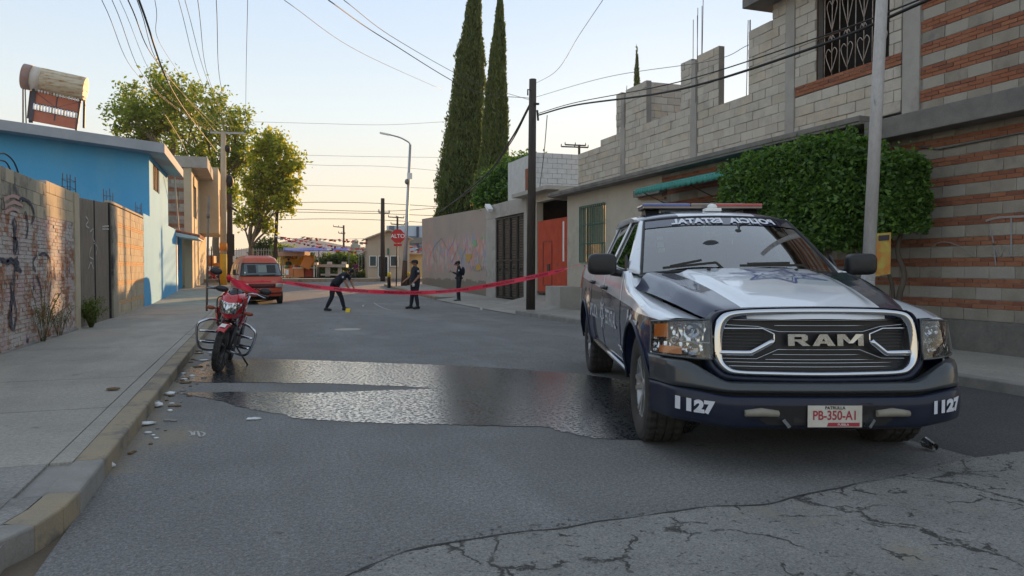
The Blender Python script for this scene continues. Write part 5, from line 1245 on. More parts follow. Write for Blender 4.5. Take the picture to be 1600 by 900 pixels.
# litter
m_lit = M('crumpled_plastic', (.62,.66,.70), (.5,.52,.55), 20, .35); m_litb = plain('brown_litter', (.16,.10,.05), .9)
def crumple(px, py, sx, sy, sz, m_, name, label, seed, dz=0, cat='litter', group=None):
    g = onG(px, py, dz); q = MB(); rg = random.Random(seed); q.ball((0,0,0), sx, sy, sz, 10, 6)
    q.v = [tuple(g+Vector((v_[0], v_[1], max(v_[2]+sz*.6, .004)))*1.0+Vector((rg.uniform(-1,1)*sx*.25, rg.uniform(-1,1)*sy*.25, rg.random()*sz*.4))) for v_ in q.v]
    ob = q.build(name, m_, None, recalc=False); return tag(ob, label, cat, group)
crumple(554,0,0,0,0,m_lit,'x','x',1) if False else None
crumple(246, 636, .05, .04, .03, m_lit, 'plastic_scrap', 'crumpled white scrap in the gutter just below the kerb', 1)
crumple(228, 664, .075, .05, .018, m_lit, 'plastic_scrap', 'flat crushed clear wrapper lying by the gutter sand', 2)
crumple(171, 731, .032, .03, .025, m_lit, 'plastic_scrap', 'tiny white scrap at the foot of the nearest kerb', 3)
crumple(265, 617, .05, .04, .02, m_lit, 'plastic_scrap', 'white cup lid near the wet patch edge in the gutter', 4)
crumple(396, 656, .065, .022, .012, m_lit, 'plastic_scrap', 'white oblong scrap on the asphalt right of the scribble', 5)
crumple(176, 609, .06, .05, .012, m_litb, 'leaf_scrap', 'dark dried leaf scrap in the middle of the pavement', 6, .118)
for i in range(46):
    v_ = R.uniform(5.6, 12.5); crumple_p = (R.uniform(-.82,-.55), v_)
    q = MB(); s_ = R.uniform(.008,.024); q.ball((crumple_p[0], v_, gz(v_)+s_*.4), s_*R.uniform(1,2), s_, s_*.5, 6, 4)
    tag(q.build('gutter_debris', R.choice([m_litb, m_litb, m_kerbg, m_lit]), None, recalc=False), 'small bit of dry debris in the gutter along the left kerb', 'debris', 'bits of debris along the left kerb')
for i in range(10):
    x = R.uniform(290,330); y = R.uniform(532,600); g = onG(x-8, y); q = MB(); s_ = R.uniform(.02,.05); q.ball((g.x, g.y, g.z+.01), s_*1.5, s_, .01, 6, 4)
    tag(q.build('paper_scrap', m_lit if i % 2 else m_litb, None, recalc=False), 'scrap of paper in the gutter beside the motorcycle', 'litter', 'scraps beside the motorcycle')
cg = onG(1461, 707); q = MB(); rot = Matrix.Rotation(radians(75), 3, 'Z')@Matrix.Rotation(radians(84), 3, 'Y')
q.lathe([(.026,0),(.038,.10),(.040,.102),(.037,.10),(.025,.004)], (0,0,0), 'z', 18, caps=False); q.v = [tuple(cg+Vector((0,0,.038))+rot@Vector(v_)) for v_ in q.v]
tag(q.build('plastic_cup', glassm('cup_plastic', (.9,.95,1), .25, .7), None, recalc=False), 'clear plastic cup lying on the old pavement right of the truck', 'cup')
# evidence markers
def marker(px, py, label, s_=1, c=(.75,.45,.02)):
    g = onG(px, py); t = thing('evidence_marker', label, 'marker', tuple(g)); q = MB(); h = .17*s_; w_ = .10*s_
    for sg in (-1, 1): q.add([g+Rm@Vector((-w_, sg*.07, 0)), g+Rm@Vector((w_, sg*.07, 0)), g+Rm@Vector((w_, 0, h)), g+Rm@Vector((-w_, 0, h))], [(0,1,2,3)])
    q.build('folded_plate', m_chalk if c == 1 else bpy.data.materials.get('marker_yellow') or M('marker_yellow', c, None, 3, .5), t, world=True, solid=.006)
marker(544, 488, 'yellow evidence marker at the bending officer\'s feet', .7); marker(568, 479, 'small pale evidence marker on the road between the officers', .35, 1); marker(752, 484, 'yellow evidence marker by the drive ramp', .4, 1)
# poster board
pb_ = thing('poster', 'orange and green printed poster on the wall beside the pale pole', 'poster', (9.0, 8.55, 1.3))
PA = [onD(1368,432,9.9), onD(1391,428,9.9), onD(1392,363,9.9), onD(1370,365,9.9)]
def postermat():
    n = NT('poster_print'); p = n.p; vec = n.pos(); s3 = n.sep(vec)
    c = n.ramp(n.noise(vec, 5, 2, .5, 1), .35, .6, (.55,.22,.04), (.50,.42,.08)); c = n.mix(n.ramp(n.math('ADD', n.math('MULTIPLY', s3[1], 1), n.math('MULTIPLY_ADD', n.noise(vec, 4), .3, -8.5)), .2, .45), c, (.15,.30,.08)); n.l(c, p.inputs['Base Color']); return n.m
q = MB(); q.add(PA, [(0,1,2,3)]); q.build('sheet', postermat(), pb_, world=True, solid=.01)
q = MB(); q.add([PA[3].lerp(PA[2],.1)+Vector((-.01,-.02,-.03)), PA[3].lerp(PA[2],.85)+Vector((-.01,-.02,-.03)), PA[3].lerp(PA[2],.85)+Vector((-.01,-.02,-.1)), PA[3].lerp(PA[2],.1)+Vector((-.01,-.02,-.1))], [(0,1,2,3)]); q.build('header_strip', plain('poster_dark', (.06,.05,.06), .7), pb_, world=True)

# ------------------------------------------------------------ evening haze
q = MB(); q.box(-2500, 2500, -250, 2200, -60, 90)
hz_m = bpy.data.materials.new('haze_air'); hz_m.use_nodes = True; hz_m.node_tree.nodes.clear()
vo_ = hz_m.node_tree.nodes.new('ShaderNodeVolumePrincipled'); vo_.inputs['Color'].default_value = (1.0,.99,.97,1); vo_.inputs['Density'].default_value = .00025
mo_ = hz_m.node_tree.nodes.new('ShaderNodeOutputMaterial'); hz_m.node_tree.links.new(vo_.outputs[0], mo_.inputs['Volume'])
hz = q.build('haze', hz_m, None, kind='stuff', label='thin evening haze over the street and the far hills')
# ------------------------------------------------------------ police pickup.  local axes: +x picture right, +y towards its tail, z up, origin under the front axle
def camworld(xc, d, z=0): return (xc*cos(YAW)+d*sin(YAW), -xc*sin(YAW)+d*cos(YAW), z)
tk_ = thing('police_pickup', 'white and navy police pickup truck parked facing the camera on the right', 'pickup truck', camworld(1.925, 5.5), -YAW)
def paintmat(name, fn, rough=.28, coat=1.0, nvc=(.006,.013,.050)):
    n = NT(name); p = n.p; vec = n.pos(True); s3 = n.sep(vec); m_ = fn(n, s3)
    wh, nv = (.76,.79,.84), nvc
    col = n.mix(m_, nv, wh)
    dust = n.ramp(n.noise(vec, 3, 6, .7), .35, .8, (0,0,0), (1,1,1)); low = n.ramp(s3[2], .25, .75, (1,1,1), (.15,.15,.15))
    dm = n.mix(1, dust, low, 'MULTIPLY'); dm = n.mix(1, dm, .16, 'MULTIPLY'); col = n.mix(dm, col, (.12,.11,.10))
    n.l(col, p.inputs['Base Color']); n.l(n.math('MULTIPLY_ADD', n.noise(vec, 5, 5), .16, rough-.06), p.inputs['Roughness'])
    p.inputs['Coat Weight'].default_value = coat; p.inputs['Coat Roughness'].default_value = .05; p.inputs['Specular IOR Level'].default_value = .3; return n.m
def lt(n, a, b): return n.math('LESS_THAN', a, b)
m_side = paintmat('livery_side', lambda n, s3: n.math('GREATER_THAN', s3[2], n.math('MULTIPLY_ADD', s3[1], .045, .962)))
m_hood = paintmat('livery_hood', lambda n, s3: lt(n, n.math('ABSOLUTE', s3[0]), n.math('MULTIPLY_ADD', s3[1], .12, .535)))
m_roof = paintmat('livery_roof', lambda n, s3: lt(n, n.math('ABSOLUTE', s3[0]), .36))
m_white = paintmat('white_body', lambda n, s3: lt(n, s3[2], 9.0))
m_navy = paintmat('navy_body', lambda n, s3: lt(n, 9.0, s3[2]), .45, .25, (.006,.011,.030))
m_capn = plain('bumper_cap_dark', (.030,.036,.042), .38, Coat_Weight=.6)
m_blk = plain('black_trim', (.014,.014,.015), .45)
m_blkm = plain('black_matte', (.010,.010,.010), .85)
m_chr = plain('chrome', (.60,.62,.66), .07, 1.0)
m_chrd = plain('chrome_dull', (.45,.47,.50), .2, 1.0)
def tyremat():
    n = NT('tyre_rubber'); p = n.p; vec = n.pos(True); n.l(n.ramp(n.noise(vec, 6, 4), .3, .7, (.022,.021,.020), (.048,.045,.041)), p.inputs['Base Color']); p.inputs['Roughness'].default_value = .85; n.bump(n.noise(vec, 60), .3, .004); return n.m
m_tyre = tyremat()
m_wsg = glassm('windscreen_glass', (.60,.72,.70), .015, .75, .26)
m_sideg = glassm('door_glass', (.35,.40,.40), .015, .5)
m_int = M('cabin_grey', (.06,.06,.058), (.045,.045,.043), 6, .8)
m_silver = plain('wheel_silver', (.35,.36,.37), .35, .9)
m_amber = plain('amber_lens', (.75,.22,.02), .15, Coat_Weight=1.0)
m_lens = glassm('lamp_lens', (.97,.98,.98), .03, .96, .02)
def refl():
    n = NT('lamp_reflector'); p = n.p; p.inputs['Metallic'].default_value = 1; p.inputs['Base Color'].default_value = (.75,.75,.73,1); p.inputs['Roughness'].default_value = .15
    vo = n.node('ShaderNodeTexVoronoi'); vo.inputs['Scale'].default_value = 28; n.l(n.pos(True, (1,1,.6)), vo.inputs['Vector']); n.bump(vo.outputs['Distance'], .8, .02); return n.m
m_refl = refl()
def itp(x, xs, ys):
    if x <= xs[0]: return ys[0]
    for (a, b, p, q) in zip(xs, xs[1:], ys, ys[1:]):
        if x <= b: t = (x-a)/(b-a); return p+(q-p)*t
    return ys[-1]
def sst(t): t = max(0, min(1, t)); return t*t*(3-2*t)
WY = (0.0, 3.64); WR = .405; AR = .485
def bodyx(y, z):
    x = itp(z, [.30,.42,.60,.85,1.05,1.20,1.30,1.37], [.93,.95,.985,.998,.988,.965,.94,.915])
    for wy in WY:   # flares
        d = sqrt((y-wy)**2+(z-.40)**2); x += .035*math.exp(-((d-AR)/.10)**2)
    x -= .07*sst((-y-.25)/.5)*1.0     # tuck in towards the lamps
    x -= .03*sst((y-4.3)/.7)
    return x
def ztop(y):
    if y < .62: return itp(y, [-.62,-.3,.1,.62], [.935,.985,1.04,1.125])
    return itp(y, [.62,.9,2.1,3.2,4.95], [1.235,1.25,1.30,1.335,1.335])
def zbot(y):
    z = .44
    if y < -.4: z = .60
    if y > 4.15: z = .52
    for wy in WY:
        d = abs(y-wy)
        if d < AR: z = max(z, .40+sqrt(AR*AR-d*d))
    return z
def sidepanel(nm, y0, y1, m_, top=None, n=None, parent=tk_):
    for sg in (-1, 1):
        q = MB(); ys = [y0+(y1-y0)*i/(n or max(6, int((y1-y0)/.04))) for i in range((n or max(6, int((y1-y0)/.04)))+1)]
        ks = [e for wy in WY for e in (wy-AR, wy+AR) if y0 < e < y1]
        for e in ks: ys += [e-.001, e+.001]
        ys = sorted(ys); NZ = 14
        fn = lambda i, j: (lambda y: (lambda z: Vector((sg*bodyx(y, z), y, z)))(zbot(y)+((top or ztop)(y)-zbot(y))*j/NZ))(ys[i])
        o = len(q.v)
        for i in range(len(ys)):
            y = ys[i]; P0 = fn(i, 0); q.v.append((P0.x-sg*.10, P0.y, P0.z+.0)); 
            for j in range(NZ+1): q.v.append(tuple(fn(i, j)))
            P1 = fn(i, NZ); q.v.append((P1.x-sg*.05, P1.y, P1.z+.012))
        W_ = NZ+3
        for i in range(len(ys)-1):
            for j in range(W_-1):
                a = o+i*W_+j; q.f.append([a, a+1, a+W_+1, a+W_]); q.m.append(0); q.sm.append(j != 0)
        # end caps folded inward
        for e in (0, len(ys)-1):
            o2 = len(q.v)
            for j in range(W_): v_ = q.v[o+e*W_+j]; q.v.append((v_[0]-sg*.05, v_[1]+(.0), v_[2]))
            for j in range(W_-1): q.f.append([o+e*W_+j, o+e*W_+j+1, o2+j+1, o2+j]); q.m.append(0); q.sm.append(False)
        ob = q.build(nm, m_, parent, recalc=True); yield sg, ob
FTY, FTZ = [-.62,-.3,.1,.45,.62,.76,.87], [.935,.985,1.04,1.09,1.13,1.20,1.246]
fender = list(sidepanel('fender', -.60, .86, m_side, n=44, top=lambda y: itp(y, FTY, FTZ)))
doors = list(sidepanel('front_door', .872, 2.10, m_side))+list(sidepanel('rear_door', 2.112, 3.18, m_side))
beds = list(sidepanel('bed_side', 3.20, 4.93, m_side, n=60))
q = MB(); q.box(-.9, .9, .3, 4.9, .42, .95); q.box(-.86,.86,.87,3.18,.95,1.2); q.box(-.62,.62,-.55,.5,.45,.88); q.box(-.5,.5,.4,5.0,.28,.45); q.build('chassis', m_blkm, tk_)
q = MB()
for wy in WY:
    for sg in (-1, 1):
        o = len(q.v); N_ = 20
        for k in range(N_+1):
            a = pi*k/N_; 
            for xx in (.50, .96): q.v.append((sg*xx, wy+cos(a)*(AR+.005), .38+sin(a)*(AR+.01)))
        for k in range(N_): q.f.append([o+2*k, o+2*k+1, o+2*k+3, o+2*k+2]); q.m.append(0); q.sm.append(True)
        q.prism([(cos(pi*k/12)*(AR+.01)+wy, .38+sin(pi*k/12)*(AR+.01)) for k in range(13)], sg*.50, sg*.51, 'x')
q.build('wheel_well', M('muddy_well', (.05,.042,.035), (.02,.018,.016), 5, .95), tk_)
for sg in (-1, 1):
    q = MB(); q.tube([(sg*.965,.55,.435),(sg*.965,3.1,.455)], .022, 6); q.build('sill_strip', m_chrd, tk_)
    q = MB(); P = [(sg*(bodyx(0+AR*cos(a), .4+AR*sin(a))+.004), AR*cos(a), .40+AR*sin(a)) for a in [pi*k/24 for k in range(25)]]; q.tube(P, .014, 6); q.build('arch_lip', m_navy, tk_)
    for wy in WY[1:]:
        q = MB(); P = [(sg*(bodyx(wy+AR*cos(a), .4+AR*sin(a))+.004), wy+AR*cos(a), .40+AR*sin(a)) for a in [pi*k/24 for k in range(25)]]; q.tube(P, .014, 6); q.build('arch_lip', m_navy, tk_)
for sg in (-1, 1):
    q = MB(); q.prism([(.40,1.0),(.40,1.085),(.52,1.10),(.62,1.128),(.76,1.195),(.95,1.232),(.95,1.0)], sg*.72, sg*.925, 'x'); q.build('scuttle_panel', m_white, tk_, bevel=.012)
# flat infill fender-to-hood: fender crown surface
def hoodw(y): return itp(y, [-.86,-.6,-.2,.2,.55,.70], [.60,.70,.80,.87,.925,.93])
for sg in (-1, 1):
    q = MB()
    def crown(s_, t):
        y = -.60+1.46*s_; zt = itp(y, FTY, FTZ); xo = bodyx(y, zt); xi = hoodw(y)-.03
        x = xo+(xi-xo)*t; z = zt+.018*sin(pi*min(1, t*1.0))*(1-t)+.004*t
        return Vector((sg*x, y, z))
    q.grid(crown, 30, 8); q.build('fender_crown', m_white, tk_)
# hood
def hoodz(x, y):
    s_ = (y+.86)/1.42; w_ = hoodw(y); a = min(1, abs(x)/w_)
    zc = 1.045+(1.285-1.045)*(1-(1-max(0,s_))**1.35)*1.0; zc = itp(s_, [0,.12,.4,.7,1], [1.040,1.085,1.165,1.235,1.285])
    dome = .030*sst((.62-a)/.10)*sst((s_)/.25)       # raised centre
    crease = .022*math.exp(-((a-.86)/.09)**2)*s_
    edge = itp(s_, [0,1], [.055,.060]); zedge = zc-.030-edge*.4
    z = zc-.035*a*a-.01+dome-.022+crease
    z -= (itp(s_, [0,.5,1], [.06,.075,.105]))*sst((a-.90)/.10)
    return z
q = MB()
q.grid(lambda s_, t: (lambda y: (lambda x: Vector((x, y, hoodz(x, y))))((2*s_-1)*hoodw(y)))(-.86+1.42*t+.05*(1-(2*s_-1)**2)*(0 if t > .02 else 0)+ (.16*abs(2*s_-1)**2.2)*(1-t)+ -.02), 56, 36)
q.grid(lambda s_, t: (lambda y0: (lambda y: (lambda x: Vector((x, y-.012*t, hoodz(x, y)-.045*t)))((2*s_-1)*hoodw(y)))(y0))(-.86+.16*abs(2*s_-1)**2.2-.02), 56, 3)
q.build('hood', m_hood, tk_)
# star badge on the hood
def star(q, cx, cy, r0, r1, n, w_, fz, rot=0):
    P = []
    for k in range(2*n+1):
        a = rot+pi*k/n; r = r0 if k % 2 == 0 else r1; P.append(Vector((cx+r*sin(a), cy+r*cos(a), 0)))
    for a, b in zip(P, P[1:]):
        for i in range(4):
            u, v_ = a.lerp(b, i/4), a.lerp(b, (i+1)/4); d = (v_-u).normalized(); nn = Vector((-d.y, d.x, 0))*w_/2
            q.add([Vector((p.x, p.y, fz(p.x, p.y))) for p in (u-nn, v_-nn, v_+nn, u+nn)], [(0,1,2,3)])
m_decal = plain('navy_decal', (.05,.07,.22), .4)
q = MB(); fz = lambda x, y: hoodz(x, y)+.004
for r0, r1, w_ in ((.36,.17,.016),(.29,.14,.007)): star(q, .10, .13, r0, r1, 7, w_, fz, pi/7)
star(q, .10, .13, .12, .115, 12, .01, fz); star(q, .10, .13, .08, .04, 7, .006, fz)
q.build('star_decal', m_decal, tk_, recalc=False)
q = MB()
for k in range(14):
    a = 2*pi*k/14; c = (.10+.19*sin(a), .13+.19*cos(a)); q.add([Vector((c[0]+dx, c[1]+dy, fz(c[0]+dx, c[1]+dy))) for dx, dy in ((-.01,-.012),(.01,-.012),(.01,.012),(-.01,.012))], [(0,1,2,3)])
q.build('badge_lettering', m_decal, tk_, recalc=False)
for x in (-.35, .35):
    q = MB(); q.ball((x, .42, hoodz(x,.42)+.008), .018, .014, .01, 8, 4); q.build('washer_nozzle', m_blk, tk_)
# cowl
q = MB(); q.grid(lambda s_, t: Vector(((2*s_-1)*.86, .52+.20*t+.14*abs(2*s_-1)**2, 1.245+.02*t-.03*abs(2*s_-1)**3)), 20, 3); q.build('cowl', m_blk, tk_)
# ---- cab glasshouse
def belt(y): return itp(y, [.62,.9,2.1,3.2], [1.235,1.25,1.30,1.335])
BX = lambda y, z: bodyx(y, 1.25)-.02-(z-1.24)*.47       # side glass plane (tumblehome)
RZ = lambda y: itp(y, [1.35,1.6,2.3,3.0,3.2], [1.735,1.775,1.80,1.785,1.76])  # rail height
def wsp(s_, t):      # windscreen: s across -1..1, t up 0..1
    w_ = .83+(.675-.83)*t; x = s_*w_; yb = .60+.17*abs(s_)**2.2; yt = 1.42+.10*abs(s_)**2.2; y = yb+(yt-yb)*t
    z = 1.262+(1.755-1.262)*t+.02*sin(pi*t)-.035*abs(s_)**2.5*(1)
    return Vector((x, y, z))
q = MB(); q.grid(lambda s_, t: wsp((2*s_-1)*.985, .01+t*.975), 24, 12); wsg = q.build('windscreen', m_wsg, tk_)
q = MB(); q.grid(lambda s_, t: wsp((2*s_-1)*.985, .815+t*.17)+Vector((0,-.006,.004)), 24, 3); q.build('sun_strip', plain('sun_strip_navy', (.016,.022,.048), .15, Coat_Weight=1.0), wsg)
# mirrored lettering on the strip
def onws(v_): return wsp(-v_.x/.70+.04, .895+v_.y/.55)+Vector((0,-.014,.009))
textpart('strip_lettering', 'POLICIA  ESTATAL', .085, None, plain('white_decal', (.70,.72,.78), .5), wsg, fn=onws, world=False, bold=.004, sx=1.30, space=1.06)
# screen surround
q = MB(); P = [wsp(s_, 0) for s_ in [k/10-1 for k in range(21)]]+[wsp(1, t/8) for t in range(1, 9)]+[wsp(-(k/10-1), 1) for k in range(1, 21)]+[wsp(-1, 1-t/8) for t in range(1, 8)]
q.tube([p+Vector((0,-.003,.002)) for p in P], .014, 6, closed=True); q.build('screen_seal', m_blk, tk_)
# stickers
for (s_, t, w_, h_, m_) in ((-.80,.60,.035,.03,plain('sticker_white',(.6,.65,.62),.5)),(-.80,.47,.035,.05,plain('sticker_green',(.45,.60,.50),.5)),(-.79,.37,.035,.035,plain('sticker_yellow',(.6,.6,.2),.5)),(.10,.73,.055,.03,plain('sticker_teal',(.25,.50,.52),.5)),(-.68,.73,.05,.02,plain('sticker_blue',(.08,.35,.5),.5))):
    q = MB(); q.add([wsp(s_-w_, t-h_)+Vector((0,.012,-.006)), wsp(s_+w_, t-h_)+Vector((0,.012,-.006)), wsp(s_+w_, t+h_)+Vector((0,.012,-.006)), wsp(s_-w_, t+h_)+Vector((0,.012,-.006))], [(0,1,2,3)]); q.build('sticker', m_, wsg, recalc=False)
# roof skin
def roofp(s_, t):
    y = 1.43+(3.24-1.43)*t; s2 = 2*s_-1; w_ = itp(t, [0,.1,.8,1], [.69,.725,.72,.69]); x = s2*w_
    z = itp(t, [0,.06,.25,.6,.92,1], [1.762,1.80,1.842,1.852,1.825,1.79])-.055*abs(s2)**3.2; y += .10*abs(s2)**2.2*(1-t)-.05*abs(s2)**2*t
    return Vector((x, y, z))
q = MB(); q.grid(roofp, 30, 24)
q.grid(lambda s_, t: roofp(s_, 0)+Vector((0, -.004*t, -.02*t)), 30, 1); q.build('roof', m_roof, tk_)
# pillars + rails
for sg in (-1, 1):
    def band(nm, f0, f1, m_, n=12):
        q = MB(); q.grid(lambda s_, t: (lambda a, b: Vector((sg*a[0], a[1], a[2])).lerp(Vector((sg*b[0], b[1], b[2])), t)+Vector((sg*.006*sin(pi*t), 0, 0)))(f0(s_), f1(s_)), n, 4); return q.build(nm, m_, tk_, solid=.012)
    # A pillar between windscreen edge and door glass edge
    wse = lambda t: tuple(wsp(1, t))
    def dge(t):   # front edge of door glass, follows screen, offset
        y = .93+(1.62-.93)*t; z = belt(.9)+(1.735-belt(.9))*t; return (BX(y, z), y, z)
    band('windscreen_pillar', lambda s_: wse(s_), lambda s_: dge(s_), m_white)
    # rail
    band('roof_rail', lambda s_: (lambda y: (BX(y, RZ(y)-.05), y, RZ(y)-.05))(1.60+1.50*s_), lambda s_: (lambda p: (abs(p.x), p.y, p.z))(roofp(1, .02+.94*s_)), m_white, 20)
    band('door_pillar', lambda s_: (lambda z: (BX(2.08, z)+.001, 2.07, z))(belt(2.1)+(RZ(2.1)-.05-belt(2.1))*s_), lambda s_: (lambda z: (BX(2.08, z)+.001, 2.17, z))(belt(2.1)+(RZ(2.1)-.05-belt(2.1))*s_), m_white, 6)
    band('rear_pillar', lambda s_: (lambda z: (BX(3.0, z), 2.98+.05*0, z))(belt(3.0)+(RZ(3.0)-.05-belt(3.0))*s_), lambda s_: (lambda z: (BX(3.0, z)-.05, 3.26-.06*s_, z))(belt(3.2)+(RZ(3.2)-.05-belt(3.2))*s_), m_white, 6)
    for nm, ya, yb in (('front_door_glass', .96, 2.07), ('rear_door_glass', 2.17, 2.98)):
        def gl(s_, t):
            y = ya+(yb-ya)*s_; z0 = belt(y); z1 = RZ(max(y, 1.62))-.05
            if ya < 1: z1 = min(z1, z0+.02+(y-.93)/(1.62-.93)*(1.735-z0)) if y < 1.62 else z1
            z = z0+(z1-z0)*t; return Vector((sg*(BX(y, z)-.014), y, z))
        q = MB(); q.grid(gl, 14, 6); g_ = q.build(nm, m_sideg, tk_)
    q = MB(); q.tube([(sg*(BX(y, belt(y))+.006), y, belt(y)+.004) for y in (.92,1.5,2.1,2.6,3.1)], .010, 6); q.build('belt_moulding', m_blk, tk_)
    for ya in (2.106, .866, 3.19):
        pass
    # door handles
    for y, z in ((1.92,1.085),(3.02,1.12)):
        q = MB(); x = bodyx(y, z)+.03; q.tube(smoothline([(sg*(x-.03),y-.12,z),(sg*x,y-.09,z),(sg*x,y+.09,z+.004),(sg*(x-.03),y+.12,z+.004)], 3), .022, 8, flat=.8); q.build('door_handle', m_blk, tk_)
    # mirror
    q = MB()
    def mir(s_, t):
        a = 2*pi*s_; ph = pi*(t-.5); ca, sa = cos(a), sin(a); e = .5
        f = lambda v_: math.copysign(abs(v_)**e, v_)
        return Vector((sg*(1.135+.125*f(cos(ph))*f(ca)), 1.0+.09*f(sin(ph)), 1.315+.095*f(cos(ph))*f(sa)))
    q.grid(mir, 28, 12); q.build('door_mirror', m_blk, tk_)
    q = MB(); q.tube([(sg*1.05,1.02,1.25),(sg*.97,1.03,1.235),(sg*.88,1.05,1.235)], [.045,.04,.05], 8, flat=.8); q.build('mirror_arm', m_blk, tk_)
    q = MB(); q.prism([(.90,1.24),(1.14,1.245),(1.10,1.40)], sg*(BX(1.0,1.3)-.004), sg*(BX(1.0,1.3)+.012), 'x'); q.build('mirror_sail', m_blk, tk_)
# rear window
q = MB(); q.grid(lambda s_, t: Vector(((2*s_-1)*.66*(1-.05*t), 3.27-.10*t, 1.34+.42*t)), 4, 3); q.build('rear_glass', m_sideg, tk_)
q = MB(); q.box(-.9,.9,3.24,3.28,.9,1.34); q.box(-.70,-.62,3.2,3.27,1.34,1.74); q.box(.66,.9,3.2,3.27,1.34,1.74) if False else None; q.build('cab_rear', m_white, tk_)
# bed
q = MB(); q.box(-.86,.86,3.3,4.9,.8,.84); q.box(-.91,.91,4.90,4.95,.55,1.33); q.box(-.90,-.83,3.25,4.9,.84,1.345); q.box(.83,.90,3.25,4.9,.84,1.345); q.build('bed', m_navy, tk_, bevel=.01)
# ---- interior
q = MB(); q.box(-.82,.82,.80,1.12,.9,1.17); q.prism([(.66,1.17),(1.12,1.17),(1.08,1.245),(.80,1.235)], -.80, .80, 'x'); q.build('dashboard', m_int, tk_, bevel=.02)
for sx in (-.42, .42):
    for yy in (1.9, 2.75):
        q = MB(); q.obox((sx, yy, 1.22), .48, .14, .60, Matrix.Rotation(radians(-12), 3, 'X')); q.obox((sx, yy+.06, 1.56), .24, .09, .16, Matrix.Rotation(radians(-8), 3, 'X')); q.build('seat', m_int, tk_, bevel=.04)
q = MB(); c = Vector((.42, 1.28, 1.22)); q.tube([c+Vector((.19*cos(a), .07*sin(a), .17*sin(a))) for a in [2*pi*k/24 for k in range(24)]], .014, 6, closed=True); q.bar(c-Vector((.18,0,0)), c+Vector((.18,0,0)), .03,.03); q.build('steering_wheel', m_blk, tk_)
q = MB(); p = wsp(0,.80)+Vector((.0,.06,-.02)); q.obox(p, .24, .03, .07); q.build('interior_mirror', m_blk, wsg, bevel=.01)
q = MB(); q.tube([wsp(.33,.86)+Vector((0,-.004,.002)), wsp(.20,.80)+Vector((0,.0,.0)), wsp(.16,.66)+Vector((0,.03,0)), wsp(-.20,.42)+Vector((0,.05,0))], [.012,.013,.016,.008], 8); q.ball(wsp(.15,.66)+Vector((0,.03,0)), .035,.03,.03); q.ball(wsp(-.24,.39)+Vector((0,.05,0)), .085, .03, .055, 12, 8); q.build('dash_arm', m_blk, wsg)
q = MB(); 
for (a, b) in (((-.80,.035),(-.28,.075)),((-.05,.035),(.62,.05))):
    A_, B_ = wsp(a[0],a[1])+Vector((0,-.02,.02)), wsp(b[0],b[1])+Vector((0,-.02,.025)); q.bar(A_, B_, .02, .02); q.bar(A_+Vector((.06,0,.014)), B_-Vector((.12,0,-.02)), .014, .02); 
    q.bar(B_, B_+Vector((.05,-.02,-.05)), .02, .02)
q.build('wipers', m_blk, tk_)
# ---- light bar
lb = bpy.data.objects.new('light_bar', None); COL.objects.link(lb); lb.parent = tk_
q = MB(); q.box(-.60,.60,2.0,2.30,1.875,1.900); q.build('base', m_blk, lb, bevel=.006)
m_blu, m_redl, m_clr = plain('blue_lens', (.05,.09,.30), .15, Coat_Weight=1.0), plain('red_lens', (.42,.03,.04), .2, Coat_Weight=1.0), plain('smoke_lens', (.16,.13,.12), .15, Coat_Weight=1.0)
for (a, b, m_) in ((-.61,-.12,m_blu),(-.12,.12,m_clr),(.12,.61,m_redl)):
    q = MB(); q.box(a+.003,b-.003,1.99,2.31,1.900,1.935); q.build('lens', m_, lb, bevel=.012)
q = MB(); q.box(-.60,.60,1.985,2.0,1.885,1.903); q.build('lower_lens', m_clr, lb)
for x in (-.5,.5):
    q = MB(); q.prism([(2.02,1.82),(2.28,1.82),(2.24,1.88),(2.06,1.88)], x-.07, x+.07, 'x'); q.build('foot', m_blk, lb)
q = MB(); q.ball((.06,1.86,1.885), .05,.05,.035,14,8); q.box(-.02,.14,1.80,1.92,1.84,1.872); q.build('roof_beacon', m_wht, tk_, bevel=.008)
# ---- grille
def gy(x, z=.8): return -.905+.20*x*x+.35*(z-.85)**2*0+.02
GP_ = lambda x, z, dy=0: Vector((x, gy(x)+dy+.05*(z-.62)*0+ (z-.8)*.10, z))
def gx(zx): return -1.2025+zx*.0013045-.022
def gzz(zy): return 1.1957-zy*.0013045
outer = [(-.655,.70),(-.665,.78),(-.655,.89),(-.62,.97),(-.55,1.012),(-.35,1.03),(0,1.036),(.35,1.03),(.55,1.012),(.62,.97),(.655,.89),(.665,.78),(.655,.70),(.60,.635),(.53,.61),(.3,.605),(0,.603),(-.3,.605),(-.53,.61),(-.60,.635)]
inner = [(-.585,.70),(-.59,.78),(-.58,.88),(-.555,.94),(-.50,.972),(-.33,.983),(0,.987),(.33,.983),(.50,.972),(.555,.94),(.58,.88),(.59,.78),(.585,.70),(.55,.66),(.49,.643),(.3,.64),(0,.638),(-.3,.64),(-.49,.643),(-.55,.66)]
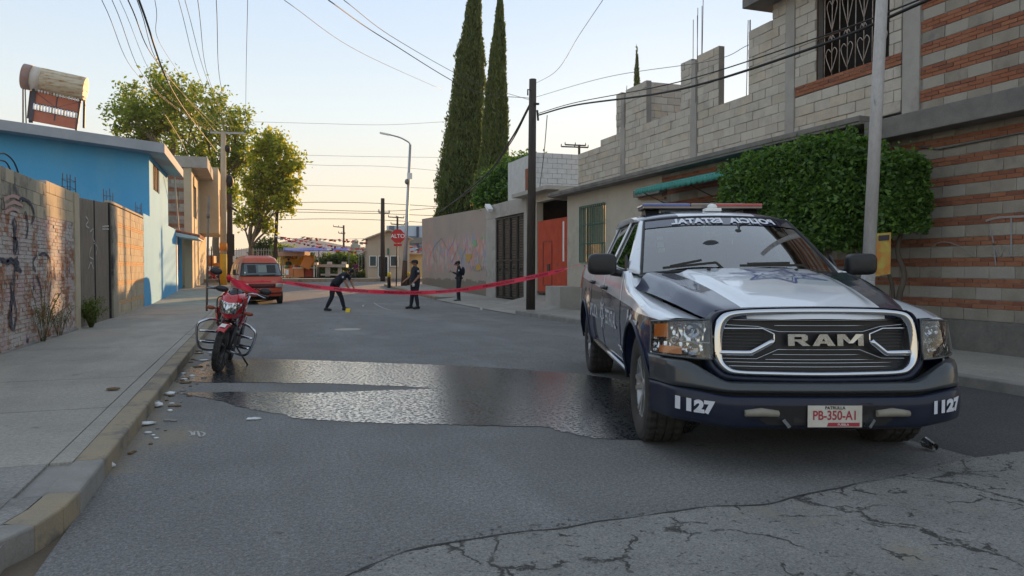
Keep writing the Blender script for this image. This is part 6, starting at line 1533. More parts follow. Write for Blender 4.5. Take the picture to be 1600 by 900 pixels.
def ring(nm, A, B_, da, db, m_, seg=4):
    a = smoothline([(x, 0, z) for x, z in A], seg, True); b = smoothline([(x, 0, z) for x, z in B_], seg, True); q = MB(); n = len(a); o = 0
    lay_ = []
    for t, bul in ((0, .0), (.12, -.018), (.5, -.032), (.88, -.018), (1, .0)):
        lay_.append([(lambda p: GP_(p.x, p.z, da+(db-da)*t+bul))(a[i].lerp(b[i], t)) for i in range(n)])
    # return to depth
    lay_.append([p+Vector((0,.05,0)) for p in lay_[-1]]); lay_.insert(0, [p+Vector((0,.08,0)) for p in lay_[0]])
    for L in lay_: q.v += [tuple(p) for p in L]
    for r in range(len(lay_)-1):
        for i in range(n): j = (i+1) % n; q.f.append([r*n+i, r*n+j, (r+1)*n+j, (r+1)*n+i]); q.m.append(0); q.sm.append(True)
    return q.build(nm, m_, tk_)
gr_ = ring('grille_surround', outer, inner, -.005, -.005, m_chr)
outer2 = [(x*1.055+(0), z if z > .9 else z-(.045 if z < .72 else .02)) for x, z in outer]
ring('nose_surround', outer2, outer, .015, .0, m_navy)
q = MB(); q.grid(lambda s_, t: GP_(-.62+1.24*s_, .61+.40*t, .045), 24, 8); q.build('grille_mesh', m_blk, gr_)
def gbar(pts, r, nm, m_=m_chrd, dy=.0):
    P = [GP_(gx(x), gzz(y), dy) for x, y in pts]; PP = []
    for a, b in zip(P, P[1:]): PP += [a.lerp(b, k/6) for k in range(6)]
    PP.append(P[-1]); PP = [Vector((p.x, GP_(p.x, p.z, dy).y, p.z)) for p in PP]
    q = MB(); q.tube(PP, r, 6, flat=1); q.build(nm, m_, gr_)
for pts in ([(500,186),(1340,186)],[(725,212),(1165,212)],[(490,210),(650,217),(745,241),(1150,241),(1240,217),(1370,208)],
            [(455,372),(640,372),(740,326),(1130,326),(1240,368),(1372,372)],[(715,350),(1150,350)],[(680,374),(1200,374)],[(480,389),(1350,389)],[(500,408),(1330,408)]): gbar(pts, .0035, 'grille_bar')
for y in [w_*.0 + yy for w_, yy in ((1,240),(1,255),(1,270),(1,285),(1,300),(1,315))]:
    for (a, b) in ((470,690),(1200,1365)): gbar([(a,y),(b,y)], .003, 'grille_slat', m_capn, .02)
for (a, b, c1) in (((450,346),(612,348),0),):
    gbar([(470,228),(670,226),(722,252),(722,286),(612,346),(450,346)], .006, 'hexagon_trim', m_chr, -.01); gbar([(718,284),(612,344),(448,345)], .020, 'hexagon_trim', m_chr, -.012)
    gbar([(1368,226),(1250,226),(1182,252),(1182,286),(1262,346),(1384,346)], .006, 'hexagon_trim', m_chr, -.01); gbar([(1186,284),(1262,344),(1386,345)], .020, 'hexagon_trim', m_chr, -.012)
q = MB(); LP = [(0,[[(0,0),(.30,0),(.30,1),(0,1)],[(.30,.78),(.74,.78),(.80,1),(.30,1)],[(.64,.50),(.92,.54),(.92,.86),(.80,1),(.64,.92)],[(.30,.38),(.80,.38),(.92,.54),(.64,.56),(.30,.56)],[(.40,.40),(.72,.40),(1.04,0),(.68,0)]]),
    (1.14,[[(0,0),(.32,0),(.66,.98),(.36,1)],[(.74,0),(1.10,0),(.72,1),(.42,1)],[(.20,.20),(.90,.20),(.80,.40),(.28,.40)]]), (2.34,[[(0,0),(.28,0),(.28,1),(0,1)],[(1.02,0),(1.30,0),(1.30,1),(1.02,1)],[(.02,1),(.38,1),(.76,.22),(.54,.22)],[(1.28,1),(.92,1),(.54,.22),(.76,.22)]])]
for i0, (x0, polys) in enumerate(LP):
    for k0, pg in enumerate(polys):
        w3 = lambda a, b, dd: GP_(.030+(x0+a-1.82)*.130, .797+b*.072, -.02-dd-.0004*k0)
        n0 = len(pg); q.add([w3(a, b, .012) for a, b in pg]+[w3(a, b, -.02) for a, b in pg], [tuple(range(n0)), tuple(range(2*n0-1, n0-1, -1))]+[(k, k+n0, (k+1) % n0+n0, (k+1) % n0) for k in range(n0)]); q.build('grille_lettering', m_chrd, gr_, recalc=False)
# ---- headlamps
for sg in (-1, 1):
    hl = bpy.data.objects.new('headlight', None); COL.objects.link(hl); hl.parent = tk_
    def hlp(s_, t, d=0):   # s 0 inner .. 1 outer
        x = .665+(1.005-.665)*s_-.015*(t)*(s_)**2; y = -.855+.06*s_+.21*s_**2.2+d+(t)*.04
        z0 = .705+.012*s_; z1 = itp(s_, [0,.5,1], [.955,.945,.925]); return Vector((sg*x, y, z0+(z1-z0)*t))
    q = MB(); q.grid(lambda s_, t: hlp(s_, t, .075*(1-(2*t-1)**8)*(1-(2*s_-1)**8)), 22, 12); q.build('reflector', m_refl, hl)
    q = MB(); q.grid(lambda s_, t: hlp(s_, t)+Vector((0,-.012*sin(pi*s_)*sin(pi*t),0)), 12, 8); q.build('lens', m_lens, hl)
    q = MB(); P = [hlp(0,t/6) for t in range(7)]+[hlp(s_/10,1) for s_ in range(1,11)]+[hlp(1,1-t/6) for t in range(1,7)]+[hlp(1-s_/10,0) for s_ in range(1,10)]; q.tube(P, .007, 6, closed=True); q.build('bezel', m_capn, hl)
    for (s0, s1, t0, t1, m_) in (((.72,.94,.52,.92,m_amber),(.50,.86,.07,.28,m_amber)) if sg < 0 else ((.70,.95,.1,.9,m_refl),)):
        q = MB(); q.grid(lambda s_, t: hlp(s0+(s1-s0)*s_, t0+(t1-t0)*t, .012), 6, 4); q.build('amber_marker' if m_ is m_amber else 'side_marker', m_, hl)
    for (s_, t, r) in ((.30,.72,.050),(.30,.24,.040),(.62,.45,.03)):
        q = MB(); c = hlp(s_, t, .035); q.lathe([(r*.25,.028),(r*.7,.022),(r,.0),(r*1.06,-.012)], c, 'y', 18, caps=False); q.ball(c+Vector((0,.01,0)), r*.3, r*.4, r*.3, 8, 6); q.build('lamp_bowl', m_chr, hl)
    q = MB(); q.tube([hlp(.02,.40,.02), hlp(.97,.42,.02)], .006, 5); q.build('divider', m_chrd, hl)
# ---- bumper
def by(x): a = abs(x)/1.0; return -.985+.085*a*a+.19*(max(0, a-.78)/.22)**1.5+.17*sst((a-.9)/.1)
def bump(nm, zs, m_, x0=-1.0, x1=1.0, nx=64, mfn=None, par=tk_):
    # zs: list of (z_centre, z_side, dy)
    q = MB()
    def fn(s_, t):
        x = x0+(x1-x0)*s_; k = t*(len(zs)-1); i = min(int(k), len(zs)-2); f = k-i
        zc = zs[i][0]+(zs[i+1][0]-zs[i][0])*f; zs_ = zs[i][1]+(zs[i+1][1]-zs[i][1])*f; dy = zs[i][2]+(zs[i+1][2]-zs[i][2])*f
        a = abs(x)/1.0; wgt = sst((a-.55)/.30); return Vector((x*(1-.0*dy), by(x)+dy, zc+(zs_-zc)*wgt))
    q.grid(fn, nx, (len(zs)-1)*3); return q.build(nm, m_, par)
bump('bumper_cap', [(.568,.700,.10),(.572,.695,.05),(.566,.66,.022),(.55,.60,.008),(.525,.555,.0),(.510,.540,.01),(.505,.535,.05)], m_capn)
bump('bumper_gap', [(.51,.54,.045),(.485,.525,.045)], m_blkm)
bump('bumper', [(.487,.530,.05),(.490,.532,.01),(.480,.520,-.012),(.44,.47,-.022),(.36,.40,-.016),(.300,.34,.0),(.285,.325,.03),(.295,.325,.10)], m_navy)
bm = [o for o in tk_.children if o.name.startswith('bumper') and 'cap' not in o.name and 'gap' not in o.name][0]
def bpt(x, z, d=0): return Vector((x, by(x)-.021-d, z))
q = MB()
for k in range(24):
    xa, xb = -.43+.86*k/24, -.43+.86*(k+1)/24; ins = lambda x: .0 if abs(x) < .36 else (abs(x)-.36)*.7
    q.add([bpt(xa,.318+ins(xa),.003)+Vector((0,.01,0)), bpt(xb,.318+ins(xb),.003)+Vector((0,.01,0)), bpt(xb,.435,.003), bpt(xa,.435,.003)], [(0,1,2,3)])
q.build('valence_inset', m_blk, bm)
m_hook = M('tow_hook_beige', (.24,.22,.17), (.15,.14,.12), 7, .7)
for sg in (-1, 1):
    q = MB(); q.tube([bpt(sg*.30,.392,.01), bpt(sg*.40,.40,.012), bpt(sg*.50,.392,.012)], [.028,.038,.028], 10, flat=.7); q.build('tow_hook', m_hook, bm)
    q = MB(); q.bar(bpt(sg*.27,.36,.01), bpt(sg*.235,.315,.02), .05, .02); q.build('hook_bracket', m_chrd, bm)
    q = MB(); q.ball((0,0,0), .001); 
    textpart('fleet_number', '1127', .098, None, plain('white_vinyl' , (.60,.62,.68), .5) if sg < 0 else bpy.data.materials['white_vinyl'], bm, fn=lambda v_, sg=sg: bpt((-.80 if sg < 0 else .755)+v_.x*(1 if sg < 0 else .85), .428+v_.y-(.10*v_.x if sg < 0 else -.10*v_.x), .006), world=False, bold=.007, sx=1.1, space=1.07)
# plate
npt = lambda x, z, d=0: Vector((x+.04, by(.04)-.035-d, z+.378))
q = MB(); q.add([npt(-.165,-.066), npt(.165,-.066), npt(.165,.066), npt(-.165,.066)], [(0,1,2,3)]); pl = q.build('number_plate', M('plate_cream', (.50,.48,.42), (.40,.37,.31), 9, .5), bm, solid=.004)
m_pr = plain('plate_red', (.35,.03,.05), .6)
textpart('plate_number', 'PB-350-A1', .078, None, m_pr, bm, fn=lambda v_: npt(v_.x, v_.y+.004, .004), world=False, bold=.0015, sx=.80)
textpart('plate_heading', 'PATRULLA', .026, None, m_blk, bm, fn=lambda v_: npt(v_.x, v_.y+.052, .004), world=False, bold=.0006)
q = MB(); q.add([npt(-.05,-.062,.003), npt(.15,-.062,.003), npt(.15,-.038,.003), npt(-.04,-.038,.003)], [(0,1,2,3)]); q.build('plate_band', m_pr, bm)
textpart('plate_state', 'PUEBLA', .02, None, m_wht, bm, fn=lambda v_: npt(v_.x+.05, v_.y-.050, .005), world=False)
q = MB(); q.box(-.20,.28,by(0)-.015,by(0)+.02,.335,.455); q.build('plate_holder', m_blk, bm)
# door lettering (truck's right flank, picture left)
sx_ = lambda y, z: Vector((-(bodyx(y, z)+.006), y, z))
m_dl = plain('door_decal_white', (.55,.56,.60), .5)
textpart('door_lettering', 'POLICIA', .20, None, m_dl, tk_, fn=lambda v_: sx_(2.83-v_.x, .80+v_.y), world=False, bold=.004, sx=.92)
textpart('door_lettering', 'ESTATAL', .20, None, m_dl, tk_, fn=lambda v_: sx_(1.46-v_.x, .80+v_.y), world=False, bold=.004, sx=.92)
q = MB(); 
def star2(r0, r1, w_):
    P = [(2.10+(r0 if k % 2 == 0 else r1)*sin(pi*k/7), .82+(r0 if k % 2 == 0 else r1)*cos(pi*k/7)) for k in range(15)]
    for a, b in zip(P, P[1:]):
        d = Vector((b[0]-a[0], b[1]-a[1])).normalized(); n_ = Vector((-d.y, d.x))*w_/2
        q.add([sx_(a[0]-n_.x, a[1]-n_.y), sx_(b[0]-n_.x, b[1]-n_.y), sx_(b[0]+n_.x, b[1]+n_.y), sx_(a[0]+n_.x, a[1]+n_.y)], [(0,1,2,3)])
star2(.17,.08,.018); star2(.09,.045,.02); q.build('door_star', m_dl, tk_, recalc=False)
q = MB()
for (y0, y1, z0, z1) in ((.42,.36,.87,.95),(.36,.24,.89,.91),(.14,.04,.87,.93),(-.06,-.20,.87,.90),(1.0,.82,.60,.615),(.9,.80,.575,.60)): q.add([sx_(y0,z0), sx_(y1,z0), sx_(y1,z1), sx_(y0,z1)], [(0,1,2,3)])
q.build('small_emblems', m_dl, tk_, recalc=False)
# ---- wheels
def wheel(parent, loc, side, R0, W_, rr, m_rim=m_silver, lugs=64, yaw=0, name='wheel'):
    w = bpy.data.objects.new(name, None); COL.objects.link(w); w.parent = parent; w.location = loc; w.rotation_euler = (0,0,yaw)
    q = MB(); h = W_/2; o = 0; n = lugs*2
    prof = [(rr, -h*.78), (rr+.02, -h*.92), (R0*.86, -h*1.0), (R0*.955, -h*.93), (R0, -h*.78), (R0, -h*.50), (R0-.010, -h*.46), (R0-.010, -h*.40), (R0, -h*.36), (R0, -h*.05), (R0-.010, -h*.02), (R0-.010, h*.02)]
    prof = prof+[(r, -a) for r, a in prof[::-1]]
    for i, (r, x) in enumerate(prof):
        for k in range(n):
            a = 2*pi*k/n; lug = (abs(x) > h*.3 and r > R0*.95); rk = r-(.009 if (lug and k % 4 >= 2) else 0); q.v.append((x, rk*cos(a), rk*sin(a)))
    for i in range(len(prof)-1):
        for k in range(n):
            k2 = (k+1) % n; q.f.append([i*n+k, i*n+k2, (i+1)*n+k2, (i+1)*n+k]); q.m.append(0); q.sm.append(i < 2 or i > len(prof)-4)
    q.build('tyre', m_tyre, w)
    q = MB(); q.lathe([(rr+.004, -h*.8), (rr-.012, -h*.75), (rr-.02, h*.7), (rr+.004, h*.8)], (0,0,0), 'x', 32, caps=False)
    s_ = side
    q.lathe([(0, s_*h*.72), (.055, s_*h*.72), (.065, s_*h*.60), (.09, s_*h*.5)], (0,0,0), 'x', 20, caps=False)
    for k in range(5):
        a = 2*pi*k/5; c, sn = cos(a), sin(a)
        for off in (-.035, .035):
            a2 = a+off*6; q.bar((s_*h*.55, .05*cos(a), .05*sin(a)), (s_*h*.70, (rr-.005)*cos(a2*1), (rr-.005)*sin(a2*1)), .03, .045, up=(1,0,0))
    q.build('rim', m_rim, w)
    q = MB(); q.lathe([(0, s_*h*.1), (rr*.7, s_*h*.1)], (0,0,0), 'x', 20); q.build('brake_disc', m_blkm, w)
    return w
for y in WY:
    for sg in (-1, 1): wheel(tk_, (sg*.845, y, WR-.005), sg, WR, .285, .225)
q = MB(); q.tube([(-.7,0,.34),(.7,0,.34)], .05, 8); q.tube([(-.7,3.64,.34),(.7,3.64,.34)], .06, 8); q.ball((0,3.64,.34),.15,.18,.15); q.build('axles', m_blkm, tk_)
q = MB(); q.prism([(-.85,.34),(-.3,.34),(-.3,.42),(-.85,.5)], -.55, .55, 'x'); q.build('skid_plate', m_blkm, tk_)
# ------------------------------------------------------------ motorcycle (local: +x picture right, -y its front)
gF = onG(340, 581); hd_ = Vector((.26, -.965, 0)); hw = Matrix.Rotation(-YAW, 3, 'Z')@hd_
mo = thing('motorcycle', 'red commuter motorcycle with chrome crash bars leaning on its side stand by the kerb', 'motorcycle', (gF.x, gF.y, gz(gF.y)+.006), atan2(hw.x, -hw.y))
mo.scale = (.96,)*3; mo.rotation_euler = (0, radians(11), atan2(hw.x, -hw.y))
m_mred = plain('moto_red', (.50,.012,.02), .22, Coat_Weight=1.0); m_mblk = plain('moto_black', (.02,.02,.022), .4)
m_eng = plain('engine_grey', (.10,.10,.10), .45, .6)
def mwheel(y, steer, nm, W_=.085):
    w = wheel(mo, (0, y, .295), 1, .30, W_, .225, m_eng, 40, steer, nm)
    return w
mwheel(0, radians(-9), 'front_wheel'); mwheel(1.27, 0, 'rear_wheel', .10)
st_ = radians(-9)
def S(x, y, z): return Vector((x*cos(st_)-y*sin(st_), x*sin(st_)+y*cos(st_), z))
for sg in (-1, 1):
    q = MB(); q.tube([S(sg*.085,0,.30), S(sg*.09,.10,.60)], .030, 10); q.build('fork_leg', m_mblk, mo)
    q = MB(); q.tube([S(sg*.09,.10,.58), S(sg*.095,.22,.95)], .022, 10); q.build('fork_tube', m_chrd, mo)
q = MB(); P = [(lambda a: Vector((0, -.335*sin(a)*1, .30+.335*cos(a))))(radians(d)) for d in range(-60, 42, 6)]
o = 0
q.grid(lambda s_, t: (lambda a: S((2*t-1)*.065*(1-.25*(abs(2*s_-1))**3), -.34*sin(a), .30+(.345-.025*(2*t-1)**2)*cos(a)))(radians(-65+110*s_)), 16, 6); q.build('front_fender', m_mred, mo, solid=.004)
q = MB(); q.add([S(-.035,-.20,.595),S(.035,-.20,.595),S(.035,-.11,.632),S(-.035,-.11,.632)], [(0,1,2,3)]); q.build('fender_decal', m_wht, mo, recalc=False)
# headlight cowl
def cowl(s_, t):
    a = 2*s_-1; z = .70+.30*t; w_ = itp(t, [0,.25,.6,.85,1], [.09,.155,.185,.165,.115]); y = -.10+.06*t+.20*abs(a)**2.2-.05*sin(pi*t)
    return S(a*w_, y, z+.05*abs(a)*t)
q = MB(); q.grid(cowl, 18, 14); q.build('cowl', m_mred, mo, solid=.006)
q = MB(); q.grid(lambda s_, t: cowl(.5+(s_-.5)*(.60+.25*t), .22+.46*t)+Vector((0,-.012,0)), 10, 8); q.build('headlight', m_refl, mo)
q = MB(); q.grid(lambda s_, t: cowl(.5+(s_-.5)*(.62+.25*t), .21+.48*t)+Vector((0,-.02-.012*sin(pi*s_)*sin(pi*t),0)), 10, 8); q.build('headlight_lens', m_lens, mo)
q = MB(); q.grid(lambda s_, t: S((2*s_-1)*(.125-.035*t), -.07+.16*t+.10*abs(2*s_-1)**2, .965+.13*t-.02*abs(2*s_-1)**2), 10, 6); q.build('fly_screen', plain('smoked_screen', (.012,.012,.016), .12), mo, solid=.004)
for sg in (-1, 1):
    q = MB(); q.ball(S(sg*.245,.02,.80), .055, .03, .028, 10, 6); q.tube([S(sg*.14,.05,.80), S(sg*.2,.03,.80)], .012, 6); q.build('indicator', plain('dark_amber' , (.25,.06,.02), .3) if sg < 0 else bpy.data.materials['dark_amber'], mo)
    q = MB(); q.tube(smoothline([S(0,.20,.99), S(sg*.10,.20,1.0), S(sg*.20,.17,1.06), S(sg*.37,.27,1.04)], 5), .013, 8); q.build('handlebar', m_chrd if sg > 0 else m_mblk, mo)
    q = MB(); q.tube([S(sg*.26,.21,1.055), S(sg*.39,.28,1.04)], .021, 10); q.build('grip', m_mblk, mo)
    q = MB(); q.tube(smoothline([S(sg*.25,.19,1.06), S(sg*.29,.12,1.06), S(sg*.39,.15,1.03)], 4), .008, 6); q.build('lever', m_chrd, mo)
    mz = 1.27 if sg < 0 else 1.12; mx = .30 if sg < 0 else .37
    q = MB(); q.tube(smoothline([S(sg*.22,.2,1.06), S(sg*.24,.17,1.14), S(sg*(mx-.03),.16,mz-.03)], 4), .007, 6); q.build('mirror_stem', m_mblk, mo)
    q = MB(); q.ball(S(sg*mx,.15,mz), .078, .028, .048, 14, 8); q.build('mirror', m_mblk, mo)
    q = MB(); q.tube(smoothline([S(sg*.12,.05,.98), S(sg*.17,-.02,.92), S(sg*.15,.1,.7), S(sg*.06,.25,.55)], 5), .008, 6); q.build('cable', m_mblk, mo)
# hand guard style lever cover on picture left
q = MB(); q.ball(S(-.18,.12,1.06), .085, .045, .042, 12, 8); q.build('lever_cover', m_mblk, mo)
# tank, shrouds, seat
def tank(s_, t):
    a = 2*pi*s_; y = .28+.48*t; w_ = itp(t, [0,.15,.5,.85,1], [.07,.135,.15,.11,.05]); h = itp(t, [0,.2,.5,.9,1], [.08,.13,.14,.09,.04]); zc = .88-.03*t
    return Vector((w_*cos(a), y, zc+h*sin(a)))
q = MB(); q.grid(tank, 20, 12); q.build('tank', m_mred, mo)
for sg in (-1, 1):
    q = MB(); q.grid(lambda s_, t: Vector((sg*(.14+.05*sin(pi*s_)*sin(pi*t)), .12+.34*s_, .60+.30*t-.08*s_*(1-t))), 8, 8); q.build('tank_shroud', m_mred, mo, solid=.006)
    q = MB(); q.add([Vector((sg*.198,.2,.72)),Vector((sg*.198,.32,.74)),Vector((sg*.196,.32,.80)),Vector((sg*.196,.22,.79))], [(0,1,2,3)]); q.build('shroud_decal', m_wht, mo, recalc=False, solid=.002)
    q = MB(); q.grid(lambda s_, t: Vector((sg*(.12-.02*s_), .78+.55*s_, .62+.16*t+.06*s_)), 5, 3); q.build('side_cover', m_mred, mo, solid=.02)
q = MB(); q.grid(lambda s_, t: (lambda a: Vector((.12*cos(a)*(1-.2*abs(2*t-1)), .72+.72*t, .83+.05*t+.05*sin(a))))(2*pi*s_), 14, 10); q.build('seat', m_mblk, mo)
q = MB(); q.tube([Vector((-.11,1.2,.86)),Vector((-.11,1.5,.95)),Vector((0,1.56,.96)),Vector((.11,1.5,.95)),Vector((.11,1.2,.86))], .012, 6); q.build('grab_rail', m_chrd, mo)
q = MB(); q.tube([Vector((0,.2,.95)),Vector((0,.30,.62)),Vector((0,.42,.36)),Vector((0,.85,.34)),Vector((0,.9,.62))], .022, 8); q.tube([Vector((0,.24,.85)),Vector((0,.85,.72)),Vector((0,1.3,.78))], .02, 8)
q.build('frame', m_mblk, mo)
q = MB(); q.obox((0,.62,.38), .24, .34, .22); q.obox((0,.52,.54), .16, .18, .20); 
for k in range(6): q.obox((0,.52,.47+.03*k), .19, .21, .010)
q.ball((.10,.66,.36), .06,.12,.10); q.ball((-.10,.66,.36), .06,.12,.10); q.build('engine', m_eng, mo, bevel=.01)
q = MB(); q.tube(smoothline([Vector((-.05,.42,.50)),Vector((-.07,.36,.34)),Vector((-.12,.55,.24)),Vector((-.16,.95,.27)),Vector((-.18,1.5,.36))], 5), [.016]*12+[.04]*9, 8); q.build('exhaust', m_chrd, mo)
for sg in (-1, 1): q = MB(); q.tube([Vector((sg*.09,.85,.36)),Vector((sg*.09,1.27,.295))], .016, 6); q.build('swingarm', m_mblk, mo)
for sg in (-1, 1): q = MB(); q.tube([Vector((sg*.12,1.12,.36)),Vector((sg*.13,1.0,.70))], .03, 8); q.build('shock', m_chrd, mo)
# crash bars with three rungs
for sg in (-1, 1):
    q = MB(); X = .365
    q.tube(smoothline([Vector((sg*.06,.30,.62)),Vector((sg*.20,.22,.64)),Vector((sg*(X-.05),.16,.60)),Vector((sg*X,.15,.54)),Vector((sg*(X-.01),.16,.40)),Vector((sg*(X-.05),.2,.27)),Vector((sg*(X-.13),.27,.22)),Vector((sg*.06,.40,.24))], 5), .017, 8)
    q.tube(smoothline([Vector((sg*.08,.28,.48)),Vector((sg*.22,.2,.475)),Vector((sg*(X-.03),.16,.47))], 4), .016, 8); q.tube(smoothline([Vector((sg*.08,.33,.33)),Vector((sg*.2,.24,.325)),Vector((sg*(X-.05),.19,.33))], 4), .016, 8)
    q.build('crash_bar', m_chr, mo)
    q = MB(); q.tube([Vector((sg*.10,.72,.30)),Vector((sg*.30,.72,.29))], .018, 8); q.build('footpeg', m_mblk, mo)
q = MB(); q.tube([Vector((.10,.66,.30)),Vector((.33,.60,.06-.02))], .012, 6); q.obox((.345,.6,.035), .07,.04,.01); q.build('side_stand', m_mblk, mo)
q = MB(); q.grid(lambda s_, t: (lambda a: Vector(((2*t-1)*.07, 1.27-.34*sin(a), .295+.345*cos(a))))(radians(-75+110*s_)), 14, 3); q.build('rear_fender', m_mblk, mo, solid=.004)

# ------------------------------------------------------------ old van
vc = onG(411, 476)
van = thing('old_van', 'faded orange red delivery van parked at the left kerb facing the camera', 'van', (vc.x-.02, vc.y, gz(vc.y)), radians(7))
VW = .80
def vw(z): return itp(z, [.30,.5,.8,1.05,1.55,1.72,1.82], [.76,.80,.82,.81,.70,.62,.45])
def vyf(z): return itp(z, [.30,.5,.8,1.0,1.55,1.72,1.82], [.06,.0,.02,.10,.50,.62,.85])
def vyb(z): return itp(z, [.30,.5,1.0,1.55,1.72,1.82], [3.6,3.65,3.65,3.5,3.4,3.15])
def vslice(z, n=44):
    out = []; yf, yb, w_ = vyf(z), vyb(z), vw(z); cy = (yf+yb)/2; hy = (yb-yf)/2; e = 5.5
    for k in range(n):
        a = 2*pi*k/n; c, s_ = cos(a), sin(a); out.append(Vector((w_*math.copysign(abs(c)**(2/e), c), cy+hy*math.copysign(abs(s_)**(2/(e*1.6)), s_), z)))
    return out
zs = [.30,.34,.45,.55,.7,.8,.9,.98,1.02,1.06,1.2,1.35,1.5,1.58,1.66,1.72,1.77,1.81,1.83]
q = MB(); n = 44
for z in zs: q.v += [tuple(p) for p in vslice(z, n)]
for i in range(len(zs)-1):
    for k in range(n): k2 = (k+1) % n; q.f.append([i*n+k, i*n+k2, (i+1)*n+k2, (i+1)*n+k]); q.m.append(0); q.sm.append(True)
q.f.append([(len(zs)-1)*n+k for k in range(n)]); q.m.append(0); q.sm.append(True); q.f.append([k for k in range(n)][::-1]); q.m.append(0); q.sm.append(False)
m_van = M('van_faded_red', (.48,.075,.03), (.40,.06,.025), 2, .35, c3=(.42,.13,.06), s3=1.5, t3=(.5,.75), obj=True, coat=.4)
q.build('body', m_van, van)
def vfront(x, z, d=.0): 
    w_ = vw(z); e = 5.5; t = min(.999, abs(x)/w_); yy = vyf(z)+ (1-(1-t**e)**(1/(e*1.6)))*(vyb(z)-vyf(z))/2*.9
    return Vector((x, yy-d, z))
m_vgl = glassm('van_glass', (.5,.6,.58), .03, .55)
q = MB(); q.grid(lambda s_, t: vfront((2*s_-1)*.90*vw(1.08+.42*t), 1.08+.44*t, .012), 16, 8); q.build('windscreen_backing', plain('van_cab_dark', (.02,.022,.024), .8), van)
q = MB(); q.grid(lambda s_, t: vfront((2*s_-1)*.90*vw(1.08+.42*t), 1.08+.44*t, .03), 16, 8); wv = q.build('windscreen', plain('van_windscreen', (.06,.085,.09), .06, Coat_Weight=1.0), van)
for (x, z, sx_2, sz_) in ((-.33,1.25,.15,.15),(.36,1.25,.16,.15)):
    q = MB(); q.grid(lambda s_, t: vfront(x+(2*s_-1)*sx_2, z-.08+2*sz_*t, .033), 4, 4); q.build('seat_silhouette', plain('van_seat_shape', (.010,.011,.012), .3), wv)
q = MB(); q.grid(lambda s_, t: vfront(-.10+.36*s_, 1.2+.26*t, .032), 4, 4); q.build('bright_rear_view', plain('van_seen_through', (.20,.23,.20), .3), wv)
q = MB(); q.grid(lambda s_, t: vfront(-.60+.05*s_, 1.16+.05*t, .036), 2, 2); q.build('sticker', m_wht, wv)
q = MB(); P = [vfront((2*k/12-1)*.91*vw(1.07), 1.07, .03) for k in range(13)]+[vfront(.91*vw(1.07+.46*k/6), 1.07+.46*k/6, .03) for k in range(1,7)]+[vfront((1-2*k/12)*.91*vw(1.53), 1.53, .03) for k in range(1,13)]+[vfront(-.91*vw(1.53-.46*k/6), 1.53-.46*k/6, .03) for k in range(1,6)]
q.tube(P, .018, 6, closed=True); q.build('screen_seal', m_blk, van)
q = MB(); q.grid(lambda s_, t: vfront((2*s_-1)*.46, .62+.15*t, .012), 12, 2); q.build('grille', plain('van_grille', (.09,.012,.010), .6), van, solid=.02)
for sg in (-1, 1):
    q = MB(); q.grid(lambda s_, t: vfront(sg*(.48+.25*s_), .63+.15*t, .018), 6, 4); q.build('headlight', plain('van_lamp', (.45,.44,.40), .25, .4) if sg < 0 else bpy.data.materials['van_lamp'], van, solid=.03)
    q = MB(); q.tube([Vector((sg*.78,.35,1.1)), Vector((sg*.92,.28,1.15))], .015, 6); q.obox((sg*.94,.27,1.2), .10,.05,.20); q.build('side_mirror', m_wht if sg > 0 else m_blk, van, bevel=.02)
    q = MB(); 
    for (a, b) in ((.75,1.35),(1.45,2.35),(2.45,3.2)): q.add([Vector((sg*(vw(1.1)+.004),a,1.1)),Vector((sg*(vw(1.1)+.004),b,1.1)),Vector((sg*(vw(1.5)+.004),b,1.5)),Vector((sg*(vw(1.5)+.004),a+.18,1.5))], [(0,1,2,3)])
    q.build('side_windows', plain('van_side_glass', (.04,.05,.05), .08) if sg < 0 else bpy.data.materials['van_side_glass'], van, solid=.006, kind='stuff')
q = MB(); q.grid(lambda s_, t: vfront((2*s_-1)*.80*1.0, .40+.10*t, .05*sin(pi*t)+.02), 16, 4); q.build('bumper', M('van_bumper', (.25,.04,.02), None, 3, .5), van, solid=.03)
q = MB(); c = vfront(.0, .86, .02); q.obox(c, .10,.01,.06); q.build('badge', m_redl, van)
q = MB(); q.obox(vfront(.1,.49,.08), .28,.01,.10); q.build('number_plate', m_wht, van)
q = MB(); q.box(-.6,.6,.3,3.4,.16,.34); q.build('underbody', m_blkm, van)
for y in (.55, 2.75):
    for sg in (-1, 1): wheel(van, (sg*.70, y, .285), sg, .29, .17, .17, m_wht if False else m_eng, 24)
q = MB(); q.bar(vfront(-.55,1.09,.05), vfront(-.1,1.11,.05), .02,.02); q.bar(vfront(.05,1.09,.05), vfront(.5,1.11,.05), .02,.02); q.build('wipers', m_blk, van, kind='stuff')

# ------------------------------------------------------------ crime scene tape
m_tape = NT('tape_pink'); m_tape.p.inputs['Base Color'].default_value = (.80,.035,.08,1); m_tape.p.inputs['Roughness'].default_value = .35
tr_ = m_tape.node('ShaderNodeBsdfTranslucent'); tr_.inputs[0].default_value = (.9,.05,.10,1); mx_ = m_tape.node('ShaderNodeMixShader'); mx_.inputs[0].default_value = .35
m_tape.l(m_tape.p.outputs[0], mx_.inputs[1]); m_tape.l(tr_.outputs[0], mx_.inputs[2]); m_tape.l(mx_.outputs[0], m_tape.n['Material Output'].inputs[0]); m_tape = m_tape.m
tp2 = thing('barrier_tape', 'pink red barrier tape strung from the motorcycle to the rear of the pickup', 'tape', tuple(onG(640, 560)))
TP = [(424,440,9.7,.015,80),(448,441.5,9.75,.045,30),(500,449,9.85,.055,12),(570,455,9.95,.052,5),(650,457.5,10.05,.052,-4),(720,453,10.12,.052,4),(790,441.5,10.2,.064,10),(845,430,10.25,.060,0),(878,422,10.3,.045,40),(893,417,10.32,.020,75),(907,413,10.35,.018,80)]
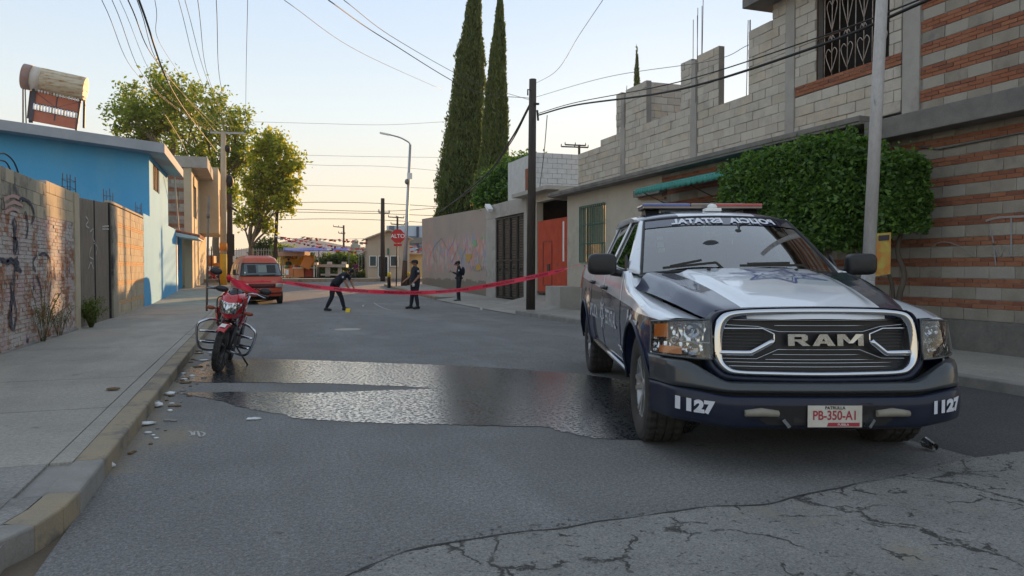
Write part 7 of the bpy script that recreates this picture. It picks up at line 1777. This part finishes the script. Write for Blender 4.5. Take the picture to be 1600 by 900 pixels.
C_ = smoothline([onD(a, b, d) for a, b, d, w_, t_ in TP], 12); WT = smoothline([Vector((w_, radians(t_), 0)) for a, b, d, w_, t_ in TP], 12)
vw_ = Vector((sin(YAW), cos(YAW), 0))
def tapept(f, h, off=0):
    k = f*(len(C_)-1); i = min(int(k), len(C_)-2); r = k-i; c = C_[i].lerp(C_[i+1], r); w_ = WT[i].lerp(WT[i+1], r); a = w_.y+.25*sin(f*31)
    up = (Vector((0,0,1))*cos(a)+vw_*sin(a)); nn = (vw_*cos(a)-Vector((0,0,1))*sin(a)); return c+up*h*w_.x-nn*off
q = MB(); q.grid(lambda s_, t: tapept(s_, t-.5)+vw_*.006*sin(s_*70)*(t-.5), 200, 3); q.build('ribbon', m_tape, tp2, world=True)
V, F = textmesh('PRECAUCION', 1.0, 0, .02, .95, 1.0)
L_ = sum((C_[i+1]-C_[i]).length for i in range(len(C_)-1))
for k in range(9):
    f0 = .06+k*.105
    q = MB(); q.add([tapept(f0+v_[0]*.052/L_, v_[1]*.62, .004) for v_ in V], F); q.build('tape_lettering', plain('tape_black', (.02,.01,.012), .6) if k == 0 else bpy.data.materials['tape_black'], tp2, world=True, recalc=False)
q = MB(); A_ = [onD(424,440,9.7), onD(405,440,9.65), onD(388,441,9.6), onD(372,439,9.6), onD(360,433,9.6)]; q.grid(lambda s_, t: smoothline(A_, 8)[int(s_*32)]+Vector((0,0,(t-.5)*.018)), 32, 1, smooth=False); q.build('ribbon', m_tape, tp2, world=True)
lo_ = smoothline([onD(357,434,9.55), onD(366,442,9.45), onD(382,448,9.3), onD(402,456.5,9.2)], 8)
q = MB(); q.grid(lambda s_, t: lo_[int(s_*24)]+Vector((0,0,(t-.5)*(.035+.05*sin(pi*s_))))+vw_*.02*sin(s_*9+t*2), 24, 3); q.build('loose_end', m_tape, tp2, world=True)
q = MB(); q.ball(onD(357.5,434,9.56), .03,.03,.04, 8, 6); q.build('knot', m_tape, tp2, world=True)
# ------------------------------------------------------------ people
m_skin = M('brown_skin', (.30,.155,.095), (.25,.12,.075), 6, .55, obj=True)
m_uni = M('dark_uniform', (.016,.018,.028), (.011,.012,.020), 4, .85, obj=True)
m_boot = plain('black_boot', (.012,.012,.012), .4)
m_hair = plain('black_hair', (.012,.010,.009), .7)
def person(label, loc, rz, J, top=m_uni, legs=m_uni, sleeve=.28, scale=1.0, cap=True, capm=None, hair=False, boots=True, fingers=True, girth=1.0, extra=None):
    """J: joints in own frame (left, forward, up)"""
    root = thing('person', label, 'person', loc, rz); root.scale = (scale,)*3
    P = lambda j: Vector((j[0], -j[1], j[2]))
    V, E, Rr, reg = [], [], [], []
    def v(j, r, g): V.append(P(j)); Rr.append(r); reg.append(g); return len(V)-1
    def chain(a, js, rs, gs):
        for j, r, g in zip(js, rs, gs):
            b = v(j, r, g); E.append((a, b)); a = b
        return a
    L = lambda a, b, t: tuple(a[i]+(b[i]-a[i])*t for i in range(3))
    pel = v(J['pelvis'], .145*girth, 'legs')
    ch = chain(pel, [L(J['pelvis'], J['chest'], .5), J['chest']], [.14*girth, .155*girth], ['top', 'top'])
    nk = chain(ch, [J['neck'], L(J['neck'], J['head'], .45)], [.075, .055], ['top', 'skin'])
    hd = chain(nk, [L(J['neck'], J['head'], .85), J['head'], J['crown']], [.082, .095, .070], ['skin', 'skin', 'hair' if hair else 'skin'])
    f_ = Vector(J.get('face', (0, 1, 0))); hh = Vector(J['head'])
    for s_ in ('l', 'r'):
        sh = chain(ch, [L(J['chest'], J['sh'+s_], .55), J['sh'+s_]], [.095, .072], ['top', 'top'])
        el, wr = J['el'+s_], J['wr'+s_]
        a = chain(sh, [L(J['sh'+s_], el, .5), L(J['sh'+s_], el, .78), el], [.058, .052, .045], ['top', 'top' , 'top' if sleeve > .5 else 'skin'])
        a = chain(a, [L(el, wr, .45), wr], [.042, .028], ['top' if sleeve > .5 else 'skin', 'top' if sleeve > .9 else 'skin'])
        d = (Vector(wr)-Vector(el)).normalized(); palm = Vector(wr)+d*.06; pm = chain(a, [tuple(palm)], [.030], ['skin'])
        if fingers:
            side = d.cross(Vector((0, 0, 1))); side = side.normalized() if side.length > .1 else Vector((0, 1, 0)); curl = d.cross(side)*(-1 if s_ == 'l' else 1)
            for i, ln in enumerate((.060, .068, .064, .050)):
                b0 = palm+d*.025+side*(i-1.5)*.017; chain(pm, [tuple(b0+d*ln*.5), tuple(b0+d*ln*.9+curl*ln*.35)], [.0085, .007], ['skin', 'skin'])
            chain(pm, [tuple(palm+side*.034+d*.005), tuple(palm+side*.044+d*.035)], [.010, .008], ['skin', 'skin'])
        hp = J['hip'+s_]; kn, an, toe = J['kn'+s_], J['an'+s_], J['toe'+s_]
        b = chain(pel, [hp, L(hp, kn, .5), kn, L(kn, an, .4), an], [.112*girth, .098, .075, .072, .058], ['legs']*5)
        chain(b, [toe], [.036], ['boot'])
    me = bpy.data.meshes.new('body'); me.from_pydata(V, E, []); ob = bpy.data.objects.new('body', me); COL.objects.link(ob)
    ob.modifiers.new('skin', 'SKIN'); sv = me.skin_vertices[0].data
    for i, r in enumerate(Rr): sv[i].radius = (r, r); sv[i].use_root = (i == 0)
    md = ob.modifiers.new('ss', 'SUBSURF'); md.levels = 2; md.render_levels = 2
    dg = bpy.context.evaluated_depsgraph_get(); m2 = bpy.data.meshes.new_from_object(ob.evaluated_get(dg)); bpy.data.objects.remove(ob)
    mats = [m_skin, top, legs, m_boot, m_hair]; m2.materials.clear(); [m2.materials.append(x) for x in mats]; gi = dict(skin=0, top=1, legs=2, boot=3, hair=4)
    segs = [(V[a], V[b], reg[b], Rr[a], Rr[b]) for a, b in E]
    for p in m2.polygons:
        c = p.center; best = None
        for a, b, g, ra, rb in segs:
            ab = b-a; t = max(0, min(1, (c-a).dot(ab)/ab.length_squared)); d = (c-(a+ab*t)).length-(ra+(rb-ra)*t)*.8
            if best is None or d < best[0]: best = (d, g)
        p.material_index = gi[best[1]]; p.use_smooth = True
    # squash the torso front to back a little, keep one continuous surface
    bo = bpy.data.objects.new('body', m2); COL.objects.link(bo); bo.parent = root
    # face
    F = P(tuple(f_)); F.normalize(); H = P(J['head']); U_ = (P(J['crown'])-P(J['neck'])).normalized(); S_ = F.cross(U_).normalized()
    q = MB(); q.ball(H+F*.098-U_*.01, .016, .020, .024, 8, 6); q.build('nose', m_skin, root)
    for s_ in (-1, 1):
        q = MB(); q.ball(H+S_*s_*.092-U_*.005, .014, .022, .030, 8, 6); q.build('ear', m_skin, root)
        q = MB(); q.ball(H+F*.088+S_*s_*.032+U_*.022, .012, .008, .007, 8, 4); q.build('eye', m_hair, root)
    q = MB(); q.ball(H+F*.090-U_*.048, .024, .010, .006, 8, 4); q.build('mouth', plain('lips', (.18,.06,.05), .6) if not bpy.data.materials.get('lips') else bpy.data.materials['lips'], root)
    rot = Matrix((S_, F, U_)).transposed()
    if cap:
        cm = capm or m_uni; q = MB(); q.grid(lambda s2, t: H+rot@Vector((.108*cos(2*pi*s2)*cos(t*pi/2)**.6, .118*sin(2*pi*s2)*cos(t*pi/2)**.6-.005, .030+.088*sin(t*pi/2))), 16, 6)
        q.grid(lambda s2, t: H+rot@Vector(((2*s2-1)*.075, .095+t*.085*(1-.35*(2*s2-1)**2), .040-.018*t-.012*(2*s2-1)**2)), 8, 3); q.build('cap', cm, root, solid=.006)
        q = MB(); q.grid(lambda s2, t: H+rot@Vector((.101*cos(2*pi*s2), .104*sin(2*pi*s2)-.012, -.035+.075*t)) if sin(2*pi*s2) < .35 else H+rot@Vector((.098*cos(2*pi*s2), .06, .03+.01*t)), 16, 2); q.build('hair', m_hair, root)
    else:
        q = MB(); q.ball(H+U_*.030-F*.012, .101, .104, .085, 14, 10); q.build('hair', m_hair, root)
    if boots:
        for s_ in ('l', 'r'):
            an, toe = P(J['an'+s_]), P(J['toe'+s_]); d = (toe-an); d.z = 0; d.normalize(); z0 = min(an.z-.075, toe.z-.03)
            q = MB(); base = Vector((an.x, an.y, max(0, z0)))
            q.tube(smoothline([base-d*.06+Vector((0,0,.05)), base+Vector((0,0,.055)), base+d*.10+Vector((0,0,.045)), base+d*.19+Vector((0,0,.035))], 3), [.045,.05,.05,.052,.05,.048,.046,.045,.040,.03], 10); q.build('boot', m_boot, root)
    if extra: extra(root, P, J)
    return root
Lg = lambda a, b, t: tuple(a[i]+(b[i]-a[i])*t for i in range(3))
m_belt = plain('duty_belt', (.008,.008,.009), .45); m_badge = plain('arm_badge', (.45,.48,.52), .6); m_wcup = plain('white_item', (.6,.62,.62), .6)
def belt_(root, P, J, z=None):
    c = P(Lg(J['pelvis'], J['chest'], .22)); q = MB(); q.lathe([(.158,-.03),(.160,.03)], (0,0,0), 'z', 20, caps=False); up = (P(J['chest'])-P(J['pelvis'])).normalized(); rt = Vector((0,0,1)).rotation_difference(up).to_matrix()
    q.v = [tuple(c+rt@Vector(v_)) for v_ in q.v]; q.build('belt', m_belt, root, solid=.012)
    q = MB(); q.obox(c+rt@Vector((.165,0,-.05)), .05,.07,.14, rt); q.obox(c+rt@Vector((-.165,.02,-.05)), .05,.06,.12, rt); q.obox(c+rt@Vector((-.10,-.14,-.01)), .07,.04,.07, rt); q.build('pouches', m_belt, root, bevel=.01)
def badge(root, P, J, s_='r'):
    a = P(Lg(J['sh'+s_], J['el'+s_], .35)); o = Vector((1 if s_ == 'l' else -1, -.15, 0)).normalized(); q = MB(); q.obox(a+o*.066, .012,.055,.06); q.build('sleeve_badge', m_badge, root)
# bending officer, facing picture right
def loc_at(px, py, dz=0): g = onG(px, py, 0); return (g.x, g.y, gz(g.y)+dz)
J = dict(pelvis=(0,-.18,.86), chest=(0,.13,1.13), neck=(0,.28,1.25), head=(0,.40,1.30), crown=(0,.46,1.40), face=(0,.85,-.5),
         shl=(.19,.20,1.20), shr=(-.19,.20,1.20), ell=(.21,.33,.98), elr=(-.21,.30,.96), wrl=(.17,.44,.76), wrr=(-.16,.42,.72),
         hipl=(.10,-.17,.84), hipr=(-.10,-.17,.84), knl=(.12,.02,.47), knr=(-.12,-.20,.46), anl=(.13,.12,.09), anr=(-.13,-.40,.09), toel=(.15,.30,.04), toer=(-.15,-.24,.04))
person('officer in dark uniform bending forward over a yellow marker on the road', loc_at(530, 486), radians(80)-YAW, J, cap=False, hair=True, scale=.97, extra=lambda r, P, J: (belt_(r, P, J), badge(r, P, J, 'r'), badge(r, P, J, 'l')), girth=1.05)
# standing officer with cap, facing left
def cup_(root, P, J):
    q = MB(); c = P(J['wrl'])+Vector((0,-.02,-.10)); q.lathe([(.04,-.05),(.05,.05)], c, 'z', 12); q.build('held_cup', m_wcup, root); belt_(root, P, J); badge(root, P, J, 'l')
J = dict(pelvis=(0,0,.90), chest=(0,.03,1.26), neck=(0,0,1.42), head=(0,.02,1.55), crown=(0,.01,1.64), shl=(.20,0,1.38), shr=(-.20,0,1.38), ell=(.27,-.03,1.10), elr=(-.25,.05,1.12), wrl=(.24,.14,.92), wrr=(-.24,.26,.98),
         hipl=(.10,0,.87), hipr=(-.10,0,.87), knl=(.13,.02,.48), knr=(-.13,.06,.48), anl=(.16,-.03,.09), anr=(-.16,.10,.09), toel=(.19,.14,.04), toer=(-.19,.27,.04))
person('stocky officer in dark uniform and cap standing in the road facing left', loc_at(649, 483), radians(-62)-YAW, J, scale=.985, girth=1.32, extra=cup_)
# slim officer on pavement with phone
def phone_(root, P, J):
    q = MB(); c = (P(J['wrl'])+P(J['wrr']))/2+Vector((0,-.11,.02)); q.obox(c, .075,.012,.14, Matrix.Rotation(radians(-35), 3, 'X')); q.build('phone', plain('phone_grey', (.10,.10,.12), .2), root, bevel=.004); belt_(root, P, J); badge(root, P, J, 'l')
    q = MB(); q.ball(P((0,-.17,1.25)), .13,.08,.18, 10, 8); q.build('backpack', m_uni, root)
J = dict(pelvis=(0,0,.90), chest=(0,-.02,1.25), neck=(0,.0,1.42), head=(0,.05,1.54), crown=(0,.04,1.63), face=(0,.9,-.35), shl=(.18,-.02,1.37), shr=(-.18,-.02,1.37), ell=(.20,.04,1.12), elr=(-.20,.04,1.12), wrl=(.07,.24,1.21), wrr=(-.07,.26,1.21),
         hipl=(.09,0,.87), hipr=(-.09,0,.87), knl=(.09,.02,.47), knr=(-.09,.03,.47), anl=(.09,-.02,.09), anr=(-.09,.02,.09), toel=(.11,.15,.04), toer=(-.10,.18,.04))
ph = loc_at(717, 472); person('slim officer in long sleeved uniform and cap looking at a phone by the graffiti wall', ph, radians(-84)-YAW, J, scale=.985, girth=.95, sleeve=1.0, extra=phone_)
# far bystanders
m_purple = plain('purple_shirt', (.14,.03,.13), .8); m_dark = m_dark; m_redc = plain('red_shirt', (.35,.03,.04), .8); m_bluec = plain('blue_jacket', (.05,.15,.40), .8); m_jean = plain('grey_trousers', (.10,.11,.10), .8); m_blackc = plain('black_clothes', (.02,.02,.024), .8)
Js = dict(pelvis=(0,0,.50), chest=(0,.08,.82), neck=(0,.10,.98), head=(0,.14,1.10), crown=(0,.13,1.20), shl=(.19,.08,.94), shr=(-.19,.08,.94), ell=(.24,.20,.72), elr=(-.24,.20,.72), wrl=(.10,.38,.62), wrr=(-.10,.38,.62),
          hipl=(.10,.03,.48), hipr=(-.10,.03,.48), knl=(.13,.42,.48), knr=(-.13,.42,.48), anl=(.13,.44,.08), anr=(-.13,.44,.08), toel=(.13,.62,.04), toer=(-.13,.62,.04))
def dl(px, py, d): p = onD(px, py, d); return tuple(p)
person('far seated person in a purple shirt on the white bench', dl(557, 434, 56), radians(-20)-YAW, Js, top=m_purple, legs=m_jean, cap=False, hair=True, fingers=False)
J = dict(pelvis=(0,0,.90), chest=(0,.02,1.25), neck=(0,0,1.42), head=(0,.02,1.55), crown=(0,.01,1.64), shl=(.18,0,1.37), shr=(-.18,0,1.37), ell=(.22,0,1.10), elr=(-.22,0,1.10), wrl=(.16,.16,.98), wrr=(-.2,.06,.86),
         hipl=(.09,0,.87), hipr=(-.09,0,.87), knl=(.10,.02,.47), knr=(-.10,.03,.47), anl=(.11,-.02,.09), anr=(-.11,.02,.09), toel=(.11,.15,.04), toer=(-.11,.18,.04))
person('far bystander in black standing left of the van beside the tan pole', dl(371, 444, 46), radians(150)-YAW, J, top=m_blackc, legs=m_redc, cap=False, hair=True, fingers=False)
person('far bystander in dark clothes half hidden behind the dark pole', dl(362, 444, 47), radians(40)-YAW, J, top=plain('maroon_shirt', (.12,.03,.04), .8), legs=m_blackc, cap=False, hair=True, fingers=False)
person('far crouching person in a red shirt near the left stall', dl(333, 446, 49), radians(30)-YAW, Js, top=m_redc, legs=m_redc, cap=False, hair=True, fingers=False)
person('far crouching person in a blue jacket near the left stall', dl(342, 445, 50), radians(-40)-YAW, Js, top=m_bluec, legs=m_blackc, cap=False, hair=True, fingers=False)
person('far crouching person in black at the left edge of the left stall', dl(322, 446, 49), radians(70)-YAW, Js, top=m_blackc, legs=m_jean, cap=False, hair=True, fingers=False)
person('far stall keeper in a dark shirt behind the orange counter', dl(451, 435, 55.8), radians(10)-YAW, J, top=m_blackc, legs=m_jean, cap=False, hair=True, fingers=False, scale=.9)
